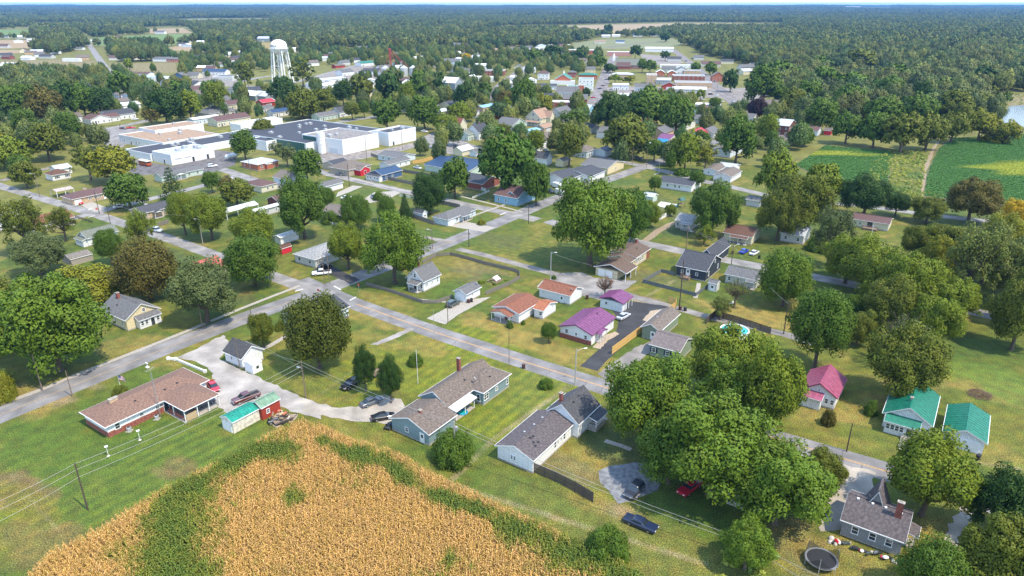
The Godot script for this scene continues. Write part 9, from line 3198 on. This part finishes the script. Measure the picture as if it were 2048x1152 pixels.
func part_of_town_4()->void:
	tree("spread",-140.6,-194.3,8,12.2,"silver","l40")
	tree("loose",-154.7,-211.2,8.8,20.4,"olive","l40")
	tree("loose",-151.5,-225.4,5.2,12.9,"olive","l39")
	tree("round",-73.2,-184.7,7.6,15,"green","r41")
	tree("loose",-121,-216.1,5.2,14.2,"lime","f38")
	tree("conifer",-137.6,-276.2,6.2,15.4,"dark","f37")
	tree("round",-149.5,-265.1,8,14.3,"green","bl38")
	tree("oval",-236.2,-354.6,10.1,19.1,"olive","b36")
	tree("round",-243.1,-336.1,9.7,15,"lime","l36")
	tree("oval",-226.7,-318.3,5.3,10.4,"green","l36")
	tree("spread",-211.7,-298.6,6.9,11.9,"olive","l36")
	tree("loose",-192.2,-313.4,8.1,16.4,"olive","r36")
	tree("spread",-178.7,-307.7,12,17,"yellow","br35")
	tree("oval",-278.6,-404,7.1,19.7,"green","b36")
	tree("oval",-252.3,-400.9,7.4,18.5,"green","l29")
	tree("spread",-306.6,-467.9,12.4,25.5,"brown","l29")
	tree("round",-334.2,-476.2,11,25.3,"green","fl13")
	tree("oval",-328.9,-484.7,9.5,25.4,"green","f13")
	tree("round",-306.6,-489.1,10.6,25.3,"dark","l29")
	tree("spread",-296.3,-493.6,11,24.2,"green","bl29")
	tree("oval",-287.3,-498.1,10.1,21.7,"dark","b29")
	tree("oval",-314.9,-577,9.6,25.5,"green","b29")
	tree("round",-286.9,-397.9,6.8,11.8,"olive","bl36")
	tree("loose",-322.9,-444.6,6.3,17.2,"blue","fl13")
	tree("spread",-254.1,-345.2,8.7,14.8,"yellow","l36")
	tree("loose",-232.1,-456,6.7,13.9,"brown","bl1")
	tree("spread",-227.9,-467.9,12.4,25.5,"dark","b1")
	tree("spread",-218.3,-482.6,9.8,20.8,"lime","l28")
	tree("oval",-210.6,-507.4,8.1,24.1,"lime","b28")
	tree("oval",-251.8,-595.7,7,16,"green","bl28")
	tree("round",-284.1,-612.2,8.5,14.4,"green","bl28")
	tree("column",-249.2,-675.4,8.8,25.9,"olive","fl0")
	tree("column",-200,-692.1,10.9,26.5,"olive","fr0")
	tree("spread",-172.7,-542.8,12.1,24.1,"dark","b4")
	tree("round",-143.8,-489.1,11.3,20.7,"olive","br4")
	tree("spread",-134.7,-512.2,10.4,18.8,"olive","br4")
	tree("oval",-130.3,-553.8,8.1,20.9,"dark","l5")
	tree("spread",-119,-571,11.5,23.7,"olive","fl5")
	tree("round",-94.9,-565.2,11.4,26.5,"dark","f5")
	tree("oval",-79.5,-542.8,7.2,20.2,"lime","f5")
	tree("oval",-110,-489.1,6.2,12.4,"olive","b3")
	tree("oval",-103.5,-498.1,4.5,12.3,"green","b3")
	tree("spread",-78.5,-444.6,10,21.1,"green","br3")
	tree("round",-55.3,-448.3,10.4,21.6,"green","l27")
	tree("spread",-41.3,-433.8,8.6,12.7,"lime","l27")
	tree("spread",-35.1,-532.2,10,21.6,"dark","fr6")
	tree("column",-22.4,-595.7,7.4,16,"green","r6")
	tree("round",-4.5,-537.5,8.2,14.6,"brown","br26")
	tree("spread",-33.8,-459.9,9.4,16.2,"lime","b27")
	tree("loose",-61.1,-608.9,7.2,21.6,"dark","l6")
	tree("spread",-75.7,-583.1,9.7,25,"green","l6")
	tree("conifer",-39.3,-709.6,4.4,27.1,"dark","br6")
	tree("round",8.8,-522,9.4,24,"green","b17")
	tree("spread",22.5,-507.4,8.2,15.9,"yellow","b17")
	tree("round",-8.3,-489.1,7.9,12.1,"blue","r26")
	tree("spread",-1.9,-284.9,13.2,27.3,"deep","b31")
	tree("round",9.6,-269.4,5.7,18.4,"green","r31")
	tree("spread",-23.6,-281.7,7.6,17.3,"green","f30")
	tree("round",-31.4,-258.1,6.6,15.9,"dark","bl46")
	tree("conifer",-39.7,-250.1,3.3,10.7,"dark","l46")
	tree("round",-46,-247.6,3.7,9.7,"green","f32")
	tree("round",-55.8,-239,5.7,12.5,"green","br45")
	tree("shrub",-54.8,-278.6,2.5,4.2,"green","f32")
	tree("spread",-33.8,-187,9.3,20.9,"fresh","bl47")
	tree("spread",-49.7,-198.5,6.5,14.3,"lime","r45")
	tree("oval",-89.7,-302.1,7.2,16.8,"green","l33")
	tree("spread",-70.9,-227.6,9.4,22.2,"green","b45")
	tree("oval",-136,-354.6,7.1,15.7,"green","bl34")
	tree("loose",-110.6,-340.6,6.6,11.8,"silver","r34")
	tree("spread",-149.7,-423.4,7.2,11.2,"olive","l4")
	tree("loose",-125.4,-369.8,4.5,7.4,"silver","br34")
	tree("oval",-113.6,-232,5.2,15.3,"lime","r38")
	tree("spread",-102.2,-226.5,7.2,16.1,"lime","fl70")
	tree("spread",-108.8,-268,7.7,11.3,"olive","b70")
	tree("spread",-82.7,-213.1,7.7,14.7,"lime","f70")
	tree("oval",-127.4,-289.9,4,9.5,"green","r37")
	tree("shrub",-126.3,-302.1,4,4.9,"brown","b70")
	tree("oval",-72.1,-263.6,3.3,9.2,"green","f33")
	tree("shrub",-66.9,-246.3,3.7,4.9,"green","b45")
	tree("spread",24.1,-202,13.4,27.9,"fresh","f15")
	tree("spread",38.4,-223.3,8.6,19.6,"deep","r15")
	tree("spread",49.1,-241.4,4.7,9.6,"lime","b16")
	tree("spread",58.9,-433.8,11,24.5,"dark","l18")
	tree("spread",88.5,-456,16.6,25,"green","b18")
	tree("round",101.1,-433.8,11,22.2,"green","bl19")
	tree("spread",59.4,-362.1,13.4,22.5,"olive","fl18")
	tree("oval",28.1,-340.6,7.3,21.4,"olive","l67")
	tree("loose",36.6,-437.3,10.2,15.8,"green","r17")
	tree("oval",72.1,-352.2,5.8,11.6,"green","f18")
	tree("spread",81.8,-327.5,7.5,20.2,"lime","f19")
	tree("loose",91.8,-329.6,6.9,13.3,"yellow","l65")
	tree("oval",101.2,-375.1,5.4,12.2,"green","f19")
	tree("spread",111.9,-347.5,10.1,24.6,"green","r19")
	tree("oval",142.5,-392,6.1,18.7,"lime","l20")
	tree("round",168.6,-489.1,7.5,14.8,"purple","f10")
	tree("spread",193.1,-553.8,16.1,31.1,"green","b10")
	tree("round",197.4,-651.7,7.6,20.8,"dark","r22")
	tree("spread",196.8,-502.7,10.5,20.5,"olive","r10")
	tree("oval",152.3,-537.5,4.9,9.5,"green","fr21")
	tree("oval",154.7,-589.4,4.5,9.6,"lime","r21")
	tree("spread",162.6,-394.9,7.9,12.8,"green","r20")
	tree("shrub",25.5,-274.7,4.4,9.3,"red","bl15")
	tree("spread",97.4,-228.7,11.1,23.6,"olive","r61")
	tree("spread",104.8,-272.4,8.5,22.1,"lime","r65")
	tree("spread",121.5,-266.5,9,17.9,"lime","fl11")
	tree("spread",89.9,-225.4,7.7,19.1,"olive","r66")
	tree("spread",69.4,-232,9.4,18.8,"green","r66")
	tree("loose",64.2,-221.2,4,7,"lime","fr66")
	tree("loose",97,-201.1,7.2,20.2,"silver","l62")
	tree("spread",131.8,-252.7,10,16.4,"dark","b62")
	tree("oval",145.4,-255.4,4.9,9.3,"dark","br62")
	tree("spread",96.7,-178.1,8.6,16.9,"lime","l63")
	tree("spread",98.3,-160.2,7.9,18.9,"lime","f63")
	tree("spread",105.6,-156.9,7.1,13.9,"lime","f63")
	tree("spread",168.4,-247.6,10.4,16.7,"brown","f12")
	tree("spread",152.2,-246.3,6.6,10.2,"olive","r62")
	tree("spread",169.5,-223.3,7.8,15.2,"gold","f12")
	tree("loose",121.5,-171.9,8.9,23.7,"pale","r63")
	tree("spread",132.1,-171.2,7.6,18.8,"pale","r63")
	tree("spread",116.4,-145.1,6.3,18,"olive","r63")
	tree("spread",126.8,-206.5,5.5,12.1,"olive","b63")
	tree("spread",123.5,-189.4,5.8,13.8,"yellow","r63")
	tree("round",114.7,-171.2,4,8.6,"green","fr63")
	tree("oval",86.3,-161.7,3.2,6.9,"green","b64")
	tree("spread",96.2,-187,8,14.8,"lime","l63")
	tree("spread",97.6,-168.6,8.1,16.5,"lime","fl63")
	tree("spread",110.3,-172.6,8,12.6,"lime","br64")
	tree("spread",91.4,-153.5,7.5,14.7,"olive","r64")
	tree("spread",97.9,-146.6,6.6,13.5,"lime","r64")
	tree("spread",111.4,-159.9,5.7,12,"lime","fr63")
	tree("spread",135.5,-187,8,18,"pale","r62")
	tree("spread",134.3,-204.7,7.3,12.7,"olive","r63")
	tree("spread",150.6,-203.8,8,15.8,"yellow","r63")
	tree("spread",139.6,-176,7.7,18.1,"pale","f12")
	tree("spread",127.4,-157.2,6.4,16.6,"olive","r64")
	tree("spread",81.4,-147.6,4.1,9.1,"olive","fr64")
	tree("oval",66.8,-136,6.7,18.9,"green","l64")
	tree("spread",78.1,-123,8.4,16.4,"olive","b57")
	tree("bare",85.6,-136.6,6.1,12.8,"silver","r64")
	tree("round",72.2,-170.5,7.1,15.3,"fresh","r52")
	tree("spread",24.4,-108.6,8.5,18.1,"fresh","r54")
	tree("spread",42.4,-123,8.6,16.7,"lime","r55")
	tree("spread",46.4,-108.9,6.7,19.3,"lime","l56")
	tree("spread",41.3,-113.9,7,14.5,"fresh","l56")
	tree("spread",32.6,-93.3,10.2,18.1,"fresh","br71")
	tree("spread",40.8,-86.6,8.2,14.6,"fresh","l59")
	tree("spread",51.6,-95.2,4.1,7,"olive","bl59")
	tree("spread",26.3,-96.5,6.2,12.8,"green","r54")
	tree("spread",33.3,-77.1,4.1,8.2,"fresh","r71")
	tree("spread",64.7,-88.5,7.3,14.6,"lime","br59")
	tree("spread",73.6,-82.9,5.8,12.2,"dark","r59")
	tree("spread",65.5,-71.5,6.5,13.6,"olive","r59")
	tree("round",56.2,-71.5,4.5,9.3,"green","fr59")
	tree("shrub",14,-79.6,3.4,5.7,"green","f71")
	tree("shrub",-10.5,-102.5,3.9,7.3,"green","f53")
	tree("shrub",-21.6,-138,1.9,3.1,"green","bl53")
	tree("shrub",7.2,-127.9,1.7,2.4,"green","b54")
	tree("oval",8.7,-148.7,2,5.3,"green","l49")
	tree("column",-30.4,-126.3,2.4,10.8,"dark","fr68")
	tree("column",-24.4,-121.8,2.5,10.9,"dark","l53")
	tree("round",-42.6,-136.4,7.2,16.9,"maple","f68")
	tree("spread",-58.3,-146.6,3.3,9,"olive","br44")
	tree("bare",25.4,-176.3,3.1,6.5,"red","f50")
	tree("bare",58.8,-169.2,4.3,8.5,"olive","f52")
	tree("shrub",-80.1,-123.9,1.8,3.2,"olive","bl43")
	tree("shrub",-103.6,-123,3,7.2,"yellow","fl69")
	tree("shrub",60.7,-114.2,1.6,3.6,"brown","f56")
	tree("shrub",-.5,-157.2,1,2.1,"green","fl48")
	tree("shrub",2.8,-159,.6,1.2,"green","f48")
	tree("shrub",12.3,-190.2,.8,1.3,"green","br48")
	tree("shrub",-11.1,-244.4,1.8,2.3,"yellow","r46")
	tree("oval",74.2,-323.4,2.6,11.7,"green","b60")
	tree("shrub",80.1,-323.4,4.7,3.6,"green","b60")
	tree("oval",60.6,-289.9,3,7.3,"green","l60")
	tree("oval",80,-296.8,3.7,8.3,"green","r60")
	tree("spread",60,-255.4,2.6,4.7,"lime","l66")
	tree("loose",80,-147.6,2.3,6.5,"olive","f64")
	tree("shrub",70.5,-117.7,1.4,3.2,"green","l57")
	tree("shrub",-57.4,-155.8,1.2,2.7,"olive","l68")
	tree("loose",53.1,-161.7,3.2,6.9,"pale","f52")
	tree("spread",48.9,-131.1,4.2,9.6,"lime","r55")
	tree("shrub",100.8,-216.1,4.9,5.1,"green","l62")
	tree("spread",190.7,-400.9,9.9,18.5,"green","b11")
	tree("spread",200.8,-389.1,10.8,19.4,"green","br11")
	tree("spread",208.9,-375.1,12,22.1,"olive","r11")
	tree("spread",226.9,-383.4,10.9,20.2,"olive","bl12")
	tree("round",192.7,-440.9,9.9,20.7,"green","r20")
	tree("spread",252.6,-404,10.6,18.1,"olive","b12")
	tree("spread",272.4,-410.3,10.2,18.3,"yellow","l24")
	tree("spread",232.1,-444.6,12.5,22,"green","f25")
	tree("spread",260.2,-456,12.8,21.9,"green","l73")
	tree("oval",300.1,-527.1,8.1,22.8,"dark","fr25")
	tree("spread",289.8,-467.9,13.1,22.4,"olive","l73")
	tree("spread",231.6,-493.6,13.8,23.5,"green","r20")
	tree("spread",214.9,-522,12.7,23.3,"green","br20")
	tree("spread",289.3,-553.8,15.4,23.8,"green","fr25")
	tree("spread",286.8,-608.9,15.6,22,"green","fl25")
	tree("spread",269.8,-629.6,15.2,25.1,"green","l25")
	tree("spread",345.1,-577,15.2,21.7,"green","r25")
	tree("spread",322.8,-489.1,12,16.7,"olive","fl73")
	tree("spread",282.4,-400.9,8,13.5,"yellow","f24")
	tree("shrub",280.6,-407.1,8.7,5.8,"yellow","fl24")
	tree("spread",417.8,-874.1,17.9,25,"olive","bl25")
	tree("spread",354,-835.6,18.3,20.7,"green","br10")
	tree("oval",438.5,-675.4,11.6,21.5,"dark","b73")
	tree("loose",497.2,-757.4,13,14,"red","b73")
	tree("spread",263.3,-709.6,16.1,24.3,"green","b20")
	tree("spread",363,-683.7,16.5,21.7,"green","l24")
	tree("round",141.8,-383.4,4.1,10.3,"green","fl20")
	tree("oval",-60.3,-978.8,8,12.7,"gold","b6")
	tree("oval",176.4,-1050.3,9.3,20.3,"dark","b8")
	tree("round",313.9,-1515.6,12.3,19.3,"dark","r9")
	tree("round",239.4,-1848.6,13.7,25.7,"dark","bl9")
	tree("spread",87,-962.4,12.5,22.4,"dark","l9")
	tree("spread",105.7,-874.1,9,18.3,"green","l8")
	tree("round",112.7,-835.6,8.6,9.9,"dark","l8")
	tree("spread",102.4,-718.7,7.9,10.5,"lime","r7")
	tree("spread",116.3,-718.7,8.4,8.6,"yellow","f8")
	tree("spread",158.6,-835.6,9.7,15.3,"green","r8")
	tree("oval",149.4,-835.6,6.9,16.4,"green","r8")
	tree("round",62.8,-608.9,3.8,9,"dark","l7")
	tree("spread",97.2,-577,6.4,7.8,"dark","r7")
	tree("loose",77.8,-583.1,8.1,10.2,"silver","f7")
	tree("spread",67.6,-931.1,11.4,17,"green","bl7")
	tree("spread",57.1,-1031.5,14,21.3,"dark","bl7")
	tree("spread",30.3,-962.4,11.8,18.7,"green","l7")
	tree("round",210.4,-835.6,6.3,12.1,"green","b22")
	tree("round",221.3,-811.7,7.2,13.9,"green","r22")
	tree("oval",211.9,-1013.4,7.6,14.4,"dark","r8")
	tree("round",30,-622.1,3.4,8.6,"green","b17")
	tree("spread",-88.2,-747.4,4.7,12,"blue","l6")
	tree("spread",293.4,-456,6,11.3,"yellow","fl73")
	tree("loose",-199.2,-493.2,3.6,11.8,"green","b28")
	tree("spread",48.7,-491.3,5.1,12,"lime","r17")
	tree("loose",-4,-507.1,5.4,14.5,"lime","br26")
	tree("round",-146.1,-738.2,3.7,12,"green","l5")
	tree("oval",12.4,-363.5,5.2,14.9,"lime","f17")
	tree("spread",-266.8,-532.6,3.3,11.9,"blue","b1")
	tree("loose",-145.9,-635.4,4.6,13.9,"green","l5")
	tree("spread",343.2,-542.1,6.2,14.9,"dark","l73")
	tree("spread",-187.2,-605.6,5.1,10.5,"olive","b4")
	tree("oval",82.6,-529.7,3.8,13.2,"green","fr7")
	tree("oval",-6.5,-847.5,4.3,13.7,"green","r6")
	tree("round",360.3,-704.7,5.6,16.7,"yellow","r25")
	tree("round",-410.2,-832.8,3.8,11.4,"green","r14")
	tree("oval",-411.6,-580.2,4.2,12.8,"green","fl13")
	tree("loose",-92.8,-595.2,3.5,9.3,"green","f5")
	tree("spread",388.9,-564.6,4.9,11,"green","r73")
	tree("loose",-217.5,-1131.1,5.6,12.4,"green","bl5")
	tree("spread",307.1,-469.6,5.7,17,"silver","fl73")
func part_of_town_5()->void:
	tree("round",-364,-642,3.9,8.2,"lime","b29")
	tree("spread",328,-509.1,5,16.9,"dark","l73")
	tree("round",223.9,-427.2,5.2,13.1,"olive","br11")
	tree("oval",290.2,-805.8,5.2,12.2,"olive","b10")
	tree("oval",-5.5,-413.2,6,9.8,"olive","f26")
	tree("spread",400.8,-623,5.1,12.2,"silver","bl73")
	tree("spread",-14.5,-445.8,5.4,12.6,"blue","f26")
	tree("spread",399.4,-597.7,5.6,12,"olive","b73")
	tree("round",-457.7,-871.3,5.7,13.8,"lime","r14")
	tree("oval",-105,-904.7,5.7,12.6,"olive","r5")
	tree("spread",231.5,-515.8,6.6,14.1,"olive","r20")
	tree("spread",-389.6,-565,3.7,13.6,"blue","fl13")
	tree("spread",-255.7,-542.5,5.2,12.8,"dark","b1")
	tree("spread",22.1,-536.7,5.4,9.3,"green","b17")
	tree("spread",-77.9,-1124.8,5.7,10.3,"olive","b6")
	tree("round",318,-467.7,5.1,14,"silver","l24")
	tree("loose",-239.3,-559.8,4.4,10.2,"olive","bl28")
	tree("round",284.7,-450.1,5.5,16.8,"olive","fl73")
	tree("oval",351,-1147.3,5.9,13.3,"green","br22")
	tree("spread",601.1,-937.3,6.8,11.5,"green","b73")
	tree("round",343.6,-822.4,6.7,14.8,"green","l25")
	tree("spread",415.7,-994.2,6.7,16.2,"dark","l25")
	tree("spread",252.1,-692.6,5.8,13.1,"dark","b10")
	tree("spread",283.9,-599.8,5.8,13.1,"olive","f25")
	tree("spread",246,-729.9,5,16.2,"yellow","b10")
	tree("spread",591.1,-874,6.3,15.9,"green","b73")
	tree("spread",499.7,-1156.7,6.2,11.2,"green","l25")
	tree("oval",440.5,-800.2,6.9,12.7,"green","r25")
	tree("round",605.7,-1013.5,4.8,11.8,"pale","bl73")
	tree("round",237.4,-520.5,6.7,14,"olive","fl25")
	tree("oval",318.9,-599,5,13.4,"silver","fr25")
	tree("round",495.3,-805,4.6,13.2,"dark","bl73")
	tree("spread",327.7,-697.1,6.8,13.6,"dark","fl25")
	tree("oval",231.7,-573.8,4.7,15.3,"olive","r10")
	tree("spread",207.7,-553.2,5.9,15.7,"green","r10")
	tree("round",455.3,-764.3,4.7,13.2,"yellow","l73")
	tree("spread",437.3,-1041.4,5.1,13.2,"pale","l25")
	tree("spread",640.5,-1033.9,6.6,15.3,"silver","b73")
	tree("spread",394.9,-901.9,5.8,15.9,"dark","br10")
	tree("spread",261.6,-739.5,4.8,14.3,"silver","b10")
	tree("round",330,-688.7,6,15.4,"dark","fl25")
	tree("oval",265.1,-481.8,5.4,17,"dark","l73")
	tree("spread",653.7,-957.1,5.7,16.5,"silver","b24")
	tree("round",325.1,-479.2,6.8,13.7,"olive","l24")
	tree("round",589.3,-950.5,6,11.2,"olive","b73")
